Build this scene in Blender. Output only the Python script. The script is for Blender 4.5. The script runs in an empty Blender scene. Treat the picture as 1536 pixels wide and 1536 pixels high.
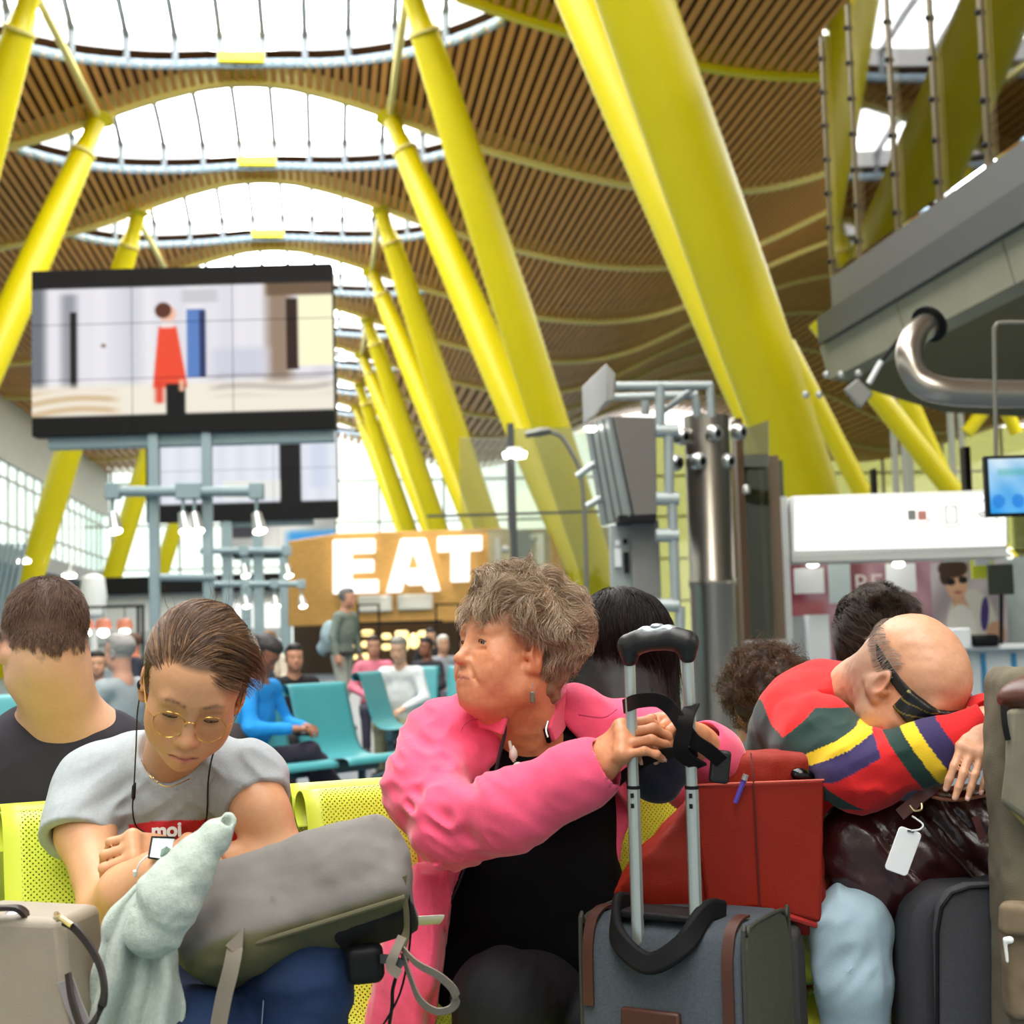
import bpy, bmesh, math, random
import numpy as np
from mathutils import Vector, Matrix, Euler

# ------------------------------------------------------------------ camera, world, exposure
FPX = 2240.0            # focal length in pixels of the 1536 px frame
CAMZ = 1.15
PITCH, ROLL = math.radians(4.58), math.radians(1.6)
scene = bpy.context.scene
CM = (Matrix.Rotation(math.pi/2 + PITCH, 3, 'X') @ Matrix.Rotation(-ROLL, 3, 'Z'))
CMn = np.array(CM)
cam_data = bpy.data.cameras.new('camera')
cam_data.sensor_width = 24.0
cam_data.lens = 24.0*FPX/1536.0
cam_data.clip_end = 600
cam_data.dof.use_dof = True
cam_data.dof.focus_distance = 2.62
cam_data.dof.aperture_fstop = 4.0
cam = bpy.data.objects.new('camera', cam_data)
cam.matrix_world = Matrix.Translation((0, 0, CAMZ)) @ CM.to_4x4()
scene.collection.objects.link(cam)
scene.camera = cam
world = bpy.data.worlds.new('overcast_sky'); scene.world = world
world.use_nodes = True
bg = world.node_tree.nodes['Background']
bg.inputs['Color'].default_value = (1.0, 0.985, 0.96, 1)
bg.inputs['Strength'].default_value = 2.2
SKY_GLOW = 12.0          # daylight through the skylight membranes
vs = scene.view_settings
vs.view_transform = 'Standard'; vs.look = 'None'; vs.exposure = 0.0; vs.gamma = 1.0
vs.use_curve_mapping = False
scene.cycles.max_bounces = 6; scene.cycles.diffuse_bounces = 4; scene.cycles.glossy_bounces = 3
scene.cycles.transmission_bounces = 3; scene.cycles.transparent_max_bounces = 10
scene.cycles.caustics_reflective = False; scene.cycles.caustics_refractive = False
scene.cycles.use_denoising = True
random.seed(7); RNG = np.random.default_rng(7)

def W(px, py, d):
    """world point seen at pixel (px,py) of the photograph at depth d along the lens axis"""
    q = CMn @ np.array([(px-768)/FPX*d, (768-py)/FPX*d, -d])
    return np.array([q[0], q[1], q[2]+CAMZ])
def WY(px, py, y):
    """world point seen at the pixel on the upright plane world-y = y"""
    r = CMn @ np.array([(px-768)/FPX, (768-py)/FPX, -1.0])
    return r*(y/r[1]) + np.array([0, 0, CAMZ])
_v = CMn @ np.array([(493-768)/FPX, (768-955)/FPX, -1.0])
YAW = math.atan2(_v[0], _v[1])
HX = np.array([math.cos(YAW), -math.sin(YAW), 0.0]); HY = np.array([math.sin(YAW), math.cos(YAW), 0.0])
def H(X, Y, Z):
    """hall coordinates (across, along the terminal, up) to world"""
    return X*HX + Y*HY + np.array([0, 0, Z])
HROT = Matrix(((HX[0], HY[0], 0), (HX[1], HY[1], 0), (0, 0, 1)))
def hallpt(px, py, Y):
    r = CMn @ np.array([(px-768)/FPX, (768-py)/FPX, -1.0])
    p = r*(Y/(r @ HY))
    return np.array([p @ HX, Y, p[2]+CAMZ])

# ------------------------------------------------------------------ materials
def srgb(c):
    if isinstance(c, str):
        c = [int(c[i:i+2], 16)/255 for i in (0, 2, 4)]
    elif max(c) > 1.0:
        c = [x/255 for x in c]
    return tuple(((x+0.055)/1.055)**2.4 if x > 0.04045 else x/12.92 for x in c)
_mats = {}
def mat(name, col, rough=0.6, metal=0.0, var=0.0, vscale=20, bump=0.0, bscale=200, spec=0.5, alpha=None, sheen=0.0, attr=None,
        coat=0.0, sss=0.0, stretch=None, weave=0, trans=0.0):
    if name in _mats: return _mats[name]
    m = bpy.data.materials.new(name); m.use_nodes = True
    nt = m.node_tree; N = nt.nodes; L = nt.links
    b = N['Principled BSDF']
    c = srgb(col)
    b.inputs['Base Color'].default_value = (*c, 1)
    b.inputs['Roughness'].default_value = rough
    b.inputs['Metallic'].default_value = metal
    b.inputs['Specular IOR Level'].default_value = spec
    if sheen: b.inputs['Sheen Weight'].default_value = sheen; b.inputs['Sheen Roughness'].default_value = 0.4
    if coat: b.inputs['Coat Weight'].default_value = coat; b.inputs['Coat Roughness'].default_value = 0.15
    if sss:
        b.inputs['Subsurface Weight'].default_value = sss
        b.inputs['Subsurface Radius'].default_value = (0.012, 0.005, 0.003); b.inputs['Subsurface Scale'].default_value = 0.6
    if trans: b.inputs['Transmission Weight'].default_value = trans
    tc = N.new('ShaderNodeTexCoord'); src = tc.outputs['Object']
    if stretch:
        mp = N.new('ShaderNodeMapping'); mp.inputs['Scale'].default_value = stretch
        L.new(src, mp.inputs['Vector']); src = mp.outputs['Vector']
    colout = None
    if attr:
        a = N.new('ShaderNodeVertexColor'); a.layer_name = attr; colout = a.outputs['Color']
    if var:
        nz = N.new('ShaderNodeTexNoise'); nz.inputs['Scale'].default_value = vscale; nz.inputs['Detail'].default_value = 4
        L.new(src, nz.inputs['Vector'])
        mr = N.new('ShaderNodeMapRange'); mr.inputs['To Min'].default_value = 1-var; mr.inputs['To Max'].default_value = 1+var
        mr.inputs['From Min'].default_value = 0.3; mr.inputs['From Max'].default_value = 0.7
        L.new(nz.outputs['Fac'], mr.inputs['Value'])
        mx = N.new('ShaderNodeMix'); mx.data_type = 'RGBA'; mx.blend_type = 'MULTIPLY'; mx.inputs[0].default_value = 1
        if colout: L.new(colout, mx.inputs[6])
        else: mx.inputs[6].default_value = (*c, 1)
        L.new(mr.outputs['Result'], mx.inputs[7]); colout = mx.outputs[2]
    if colout: L.new(colout, b.inputs['Base Color'])
    if bump or weave:
        bp = N.new('ShaderNodeBump'); bp.inputs['Strength'].default_value = min(1, bump or 0.4); bp.inputs['Distance'].default_value = 0.002
        if weave:
            w1 = N.new('ShaderNodeTexWave'); w1.inputs['Scale'].default_value = weave; w1.bands_direction = 'X'
            w2 = N.new('ShaderNodeTexWave'); w2.inputs['Scale'].default_value = weave; w2.bands_direction = 'Z'
            for w in (w1, w2): L.new(src, w.inputs['Vector']); w.inputs['Distortion'].default_value = 1.5
            ad = N.new('ShaderNodeMath'); ad.operation = 'ADD'
            L.new(w1.outputs['Fac'], ad.inputs[0]); L.new(w2.outputs['Fac'], ad.inputs[1]); L.new(ad.outputs[0], bp.inputs['Height'])
        else:
            nb = N.new('ShaderNodeTexNoise'); nb.inputs['Scale'].default_value = bscale; nb.inputs['Detail'].default_value = 3
            L.new(src, nb.inputs['Vector']); L.new(nb.outputs['Fac'], bp.inputs['Height'])
        L.new(bp.outputs['Normal'], b.inputs['Normal'])
    _mats[name] = m
    return m
def emit(name, col, strength, attr=None):
    if name in _mats: return _mats[name]
    m = bpy.data.materials.new(name); m.use_nodes = True
    b = m.node_tree.nodes['Principled BSDF']
    c = srgb(col)
    b.inputs['Base Color'].default_value = (*[x*0.5 for x in c], 1)
    b.inputs['Roughness'].default_value = 0.35
    b.inputs['Emission Color'].default_value = (*c, 1); b.inputs['Emission Strength'].default_value = strength
    if attr:
        a = m.node_tree.nodes.new('ShaderNodeVertexColor'); a.layer_name = attr
        m.node_tree.links.new(a.outputs['Color'], b.inputs['Emission Color'])
        b.inputs['Base Color'].default_value = (0.01, 0.01, 0.01, 1); b.inputs['Specular IOR Level'].default_value = .08; b.inputs['Roughness'].default_value = .6
    _mats[name] = m
    return m
def glass(name, tint, through=0.85, rough=0.03, fmax=1.0):
    """thin architectural pane: mostly clear, with a glossy reflection"""
    if name in _mats: return _mats[name]
    m = bpy.data.materials.new(name); m.use_nodes = True
    nt = m.node_tree; N = nt.nodes; L = nt.links
    for n in list(N): N.remove(n)
    out = N.new('ShaderNodeOutputMaterial'); mix = N.new('ShaderNodeMixShader'); t = N.new('ShaderNodeBsdfTransparent'); g = N.new('ShaderNodeBsdfGlossy')
    c = srgb(tint); t.inputs['Color'].default_value = (*c, 1); g.inputs['Roughness'].default_value = rough
    fr = N.new('ShaderNodeFresnel'); fr.inputs['IOR'].default_value = 1.5
    mr = N.new('ShaderNodeMapRange'); mr.inputs['To Min'].default_value = 1-through; mr.inputs['To Max'].default_value = fmax
    L.new(fr.outputs['Fac'], mr.inputs['Value']); L.new(mr.outputs['Result'], mix.inputs['Fac'])
    L.new(t.outputs[0], mix.inputs[1]); L.new(g.outputs[0], mix.inputs[2]); L.new(mix.outputs[0], out.inputs['Surface'])
    _mats[name] = m
    return m

# ------------------------------------------------------------------ objects
COL = scene.collection
def link(o, parent=None, m=None):
    COL.objects.link(o)
    if m is not None: o.data.materials.append(m)
    if parent is not None:
        o.parent = parent
        o.matrix_parent_inverse = parent.matrix_basis.inverted()
    return o
def tag(o, label=None, cat=None, group=None, kind=None):
    if label: o['label'] = label
    if cat: o['category'] = cat
    if group: o['group'] = group
    if kind: o['kind'] = kind
    return o
def thing(name, label, cat, loc=(0, 0, 0), rot=None, group=None, kind=None):
    o = bpy.data.objects.new(name, None); COL.objects.link(o)
    o.empty_display_size = 0.1
    mw = Matrix.Translation(Vector(loc))
    if rot is not None: mw = mw @ rot.to_4x4()
    o.matrix_basis = mw
    return tag(o, label, cat, group, kind)
def new_mesh(name, V, Fc, smooth=True):
    me = bpy.data.meshes.new(name)
    V = np.asarray(V, dtype=np.float32).reshape(-1, 3)
    if isinstance(Fc, np.ndarray):
        nf, k = Fc.shape
        me.vertices.add(len(V)); me.vertices.foreach_set('co', V.ravel())
        me.loops.add(nf*k); me.loops.foreach_set('vertex_index', Fc.astype(np.int32).ravel())
        me.polygons.add(nf); me.polygons.foreach_set('loop_start', np.arange(0, nf*k, k, dtype=np.int32))
        me.update(calc_edges=True)
    else:
        me.from_pydata([tuple(map(float, v)) for v in V], [], [tuple(int(i) for i in f) for f in Fc]); me.update()
    if smooth: me.polygons.foreach_set('use_smooth', [True]*len(me.polygons))
    return me

class MB:
    """collects simple solids; build() links them as one mesh object"""
    def __init__(s): s.v = []; s.f = []
    def add(s, V, Fc):
        n = len(s.v); s.v.extend([tuple(map(float, p)) for p in V]); s.f.extend([tuple(i+n for i in f) for f in Fc]); return s
    def box(s, c, size, R=None):
        c = np.asarray(c, float); h = np.asarray(size, float)/2
        P = np.array([[x, y, z] for x in (-1, 1) for y in (-1, 1) for z in (-1, 1)])*h
        if R is not None: P = P @ np.array(R).T
        return s.add(P+c, [(0, 1, 3, 2), (4, 6, 7, 5), (0, 4, 5, 1), (2, 3, 7, 6), (0, 2, 6, 4), (1, 5, 7, 3)])
    def prism(s, poly, vec):
        """polygon (3D points) extruded along vec"""
        n = len(poly); P = [np.asarray(p, float) for p in poly]; v = np.asarray(vec, float)
        V = P+[p+v for p in P]
        return s.add(V, [tuple(range(n-1, -1, -1)), tuple(range(n, 2*n))]+[(i, (i+1) % n, n+(i+1) % n, n+i) for i in range(n)])
    def tube(s, pts, r, n=10, caps=True, flat=None, up=None):
        """swept tube; r scalar or list; flat = (rx, ry) list for elliptical sections"""
        P = [np.asarray(p, float) for p in pts]; m = len(P)
        T = []
        for i in range(m):
            t = P[min(i+1, m-1)]-P[max(i-1, 0)]; T.append(t/(np.linalg.norm(t)+1e-9))
        u = np.asarray(up, float) if up is not None else (np.array([0, 0, 1.0]) if abs(T[0][2]) < 0.9 else np.array([1.0, 0, 0]))
        V = []; 
        for i in range(m):
            a = u - T[i]*(u @ T[i]); a /= (np.linalg.norm(a)+1e-9); u = a if up is None else u
            b = np.cross(T[i], a)
            if flat is not None: ra, rb = flat[i] if isinstance(flat, list) else flat
            else: ra = rb = r[i] if hasattr(r, '__len__') else r
            for k in range(n):
                th = 2*math.pi*k/n
                V.append(P[i]+a*ra*math.cos(th)+b*rb*math.sin(th))
        Fc = [(i*n+k, i*n+(k+1) % n, (i+1)*n+(k+1) % n, (i+1)*n+k) for i in range(m-1) for k in range(n)]
        if caps: Fc += [tuple(range(n-1, -1, -1)), tuple((m-1)*n+k for k in range(n))]
        return s.add(V, Fc)
    def cyl(s, a, b, r, n=16, r2=None):
        return s.tube([a, b], [r, r if r2 is None else r2], n)
    def lathe(s, prof, c, n=20, axis=None):
        """profile [(r,z)...] spun about the vertical (or axis) through c"""
        V = []; m = len(prof); c = np.asarray(c, float)
        if axis is None: ex, ey, ez = np.eye(3)
        else:
            ez = np.asarray(axis, float); ez /= np.linalg.norm(ez)
            ex = np.cross(ez, [0, 0, 1.0]) if abs(ez[2]) < .9 else np.cross(ez, [1.0, 0, 0]); ex /= np.linalg.norm(ex); ey = np.cross(ez, ex)
        for r, z in prof:
            for k in range(n):
                t = 2*math.pi*k/n; V.append(c+ex*r*math.cos(t)+ey*r*math.sin(t)+ez*z)
        Fc = [(i*n+k, i*n+(k+1) % n, (i+1)*n+(k+1) % n, (i+1)*n+k) for i in range(m-1) for k in range(n)]
        Fc += [tuple(range(n-1, -1, -1)), tuple((m-1)*n+k for k in range(n))]
        return s.add(V, Fc)
    def strip(s, pts, width, thick, side, twist=None):
        """flat band swept along pts; side = direction of its width (list or one)"""
        P = [np.asarray(p, float) for p in pts]; m = len(P); V = []
        for i in range(m):
            t = P[min(i+1, m-1)]-P[max(i-1, 0)]; t /= np.linalg.norm(t)+1e-9
            sd = np.asarray(side[i] if (isinstance(side, list) and hasattr(side[0], '__len__')) else side, float)
            sd = sd-t*(sd @ t); sd /= np.linalg.norm(sd)+1e-9; nn = np.cross(t, sd)
            w = (width[i] if hasattr(width, '__len__') else width)/2; h = thick/2
            V += [P[i]-sd*w-nn*h, P[i]+sd*w-nn*h, P[i]+sd*w+nn*h, P[i]-sd*w+nn*h]
        Fc = [(i*4+k, i*4+(k+1) % 4, i*4+4+(k+1) % 4, i*4+4+k) for i in range(m-1) for k in range(4)]
        Fc += [(3, 2, 1, 0), tuple((m-1)*4+k for k in range(4))]
        return s.add(V, Fc)
    def grid(s, fn, nu, nv, wrap=False):
        V = [fn(i/nu, j/nv) for i in range(nu+1) for j in range(nv+1)]
        return s.add(V, [(i*(nv+1)+j, (i+1)*(nv+1)+j, (i+1)*(nv+1)+j+1, i*(nv+1)+j+1) for i in range(nu) for j in range(nv)])
    def build(s, name, m, parent=None, bevel=0.0, seg=2, smooth=None, solid=0.0, subsurf=0):
        me = new_mesh(name, s.v, s.f, False)
        bm = bmesh.new(); bm.from_mesh(me); bmesh.ops.recalc_face_normals(bm, faces=bm.faces); bm.to_mesh(me); bm.free()
        o = bpy.data.objects.new(name, me); link(o, parent, m)
        if solid:
            md = o.modifiers.new('s', 'SOLIDIFY'); md.thickness = solid; md.offset = 0
        if subsurf:
            md = o.modifiers.new('u', 'SUBSURF'); md.levels = subsurf; md.render_levels = subsurf
        if bevel:
            md = o.modifiers.new('b', 'BEVEL'); md.width = bevel; md.segments = seg; md.limit_method = 'ANGLE'; md.angle_limit = 0.6
        if smooth is None or smooth:
            if smooth or subsurf: me.polygons.foreach_set('use_smooth', [True]*len(me.polygons))
            else:
                me.polygons.foreach_set('use_smooth', [True]*len(me.polygons)); me.set_sharp_from_angle(angle=0.7)
        return o

def spline(pts, n=8, closed=False):
    """Catmull-Rom through pts"""
    P = [np.asarray(p, float) for p in pts]; m = len(P); out = []
    for i in range(m if closed else m-1):
        if closed: a, b, c, d = P[(i-1) % m], P[i], P[(i+1) % m], P[(i+2) % m]
        else: a, b, c, d = P[max(i-1, 0)], P[i], P[i+1], P[min(i+2, m-1)]
        for k in range(n):
            t = k/n
            out.append(0.5*((2*b)+(c-a)*t+(2*a-5*b+4*c-d)*t*t+(3*b-a-3*c+d)*t**3))
    if not closed: out.append(P[-1])
    return out
def copy_tree(o, parent=None):
    c = o.copy(); COL.objects.link(c)
    if parent is not None: c.parent = parent; c.matrix_parent_inverse = o.matrix_parent_inverse.copy()
    for ch in [x for x in CH.get(o.name, [])]: copy_tree(ch, c)
    return c
CH = {}
def kids(o):
    """remember children for copy_tree"""
    CH[o.name] = list(o.children)
    for c in o.children: kids(c)

# ------------------------------------------------------------------ implicit surfaces: smooth-blended solids meshed as ONE continuous skin
_lat = RNG.random((32, 32, 32)).astype(np.float32)
def vnoise(P):
    """smooth value noise in [-1,1]"""
    i = np.floor(P).astype(np.int64); f = P-i; f = f*f*(3-2*f); i &= 31; j = (i+1) & 31
    def g(a, b, c): return _lat[a, b, c]
    x0, y0, z0 = i.T; x1, y1, z1 = j.T; fx, fy, fz = f.T
    c00 = g(x0, y0, z0)*(1-fx)+g(x1, y0, z0)*fx; c10 = g(x0, y1, z0)*(1-fx)+g(x1, y1, z0)*fx
    c01 = g(x0, y0, z1)*(1-fx)+g(x1, y0, z1)*fx; c11 = g(x0, y1, z1)*(1-fx)+g(x1, y1, z1)*fx
    return ((c00*(1-fy)+c10*fy)*(1-fz)+(c01*(1-fy)+c11*fy)*fz)*2-1

class SDF:
    def __init__(s): s.p = []
    # each primitive: (kind, fn, centre, bounding radius, blend)
    def _add(s, op, fn, c, rad, k): s.p.append((op, fn, np.asarray(c, float), rad, k)); return s
    def ell(s, c, r, R=None, k=0.02, op='u'):
        c = np.asarray(c, float); r = np.asarray(r, float); Rm = None if R is None else np.array(R, float)
        def fn(P):
            q = P-c
            if Rm is not None: q = q @ Rm
            a = np.sqrt(((q/r)**2).sum(1)); b = np.sqrt(((q/(r*r))**2).sum(1))+1e-9
            return a*(a-1)/b
        return s._add(op, fn, c, r.max(), k)
    def sph(s, c, r, k=0.02, op='u'):
        c = np.asarray(c, float)
        return s._add(op, lambda P: np.sqrt(((P-c)**2).sum(1))-r, c, r, k)
    def cap(s, a, b, ra, rb=None, k=0.02, op='u'):
        a = np.asarray(a, float); b = np.asarray(b, float); rb = ra if rb is None else rb
        ab = b-a; L2 = max(ab @ ab, 1e-9)
        def fn(P):
            t = np.clip(((P-a) @ ab)/L2, 0, 1)
            return np.sqrt(((P-a-t[:, None]*ab)**2).sum(1))-(ra+(rb-ra)*t)
        return s._add(op, fn, (a+b)/2, math.sqrt(L2)/2+max(ra, rb), k)
    def chain(s, pts, rs, k=0.02, op='u'):
        for i in range(len(pts)-1): s.cap(pts[i], pts[i+1], rs[i], rs[i+1], k, op)
        return s
    def ecap(s, a, b, ra, rb, side, flat, k=0.02, op='u'):
        """capsule squashed across 'side' by factor flat (<1 thinner)"""
        a = np.asarray(a, float); b = np.asarray(b, float); ab = b-a; L2 = ab @ ab
        sd = np.asarray(side, float); sd = sd/np.linalg.norm(sd)
        def fn(P):
            t = np.clip(((P-a) @ ab)/L2, 0, 1); q = P-a-t[:, None]*ab
            w = q @ sd; q = q+np.outer(w*(1/flat-1), sd)
            return (np.sqrt((q**2).sum(1))-(ra+(rb-ra)*t))*min(1, flat*1.3)
        return s._add(op, fn, (a+b)/2, math.sqrt(L2)/2+max(ra, rb)*max(1, flat), k)
    def box(s, c, half, rnd, R=None, k=0.01, op='u'):
        c = np.asarray(c, float); h = np.asarray(half, float)-rnd; Rm = None if R is None else np.array(R, float)
        def fn(P):
            q = P-c
            if Rm is not None: q = q @ Rm
            q = np.abs(q)-h
            return np.sqrt((np.maximum(q, 0)**2).sum(1))+np.minimum(q.max(1), 0)-rnd
        return s._add(op, fn, c, float(np.linalg.norm(half)), k)
    def cut(s, o, n, k=0.004):
        """remove everything on the side n points to"""
        o = np.asarray(o, float); n = np.asarray(n, float); n = n/np.linalg.norm(n)
        return s._add('s', lambda P: -((P-o) @ n), o, 1e3, k)
    def disp(s, fn, amp):
        return s._add('d', fn, np.zeros(3), 1e3, amp)
    def custom(s, fn, c, rad, k=0.01, op='u'):
        return s._add(op, fn, c, rad, k)
    def ev(s, P, c=None, hd=0.0, marg=0.0):
        d = np.full(len(P), 1.0)
        for op, fn, pc, rad, k in s.p:
            if c is not None and rad < 100 and np.linalg.norm(c-pc)-rad-hd > marg+k: continue
            if op == 'd': d = d+fn(P); continue
            v = fn(P)
            if op == 'u':
                if k > 0:
                    h = np.maximum(k-np.abs(d-v), 0)/k; d = np.minimum(d, v)-h*h*k*0.25
                else: d = np.minimum(d, v)
            elif op == 's':
                v = -v
                h = np.maximum(k-np.abs(d-v), 0)/k; d = np.maximum(d, v)+h*h*k*0.25
            elif op == 'i':
                h = np.maximum(k-np.abs(d-v), 0)/k; d = np.maximum(d, v)+h*h*k*0.25
        return d
    def bounds(s):
        lo = np.full(3, 1e9); hi = -lo
        for op, fn, pc, rad, k in s.p:
            if op == 'u' and rad < 100: lo = np.minimum(lo, pc-rad); hi = np.maximum(hi, pc+rad)
        return lo, hi
    def mesh(s, h, lo=None, hi=None, B=12):
        l0, h0 = s.bounds()
        lo = l0 if lo is None else np.maximum(lo, l0); hi = h0 if hi is None else np.minimum(hi, h0)
        lo = np.asarray(lo, float)-3*h; hi = np.asarray(hi, float)+3*h
        nb = np.maximum(1, np.ceil((hi-lo)/(h*B)).astype(int)); n = nb*B+1
        D = np.full(n, 1.0, np.float32)
        cs = [lo[a]+(np.arange(nb[a])+.5)*B*h for a in range(3)]
        C = np.stack(np.meshgrid(*cs, indexing='ij'), -1).reshape(-1, 3)
        hd = B*h*math.sqrt(3)/2
        dc = s.ev(C)
        ofs = np.stack(np.meshgrid(*[np.arange(B+1)]*3, indexing='ij'), -1).reshape(-1, 3)*h
        for idx in range(len(C)):
            bi = np.unravel_index(idx, nb); sl = tuple(slice(b*B, b*B+B+1) for b in bi)
            if abs(dc[idx]) > hd*1.6+0.012:
                if dc[idx] < 0: D[sl] = np.minimum(D[sl], -1.0) if False else -1.0
                continue
        for idx in range(len(C)):
            if abs(dc[idx]) > hd*1.6+0.012: continue
            bi = np.unravel_index(idx, nb); sl = tuple(slice(b*B, b*B+B+1) for b in bi)
            base = lo+np.array(bi)*B*h
            D[sl] = s.ev(base+ofs, C[idx], hd, 0.02).reshape(B+1, B+1, B+1)
        # closed at the border of the box
        for a in range(3):
            for e in (0, -1):
                ix = [slice(None)]*3; ix[a] = e; D[tuple(ix)] = np.maximum(D[tuple(ix)], 1e-4)
        return surfnets(D, lo, h)
def surfnets(D, lo, h):
    S = D < 0
    c = np.zeros(np.array(D.shape)-1, np.int8)
    for a in (0, 1):
        for b in (0, 1):
            for e in (0, 1):
                c += S[a:D.shape[0]-1+a, b:D.shape[1]-1+b, e:D.shape[2]-1+e]
    act = (c > 0) & (c < 8)
    I = np.argwhere(act); idx = np.full(act.shape, -1, np.int64); idx[act] = np.arange(len(I))
    acc = np.zeros((len(I), 3)); cnt = np.zeros(len(I))
    cor = [(a, b, e) for a in (0, 1) for b in (0, 1) for e in (0, 1)]
    val = {q: D[I[:, 0]+q[0], I[:, 1]+q[1], I[:, 2]+q[2]] for q in cor}
    for q in cor:
        for ax in range(3):
            if q[ax] == 0:
                r = list(q); r[ax] = 1; r = tuple(r); a, b = val[q], val[r]
                m = (a < 0) != (b < 0); t = np.where(m, a/(a-b+1e-12), 0)
                p = np.tile(np.array(q, float), (len(I), 1)); p[:, ax] += t
                acc[m] += p[m]; cnt[m] += 1
    V = lo+(I+acc/np.maximum(cnt, 1)[:, None])*h
    Q = []
    for ax in range(3):
        sa = [slice(None)]*3; sb = [slice(None)]*3; sa[ax] = slice(0, -1); sb[ax] = slice(1, None)
        A, Bv = S[tuple(sa)], S[tuple(sb)]
        ch = A != Bv; E = np.argwhere(ch); fl = A[ch]
        o1, o2 = [(1, 2), (2, 0), (0, 1)][ax]
        ok = (E[:, o1] > 0) & (E[:, o2] > 0) & (E[:, o1] < act.shape[o1]) & (E[:, o2] < act.shape[o2]); E = E[ok]; fl = fl[ok]
        def g(d1, d2):
            K = E.copy(); K[:, o1] -= d1; K[:, o2] -= d2
            return idx[K[:, 0], K[:, 1], K[:, 2]]
        q = np.stack([g(1, 1), g(0, 1), g(0, 0), g(1, 0)], 1)
        q[~fl] = q[~fl][:, ::-1]
        Q.append(q)
    Q = np.concatenate(Q); Q = Q[(Q >= 0).all(1)]
    return V, Q
def relax(V, Q, it=2, f=0.5):
    """light Laplacian smoothing of the net"""
    for _ in range(it):
        A = np.zeros_like(V); c = np.zeros(len(V))
        for a, b in ((0, 1), (1, 2), (2, 3), (3, 0)):
            np.add.at(A, Q[:, a], V[Q[:, b]]); np.add.at(A, Q[:, b], V[Q[:, a]])
            np.add.at(c, Q[:, a], 1); np.add.at(c, Q[:, b], 1)
        V = V+f*(A/np.maximum(c, 1)[:, None]-V)
    return V
def skin(name, parts, m, parent=None, color=None, it=2):
    """parts: list of (SDF, voxel) or (V,Q) -> one mesh object; color(V)->rgb linear"""
    Vs, Qs, n = [], [], 0
    for a in parts:
        if isinstance(a[0], SDF): V, Q = a[0].mesh(a[1]); V = relax(V, Q, it)
        else: V, Q = a
        Vs.append(V); Qs.append(Q+n); n += len(V)
    V = np.concatenate(Vs); Q = np.concatenate(Qs)
    me = new_mesh(name, V, Q)
    if color is not None:
        at = me.color_attributes.new('tint', 'FLOAT_COLOR', 'POINT')
        c = np.ones((len(V), 4), np.float32); c[:, :3] = color(V); at.data.foreach_set('color', c.ravel())
    o = bpy.data.objects.new(name, me); link(o, parent, m)
    return o
def strands(name, P, r0, r1, m, parent=None):
    """P (N,n,3) hair strands as one curves object"""
    N, n, _ = P.shape
    hc = bpy.data.hair_curves.new(name); hc.add_curves([n]*N)
    hc.attributes['position'].data.foreach_set('vector', P.astype(np.float32).ravel())
    ra = hc.attributes.get('radius') or hc.attributes.new('radius', 'FLOAT', 'POINT')
    r = np.linspace(r0, r1, n, dtype=np.float32); ra.data.foreach_set('value', np.tile(r, N))
    o = bpy.data.objects.new(name, hc); link(o, parent, m)
    return o
def rot(ax, ang):
    return np.array(Matrix.Rotation(math.radians(ang), 3, ax))
# ------------------------------------------------------------------ THE HALL (built in hall coordinates: X across, Y along, Z up)
_TX = [-15.5, -13.6, -11.9, -10.4, -8.3, -6.3, -4.2, -1.9, .4, 1.9, 3.2, 4.7, 6.2, 8.1, 9.95, 11.6, 13.6, 15, 16.2, 19, 22, 24.5, 26.5]
_TZ = [13.65, 13.72, 14.0, 14.45, 14.8, 15.6, 16.42, 16.88, 16.42, 15.9, 15.4, 14.88, 14.5, 13.97, 13.72, 13.65, 13.87, 14.35, 14.9, 16.3, 17.4, 17.95, 18.1]
def zc(X):
    X = np.asarray(X, float)
    X = np.where(X > 26.5, 53-X, X); X = np.where(X < -15.5, -31-X, X)
    r = 0
    for o in (-1.2, -.6, 0, .6, 1.2): r = r+np.interp(X+o, _TX, _TZ)
    return r/5
PB = 9.1
def YB(k): return 41.7+PB*(k-2)
SKY_C = ((-2.1, 6.5), (26.5, 7.6))  # second row added to imitate skylight reflections in the balustrade
def opening(X, k):
    """(near, far) edges along Y of the lens-shaped skylight of bay k at X, or None"""
    for c, SKY_W in SKY_C[:2 if k < 4 else 1]:
        u = (X-c)/SKY_W
        if abs(u) < 0.985: return YB(k)-0.1, YB(k)+0.4+7.6*(1-u*u)
    return None
M_slat = mat('bamboo_slat', (216, 150, 62), 0.55, var=0.16, vscale=1.3, stretch=(6, .25, 1))
M_deck = mat('roof_deck', (84, 50, 14), 0.9)
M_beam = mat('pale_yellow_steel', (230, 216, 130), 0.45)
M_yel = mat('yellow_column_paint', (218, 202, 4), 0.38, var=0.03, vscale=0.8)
M_pane = emit('skylight_membrane', (255, 255, 255), SKY_GLOW)
M_rib = mat('skylight_rib_grey', (104, 112, 118), 0.6)
M_rim = mat('skylight_rim_bluegrey', (112, 130, 142), 0.5)
LOCAL = set()
def hall_empty(name, label=None, cat=None, group=None, kind=None):
    o = bpy.data.objects.new(name, None); COL.objects.link(o)
    o.matrix_basis = HROT.to_4x4(); LOCAL.add(o.name)
    return tag(o, label, cat, group, kind)
def loc(o):
    o.matrix_parent_inverse = Matrix.Identity(4); return o

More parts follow.
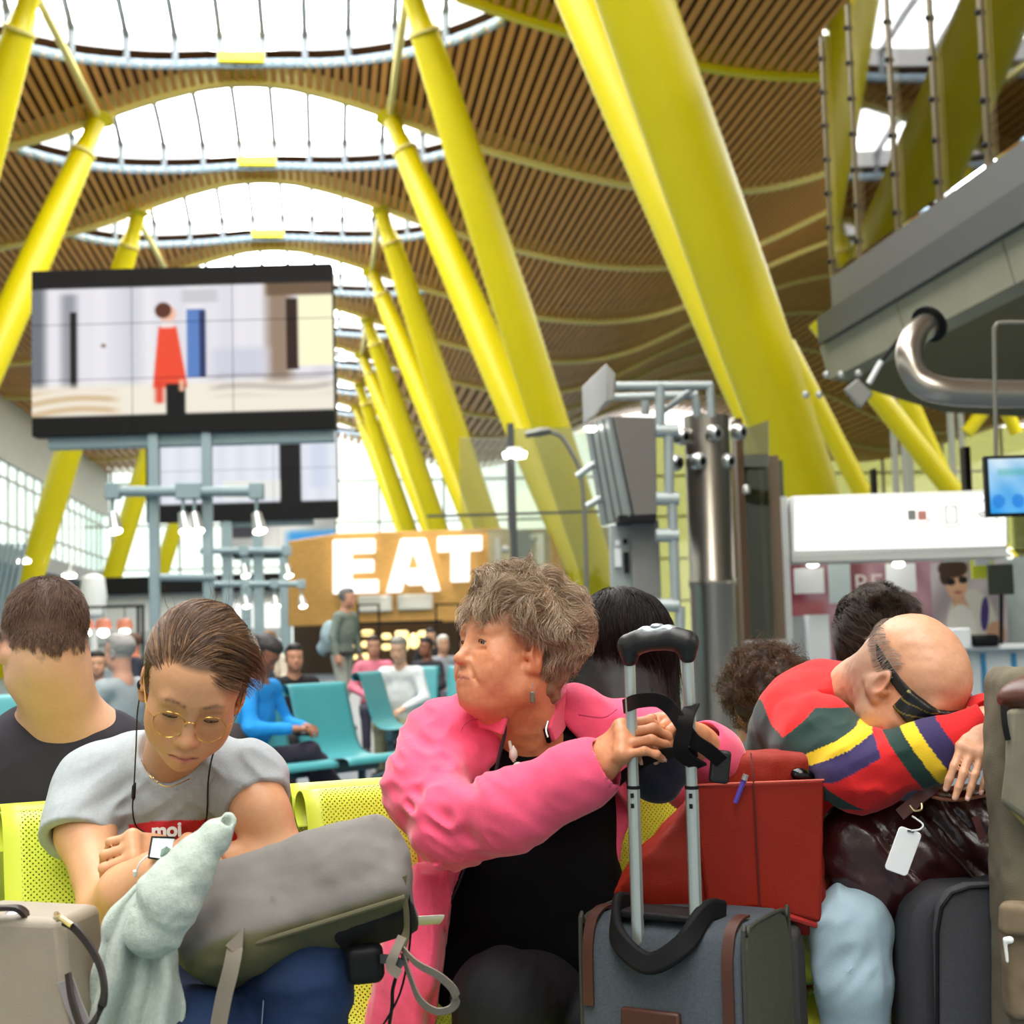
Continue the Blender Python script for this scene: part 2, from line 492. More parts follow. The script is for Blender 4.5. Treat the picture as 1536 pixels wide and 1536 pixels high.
slat_me = MB().box((0, .5, 0), (.15, 1, .05)).add([], []) 
slat_mesh = new_mesh('slat', slat_me.v, slat_me.f, False); slat_mesh.materials.append(M_slat)
def slat(parent, X, y0, y1):
    o = bpy.data.objects.new('slat', slat_mesh); COL.objects.link(o); o.parent = parent
    dz = (zc(X+.1)-zc(X-.1))/.2
    o.location = (X, y0, float(zc(X))+.16); o.scale = (1, y1-y0, 1); o.rotation_euler = (0, -math.atan(float(dz)), 0)
def segs(X, k):
    op = opening(X, k); y0, y1 = YB(k)+.12, YB(k+1)-.12
    if op is None: return [(y0, y1)]
    out = []
    if op[0]-y0 > .15: out.append((y0, op[0]))
    if y1-op[1] > .05: out.append((min(op[1], y1-.05), y1))
    return out
PITCHX = .25
for k in range(-5, 10):
    C = hall_empty('ceiling', kind='structure')
    # deck behind the slats, its dark colour painting shade into their gaps
    d = MB(); xs = np.arange(-17, 60.01, .25)
    for a, b in zip(xs[:-1], xs[1:]):
        m_ = (a+b)/2
        oa, ob = opening(a, k), opening(b, k)
        ya = oa[1] if oa else YB(k)-.1; yb = ob[1] if ob else YB(k)-.1
        d.add([(a, ya, zc(a)+.6), (b, yb, zc(b)+.6), (b, YB(k+1)+.1, zc(b)+.6), (a, YB(k+1)+.1, zc(a)+.6)], [(0, 1, 2, 3)])
    loc(d.build('roof_deck', M_deck, C))
    # cross beam on the near edge of the bay
    bxs = np.arange(-17, 60.01, .6); b = MB()
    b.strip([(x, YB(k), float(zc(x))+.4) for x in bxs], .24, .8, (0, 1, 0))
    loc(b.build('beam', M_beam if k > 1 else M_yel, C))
    # bamboo slats: one object each where they can be told apart, joined beyond
    rng = {0: (1.5, 19), 1: (-9.5, 26), 2: (-12.5, 28)}.get(k)
    st = MB()
    for X in np.arange(-17, 60, PITCHX if -1 <= k <= 5 else PITCHX*2):
        for y0, y1 in segs(X, k):
            if rng and rng[0] <= X <= rng[1]: slat(C, X, y0, y1)
            else:
                w = .075 if -1 <= k <= 5 else .16
                z0, z1 = float(zc(X-w))+.16, float(zc(X+w))+.16
                st.add([(X-w, y0, z0), (X+w, y0, z1), (X+w, y1, z1), (X-w, y1, z0), (X-w, y0, z0+.05), (X+w, y0, z1+.05), (X+w, y1, z1+.05), (X-w, y1, z0+.05)],
                       [(0, 1, 2, 3), (0, 4, 5, 1), (2, 6, 7, 3), (1, 5, 6, 2), (0, 3, 7, 4)])
    o = loc(st.build('slat_run', M_slat, C, smooth=False)); o['kind'] = 'stuff'
    # skylights, the right row imitating reflections in the balustrade glass
    for c, SKY_W in SKY_C[:2 if k < 4 else 1]:
        rim = MB(); N = 40; us = np.linspace(-.985, .985, N)
        pf = [(c+SKY_W*u, YB(k)+.4+7.6*(1-u*u)) for u in us]
        for (xa, ya), (xb, yb) in zip(pf[:-1], pf[1:]):
            za, zb = float(zc(xa)), float(zc(xb))
            rim.add([(xa, ya, za+.10), (xb, yb, zb+.10), (xb, yb, zb+.36), (xa, ya, za+.36)], [(0, 1, 2, 3)])
        loc(rim.build('skylight_rim', M_rim, C, solid=.06))
        nb = 11; ex = np.linspace(c-SKY_W*.985, c+SKY_W*.985, nb+1)
        rb = MB()
        for i in range(nb):
            p = MB(); xa, xb = ex[i]+.045, ex[i+1]-.045
            n = 8
            def rowpt(x, t):
                u = (x-c)/SKY_W; y0 = YB(k)+.05; y1 = YB(k)+.45+7.6*(1-min(1, u*u))
                return (x, y0+(y1-y0)*t, float(zc(x))+1.15+.5*math.sin(math.pi*t))
            for j in range(n):
                p.add([rowpt(xa, j/n), rowpt(xb, j/n), rowpt(xb, (j+1)/n), rowpt(xa, (j+1)/n)], [(3, 2, 1, 0)])
            loc(p.build('skylight_pane', M_pane, C))
            if i:
                e_ = np.array(rowpt(ex[i], 1.0)); r_ = MB().tube([np.array(rowpt(ex[i], j/n))-(0, 0, .16) for j in range(n+1)]+[np.array((e_[0], e_[1]-.02, float(zc(e_[0]))+.3))], .095, 6)
                loc(r_.build('rib', M_rib, C))
        lk = MB().box((c, YB(k+1)-.65, 16.86+.22), (1.25, 1.3, .3))
        loc(lk.build('link_plate', M_yel, C, bevel=.04))

# ---- inclined yellow columns, in pairs that share a foot
def column(foot, top, r, label, group, name='slanted_column'):
    foot = np.array(foot, float); top = np.array(top, float)
    t = hall_empty(name, label, 'column', group)
    L = np.linalg.norm(top-foot)
    def P(s): return foot+(top-foot)*s
    prof = [(0, .75), (.12, .86), (.3, 1.0), (.55, 1.0), (.75, .92), (.88, .78), (.93, .72)]
    s1 = 1-1.3/L; s2 = 1-.75/L
    prof = [p for p in prof if p[0] < s1-.02]+[(s1, .72)]
    up = np.cross(top-foot, [0, 1, 0])
    b = MB().tube([P(s) for s, _ in prof], None, 20, True, flat=[(r*w, r*w*.82) for _, w in prof], up=up)
    loc(b.build('shaft', M_yel, t))
    c2 = MB().tube([P(s1), P(s1+.15/L), P(s2), P(1-.2/L), P(1.0)], [r*.78, r*.62, r*.5, r*.55, r*.95], 16)
    loc(c2.build('head', M_yel, t))
    r2 = MB().tube([P(s1-.03/L*L*.02), P(s1+.06/L)], r*.8, 20)
    loc(r2.build('collar', M_beam, t))
    return t
AX = -2.05
def colpt(side, yb, z): return AX+side*(9.53-.344*z)
LAB = {}
for pi, (ka, kb, yb) in enumerate(((-1, 0, 18.9), (1, 2, 37.1), (3, 4, 55.3), (5, 6, 73.5), (7, 8, 91.7))):
    for side in (-1, 1):
        for k in (ka, kb):
            xt = AX+side*4.05; top = (xt, YB(k), float(zc(xt))+.1); foot = (AX+side*9.5, yb+(k-ka-.5)*.5, 0)
            r = .47
            if pi == 0 and side == 1:
                g1 = hallpt(1212, 745, 18.9)
                if k == -1: g2 = hallpt(952, 0, 17.2); r = .47
                else: g2 = hallpt(872, 0, 21.6); r = .4; g1 = hallpt(1198, 745, 19.6)
                dv = g2-g1; foot = g1-dv*(g1[2]/dv[2]); top = g1+dv*((15.6-g1[2])/dv[2])
            if pi == 0 and side == -1 or (side == -1 and pi >= 2 and k == kb): continue
            where = 'left' if side < 0 else 'right'
            lab = {(0, 1, -1): 'giant slanted yellow column, thickest in view, rising past the concrete balcony',
                   (0, 1, 0): 'bright yellow leg tucked behind the thickest column at the top of the frame',
                   (1, -1, 1): 'slanted yellow column cut by the left frame edge, with a strut at its head',
                   (1, -1, 2): 'sunlit slanted yellow column left of the big video wall',
                   (1, 1, 1): 'long slanted yellow column falling towards the woman with dark hair',
                   (1, 1, 2): 'sunlit yellow column joining the long one behind the EAT board',
                   (2, -1, 3): 'yellow column passing behind the big video wall, foot left of it',
                   (2, -1, 4): 'yellow column hidden behind the video wall on the left row',
                   (2, 1, 3): 'slanted yellow column ending at the T of the EAT board',
                   (2, 1, 4): 'sunlit yellow column second behind the EAT board'}.get((pi, side, k))
            if lab is None and side < 0: lab = 'slim far slanted yellow column just left of the nearest video wall posts' if pi == 3 else 'farthest slanted yellow column, seen between the nearest video wall posts'
            if lab is None: lab = '%s leg of the %s pair of slanted yellow columns on the right' % ('nearer' if k == ka else 'farther', ('', '', '', 'fourth', 'fifth and farthest')[pi])
            column(foot, top, r, lab, 'slanted columns of the %s row' % where)
        if pi in (1, 2, 3) and not (side < 0 and pi == 3):
            xt = AX+side*4.05
            a = np.array((xt, YB(ka), float(zc(xt))-.35)); b_ = np.array((xt, YB(kb), float(zc(xt))+.1))
            s_ = hall_empty('roof_strut', 'thin yellow strut linking two column heads, %s row, %s pair' % ('left' if side < 0 else 'right', ('', 'nearest', 'second', 'third')[pi]), 'strut', 'roof struts between column heads')
            loc(MB().cyl(a, b_, .1, 10).build('rod', M_beam, s_))

# ---- floor, walls
M_floor = mat('blue_grey_floor', (92, 106, 116), 0.28, var=0.06, vscale=2)
fl = MB().box((20, 45, -.05), (110, 160, .1)).build('floor', M_floor); tag(fl, kind='structure')
M_wall = mat('pale_grey_wall', (196, 194, 184), 0.7, var=0.03, vscale=1)
M_mull = mat('grey_mullion', (150, 152, 140), 0.5)
M_gls = glass('facade_glass', (240, 248, 245), .95, fmax=.25)
M_conc = mat('grey_gallery_concrete', (150, 150, 146), 0.8, var=0.05, vscale=1)
WL = hall_empty('wall_left', kind='structure')
loc(MB().box((-16.4, 50, 12.3), (.3, 130, 3.4)).build('upper_panel', M_wall, WL))
loc(MB().box((-16.0, 50, 5.5), (1.6, 130, .9)).build('gallery_slab', M_conc, WL, bevel=.04))
loc(MB().box((-16.9, 50, 2.5), (.3, 130, 5.2)).build('lower_wall', mat('grey_shop_wall', (120, 122, 122), .7, var=.1, vscale=.5), WL))  # mid-grey lower wall with a mottled tone
loc(MB().box((-16.45, 50, 8.3), (.03, 130, 4.8)).build('glazing', M_gls, WL))
mm = new_mesh('mullion', *(lambda q: (q.v, q.f))(MB().box((0, 0, 0), (.1, .1, 4.8))), False); mm.materials.append(M_mull)
for i, y in enumerate(np.arange(50, 114, 2.3)):
    o = bpy.data.objects.new('mullion', mm); COL.objects.link(o); o.parent = WL; o.location = (-16.4, y, 8.3)
loc(MB().box((-16.4, 50, 7.4), (.15, 130, .12)).build('transom', M_mull, WL))
loc(MB().box((-16.1, 50, 9.6), (.15, 130, .1)).build('transom', M_mull, WL))
WF = hall_empty('unseen_wall_front', kind='structure')  # unseen wall behind the camera, added to block sky light
loc(MB().box((21, -24, 8.5), (78, .3, 17)).build('unseen_wall_panel', M_wall, WF))
# far end glass wall
WB = hall_empty('wall_back', kind='structure')
loc(MB().box((21, 114.6, 8), (78, .03, 17)).build('glazing', M_gls, WB))
for x in np.arange(-16, 60, 5): loc(MB().box((x, 113.7 if x > 22 else 114.4, 8), (.18, .2, 17)).build('mullion', M_mull, WB))
for z in (3.2, 6.5, 9.8, 13): loc(MB().box((21, 114.3, z), (78, .16, .16)).build('transom', M_mull, WB))
loc(MB().box((41, 113.9, 8), (36, .2, 17)).build('side_panel', glass('olive_glass', (206, 202, 158), .95, fmax=.3), WB))
# right hand wall: tall glazing far away, wood-lined above
WR = hall_empty('wall_right', kind='structure')
loc(MB().box((60, 60, 6), (.05, 130, 12)).build('glazing', glass('green_glass', (214, 226, 196), .8), WR))
for y in np.arange(16, 114, 3.0): loc(MB().box((59.9, y, 6), (.25, .3, 12)).build('mullion', M_mull, WR))
for z in (3.5, 7, 10.5): loc(MB().box((59.9, 60, z), (.2, 130, .2)).build('transom', M_mull, WR))
# ------------------------------------------------------------------ MIDDLE DISTANCE
def bpx(mb, x0, y0, x1, y1, d, th, back=True):
    """upright box whose front face covers the pixel rectangle at depth d"""
    c = W((x0+x1)/2, (y0+y1)/2, d); w = (x1-x0)*d/FPX; h = (y1-y0)*d/FPX
    return mb.box(c+np.array([0, th/2 if back else -th/2, 0]), (w, th, h))
def slab(name, x0, y0, x1, y1, d, th, m, parent=None, bevel=0.0, to_floor=False):
    mb = MB(); bpx(mb, x0, y0, x1, y1, d, th)
    if to_floor:
        for i, v in enumerate(mb.v):
            if v[2] < W((x0+x1)/2, (y0+y1)/2, d)[2]: mb.v[i] = (v[0], v[1], 0.0)
    return mb.build(name, m, parent, bevel)
def ground(p): return (float(p[0]), float(p[1]), 0.0)
M_black = mat('black_plastic', (14, 14, 16), .55, spec=.25)
M_dk = mat('dark_grey_metal', (70, 72, 74), .5)
M_blue_steel = mat('pale_blue_steel', (142, 162, 168), .45, var=.04, vscale=2)
M_alu = mat('brushed_aluminium', (196, 198, 196), .32, .85)
M_white = mat('white_laminate', (232, 234, 234), .4)
M_lamp = emit('lamp_white', (255, 250, 235), 9)
M_wood = mat('honey_wood', (206, 156, 84), .5, var=.12, vscale=4, stretch=(1, 1, 5))

# ---- video walls on ladder frames
def pic1(u, v):
    n = np.sin(u*37)*.5+np.sin(u*83+1)*.3
    c = np.stack([226+8*n, 224+8*n, 230+6*n], -1)
    def put(m, col, a=1.0):
        a = np.clip(m, 0, 1)*a; c[:] = c*(1-a[..., None])+np.array(col, float)*a[..., None]
    def bx(a, b, p, q, s=.006): return np.clip((u-a)/s+.5, 0, 1)*np.clip((b-u)/s+.5, 0, 1)*np.clip((v-p)/s+.5, 0, 1)*np.clip((q-v)/s+.5, 0, 1)
    put(bx(-.1, .045, .1, .9, .03), (112, 116, 124)); put(bx(.1, .15, .15, .8, .03), (150, 150, 158))
    put(bx(.128+.0, .150, .26, .76), (28, 24, 28)); put(bx(.3, .36, .1, .72, .05), (206, 206, 214))
    put(bx(.78, .86, .1, .75, .04), (150, 128, 110)); put(bx(.5, .62, .14, .22, .02), (200, 198, 204))
    put(bx(.60, .78, .5, .68, .05), (205, 206, 220))
    put(bx(-.1, 1.1, .70, .9, .05), (238, 230, 214)); st = .5+.5*np.sin(v*95+u*9+np.sin(u*12)*2)
    put(bx(-.1, .28, .74, .9, .05)*st, (190, 150, 96), .6); put(bx(.6, 1, .66, .78, .05)*st, (150, 140, 138), .5)
    put(bx(.515, .575, .26, .67), (92, 128, 192)); put(bx(.557, .578, .27, .67), (40, 52, 96))
    put(bx(.845, .885, .21, .64), (48, 28, 22)); put(bx(.885, 1.1, .19, .62, .01), (250, 246, 206))
    put(bx(.78, 1.1, .1, .19, .02), (110, 88, 66))
    put(bx(.232, .246, .455, .475), (120, 96, 80))
    w = .405+(v-.36)*.03; h_ = .03+(v-.36)*.075
    put(np.clip((h_-np.abs(u-.452-(v-.4)*.02))/.006+.5, 0, 1)*bx(0, 1, .36, .725+0, .02), (236, 76, 50))
    put(bx(.41, .435, .68, .82, .02), (220, 66, 44)); put(bx(.445, .508, .705, .89), (14, 12, 14)); put(bx(.488, .505, .68, .75, .01), (240, 180, 150))
    e = np.sqrt(((u-.452)/.027)**2+((v-.285)/.05)**2); put(np.clip((1.12-e)*6, 0, 1), (240, 186, 160))
    e2 = np.sqrt(((u-.437)/.03)**2+((v-.262)/.052)**2); put(np.clip((1-e2)*6, 0, 1), (92, 48, 34))
    put(bx(.43, .47, .325, .365, .01), (240, 226, 226))
    put(bx(-1, 2, -1, .115, .008), (20, 16, 16)); put(bx(-1, 2, .885, 2, .008), (14, 12, 12))
    return c
def pic2(u, v):
    n = np.sin(u*60)*.5; c = np.stack([222+8*n, 226+8*n, 236+5*n], -1)
    def put(a, b, p, q, col, s=.01):
        k = np.clip((u-a)/s+.5, 0, 1)*np.clip((b-u)/s+.5, 0, 1)*np.clip((v-p)/s+.5, 0, 1)*np.clip((q-v)/s+.5, 0, 1)
        c[:] = c*(1-k[..., None])+np.array(col, float)*k[..., None]
    put(-1, .075, -1, 2, (18, 16, 18)); put(.7, .81, .3, 1, (20, 18, 20)); put(.4, .7, .74, .86, (232, 232, 226)); put(.3, .33, .3, .85, (196, 202, 214))
    put(.86, .95, .5, .8, (206, 214, 232), .05); put(-1, 2, .885, 2, (14, 14, 16)); put(-1, 2, -1, .12, (14, 14, 16))
    return c
def pic3(u, v):
    c = np.stack([200+30*np.sin(u*9+v*4), 200+28*np.sin(u*9+v*4), 192+26*np.sin(u*9+v*4)], -1)
    def put(a, b, p, q, col, s=.03):
        k = np.clip((u-a)/s+.5, 0, 1)*np.clip((b-u)/s+.5, 0, 1)*np.clip((v-p)/s+.5, 0, 1)*np.clip((q-v)/s+.5, 0, 1)
        c[:] = c*(1-k[..., None])+np.array(col, float)*k[..., None]
    put(.08, .36, .55, .75, (64, 64, 70)); put(.58, 2, .68, .92, (70, 158, 222), .08); put(-1, 2, .93, 2, (12, 12, 14)); put(-1, 2, -1, .2, (12, 12, 14))
    return c
M_scr = emit('video_panel', (255, 255, 255), 1.05, attr='tint')
def video_wall(label, x0, y0, x1, y1, d, pic, nx, ny, posts, post_bot, beam, frame_d=.12):
    ctr = W((x0+x1)/2, (y0+y1)/2, d)
    t = thing('video_wall', label, 'video wall', ground(ctr), group='video walls down the hall')
    w, h = (x1-x0)*d/FPX, (y1-y0)*d/FPX
    slabm = MB().box(ctr+np.array([0, .18, 0]), (w, .3, h)); slabm.build('housing', M_black, t, .02)
    gap = .004*w/4
    for i in range(nx):
        for j in range(ny):
            nu, nv = int(240/nx), int(130/ny)
            ua, ub = i/nx, (i+1)/nx; va, vb = j/ny, (j+1)/ny
            uu, vv = np.meshgrid(np.linspace(ua, ub, nu+1), np.linspace(va, vb, nv+1), indexing='ij')
            gx = np.interp(uu, (ua, ub), (ua*w+gap, ub*w-gap)); gz = np.interp(vv, (va, vb), (va*h+gap, vb*h-gap))
            V = np.stack([ctr[0]-w/2+gx, np.full_like(gx, ctr[1]), ctr[2]+h/2-gz], -1).reshape(-1, 3)
            ii, jj = np.meshgrid(np.arange(nu), np.arange(nv), indexing='ij'); a = (ii*(nv+1)+jj).ravel()
            Q = np.stack([a, a+1, a+nv+2, a+nv+1], 1)
            me = new_mesh('screen_panel', V, Q, False)
            col = np.array([pic(uu, vv)])[0].reshape(-1, 3)/255
            lin = np.where(col > .04045, ((col+.055)/1.055)**2.4, col/12.92)
            at = me.color_attributes.new('tint', 'FLOAT_COLOR', 'POINT'); c4 = np.ones((len(V), 4), np.float32); c4[:, :3] = lin; at.data.foreach_set('color', c4.ravel())
            o = bpy.data.objects.new('screen_panel', me); link(o, t, M_scr)
    for px in posts:
        a = W(px, post_bot, d); top = W(px, beam[1], d)
        MB().box((a[0], ctr[1]+.1, top[2]/2), (.16*d/24, .14, top[2])).build('post', M_blue_steel, t, .02)
    bm_ = MB(); bpx(bm_, beam[0], beam[1], beam[2], beam[3], d+.02, .22); bm_.build('support_beam', M_blue_steel, t, .02)
    return t
vw1 = video_wall('largest and nearest video wall, showing a woman in an orange poncho', 47, 398, 500, 650, 24, pic1, 3, 3, (240, 320), 1000, (72, 642, 500, 668))
vw2 = video_wall('second video wall, under the nearest one, with black bands between pale panes', 218, 552, 505, 781, 38, pic2, 3, 3, (346, 392), 960, (330, 781, 470, 789))
vw3 = video_wall('small third video wall with a blue patch, left of the letter E', 330, 720, 503, 834, 55, pic3, 2, 2, (430, 372), 960, (350, 834, 500, 838))
# spotlight bars clamped across the posts
def spot_bar(label, x0, x1, y, d, r, spots, group='spotlight bars on the video wall posts'):
    a, b = W(x0, y, d-.25), W(x1, y, d-.25)
    t = thing('spotlight_bar', label, 'spotlight bar', a, group=group)
    MB().cyl(a, b, r, 12).build('bar', M_blue_steel, t)
    for px in spots:
        p = W(px, y, d-.25); q = p+np.array([0, -.05, -4.2*r])
        h = MB(); h.box(p, (r*2.6, r*2.6, r*3)); h.cyl(p, q, r*.35, 6); h.build('clamp', M_blue_steel, t, r*.3)
        l = MB().tube([q, q+np.array([r*.8, -.1, -3.4*r])], [r*.9, r*1.4], 12).build('spotlight', M_alu, t)
        e = q+np.array([r*.8, -.1, -3.4*r]); MB().lathe([(r*1.25, -.01), (r*1.25, .01)], e, 12, (r*.8, -.1, -3.4*r)).build('lens', M_lamp, l)
spot_bar('pale blue bar with hanging spotlights across the nearest video wall posts', 166, 392, 737, 24, .085, (170, 275, 292, 385))
spot_bar('rung of pale blue steel low on the nearest video wall posts', 240, 324, 866, 24, .06, ())
spot_bar('smaller spotlight bar behind the nearest one, under the second video wall', 300, 432, 826, 38, .085, (312, 366, 430))
spot_bar('lowest small spotlight bar, in front of the honey wood fascia', 318, 458, 876, 38, .075, (368, 412, 452))

# ---- EAT food court
t = thing('food_court_front', 'honey wood food court front with the white letters EAT', 'shop front', ground(W(590, 930, 45)))
D = 45
pl = [W(x, y, D) for x, y in ((432, 812), (505, 800), (760, 792), (760, 930), (432, 940))]
MB().prism(pl, (0, .4, 0)).build('fascia', M_wood, t, .03)
M_sign = emit('sign_letter_white', (255, 255, 250), 1.3)
def letters(parent, polys, d, th, name, m, bev=.03):
    for nm, ps in polys:
        mb = MB()
        for p in ps: mb.prism([W(x, y, d) for x, y in p], (0, th, 0))
        mb.build(nm, m, parent, bev)
letters(t, [('letter_e', [[(499, 810), (562, 808), (562, 829), (527, 830), (527, 840), (560, 839), (560, 858), (527, 859), (527, 870), (567, 869), (567, 889), (499, 891)]]),
            ('letter_a', [[(601, 808), (638, 807), (644, 826), (619, 826), (606, 870), (602, 888), (579, 889)], [(638, 807), (660, 886), (639, 887), (634, 877), (612, 878), (606, 870), (612, 853), (628, 852), (621, 833), (619, 826)]]),
            ('letter_t', [[(656, 805), (723, 803), (723, 825), (704, 826), (704, 872), (676, 873), (676, 827), (656, 828)]])], D-.35, .3, 'letter', M_sign)
M_pale = mat('pale_lettering', (226, 222, 212), .5)
for x0, y0, x1, y1 in ((537, 893, 588, 918), (596, 891, 649, 915)):
    mb = MB(); bpx(mb, x0, y0, x1, y1, D-.12, .1); mb.build('lettering_panel', M_pale, t, .08)
M_glow = emit('warm_shelf_glow', (255, 226, 150), 2.0)
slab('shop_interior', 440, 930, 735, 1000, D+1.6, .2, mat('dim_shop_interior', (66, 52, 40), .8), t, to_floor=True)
slab('lintel', 512, 928, 664, 936, D, .3, M_black, t)
for i, (x0, x1, ys) in enumerate(((524, 536, (945, 962, 980)), (541, 560, (945, 962, 980)), (572, 586, (950, 966)), (592, 612, (946,)), (626, 652, (946,)))):
    for y in ys:
        slab('shelf_light', x0, y, x1, y+9, D+1, .3, M_glow, t, .08)
for x, y in ((621, 962), (640, 961), (606, 966)):
    MB().lathe([(.02, .25), (.12, .2), (.17, 0), (.12, -.17), (.02, -.22)], W(x, y, D+.3), 14).build('globe_lamp', M_glow, t)
mb = MB()
for x in (538, 569): bpx(mb, x-1.5, 906, x+1.5, 1018, 43, .06)
for y in (907, 950): bpx(mb, 538, y-1.2, 569, y+1.2, 43, .06)
rk = mb.build('display_rack', M_black); tag(rk, 'thin black rack frame in front of the lit shelves left', 'rack', 'black racks before the food court')
mb = MB()
for x in (655, 690): bpx(mb, x-1.5, 905, x+1.5, 1018, 43, .06)
bpx(mb, 655, 905, 690, 908, 43, .06)
rk = mb.build('display_rack', M_black); tag(rk, 'thin black rack frame partly behind the grey haired woman', 'rack', 'black racks before the food court')

# ---- white shop front on the left, far
t = thing('white_shop_front', 'white shop front with a black band on top, left far side', 'shop front', ground(W(290, 900, 62)))
slab('black_band', 122, 863, 436, 889, 62, .5, M_black, t, .02)
slab('wall', 128, 888, 436, 980, 62.3, .3, mat('white_shop_wall', (214, 216, 214), .6), t, to_floor=True)
slab('grey_band', 128, 945, 436, 962, 62.1, .2, mat('grey_shop_band', (180, 186, 188), .6), t)
slab('doorway', 350, 905, 420, 980, 62.15, .2, emit('bright_shop_doorway', (250, 250, 246), 1.0), t, to_floor=True)
fr = MB(); bpx(fr, 120, 908, 216, 912, 34, .06); bpx(fr, 205, 908, 209, 1010, 34, .06); bpx(fr, 212, 910, 216, 1010, 34.4, .06); bpx(fr, 128, 910, 131, 1010, 34, .06)
o = fr.build('booth', M_black); tag(o, 'thin black frame of a booth above the seated crowd', 'frame')
for i, x in enumerate((128, 155, 187)):
    t = thing('pendant_lamp', 'small glowing pendant lamp, %s of three in the black booth frame' % ('leftmost', 'middle', 'rightmost')[i], 'pendant lamp', W(x, 945, 34.2), group='pendant lamps in the booth')
    MB().lathe([(.05, .22), (.16, .18), (.2, .0), (.16, -.02), (.02, -.03)], W(x, 942, 34.2), 14).build('shade', mat('copper_shade', (214, 130, 100), .4), t)
    MB().lathe([(.01, .05), (.1, .03), (.13, -.05), (.06, -.12), (.01, -.13)], W(x, 947, 34.2), 12).build('bulb', M_lamp, t)
    MB().cyl(W(x, 940, 34.2), W(x, 910, 34.2), .012, 6).build('cord', M_black, t)
for i, (x, y, dd) in enumerate(((35, 840, 50), (104, 862, 52), (772, 679, 30))):
    t = thing('ceiling_lamp', ('round white lamp under the gallery at the left edge', 'round white lamp under the gallery beside the yellow column', 'round white lamp on the glass partition pole')[i], 'lamp', W(x, y, dd), group='round white lamps')
    MB().lathe([(.02, .1), (.15, .1), (.2, .02), (.2, 0)], W(x, y, dd), 16).build('housing', M_white, t)
    MB().lathe([(.24, .0), (.22, -.1), (.01, -.12)], W(x, y, dd), 16).build('diffuser', M_lamp, t)
    q = W(x, y, dd); MB().cyl(q+np.array([0, 0, .1]), q+np.array([0, .4, .6 if i < 2 else .1]), .03, 8).build('stem', M_alu, t)
# white lighting mast behind the short haired man
mb = MB(); p = W(140, 900, 40); mb.cyl((p[0], p[1], 0), p, .1, 12); mb.lathe([(.1, -.6), (.3, -.5), (.36, 0), (.3, .5), (.1, .6)], p+np.array([0, 0, .1]), 16)
o = mb.build('white_mast', M_white); tag(o, 'short white bollard mast before the black band, left', 'mast')
# round steel lattice at far left under the gallery
t = thing('steel_lattice', 'blue-grey steel bars fanned under the gallery at the left edge', 'lattice', ground(W(20, 900, 45)))
for i in range(6):
    MB().cyl(W(-8+i*9, 815, 45), W(-30+i*9, 930, 45), .07, 8).build('bar', M_blue_steel, t)

# ---- glass partition, pole and gooseneck lamp left of the sign tower
t = thing('glass_partition', 'tall glass partition with steel pole behind the long yellow column', 'partition', ground(W(820, 800, 30)))
slab('pane', 690, 655, 764, 800, 30, .02, glass('partition_glass', (236, 238, 234), .95), t)
slab('pane', 768, 640, 950, 900, 30, .02, glass('partition_glass2', (226, 229, 220), .95), t, to_floor=True)
p = W(766, 650, 30); MB().cyl((p[0], p[1], 0), p+np.array([0, 0, .2]), .07, 10).build('pole', M_dk, t)
slab('rail', 640, 768, 952, 772, 30, .05, M_dk, t)
t = thing('gooseneck_lamp', 'grey gooseneck lamp curving over the long yellow column', 'lamp', ground(W(880, 880, 22)))
pts = [W(880, 900, 22), W(878, 800, 22), W(872, 715, 22), W(858, 680, 22), W(842, 655, 22), W(825, 648, 22)]
MB().tube([np.array([pts[0][0], pts[0][1], 0])]+spline(pts, 5), .035, 8).build('arm', mat('worn_grey_metal', (128, 128, 122), .5, .5), t)
MB().tube([W(826, 646, 22), W(810, 648, 22), W(788, 652, 22)], None, 12, flat=[(.05, .1), (.07, .14), (.05, .1)]).build('lamp_head', mat('worn_grey_metal', (128, 128, 122)), t)
# bright stands seen through the glass
t = thing('shop_stand', 'white shop stand with wooden panel behind the glass partition', 'shop stand', ground(W(830, 860, 38)))
for i, (x0, x1, m_) in enumerate(((745, 752, M_alu), (772, 800, mat('grey_stand_panel', (120, 128, 130), .6)), (806, 818, M_white), (828, 846, M_wood), (858, 884, mat('dark_stand_panel', (48, 48, 36), .6)), (896, 906, M_white))):
    slab('panel', x0, (806, 796, 800, 792, 815, 780)[i], x1, 1000, 38+.2*i, .3, m_, t, to_floor=True)
slab('back_panel', 735, 792, 945, 1000, 40, .1, mat('beige_stand_back', (170, 162, 132), .7, var=.2, vscale=1.2), t, to_floor=True)
for x, y in ((758, 824), (800, 808), (757, 848)): MB().lathe([(.02, .1), (.09, .07), (.11, 0), (.09, -.07), (.02, -.1)], W(x, y, 36.5), 12).build('spot_ball', M_alu, t)

# ---- sign tower with tilted display
t = thing('display_tower', 'grey sign tower with tilted display box and tubular truss', 'sign tower', ground(W(970, 800, 12)))
d = 12
def qd(name, front, back, m, bev=.01):
    mb = MB(); n = len(front); V = [W(*p) for p in front]+[W(*p) for p in back]
    mb.add(V, [tuple(range(n)), tuple(range(2*n-1, n-1, -1))]+[(i, n+i, n+(i+1) % n, (i+1) % n) for i in range(n)])
    return mb.build(name, m, t, bev)
M_boxf = mat('warm_grey_panel', (118, 112, 106), .55); M_slats = mat('ribbed_aluminium', (160, 168, 168), .4, .4)
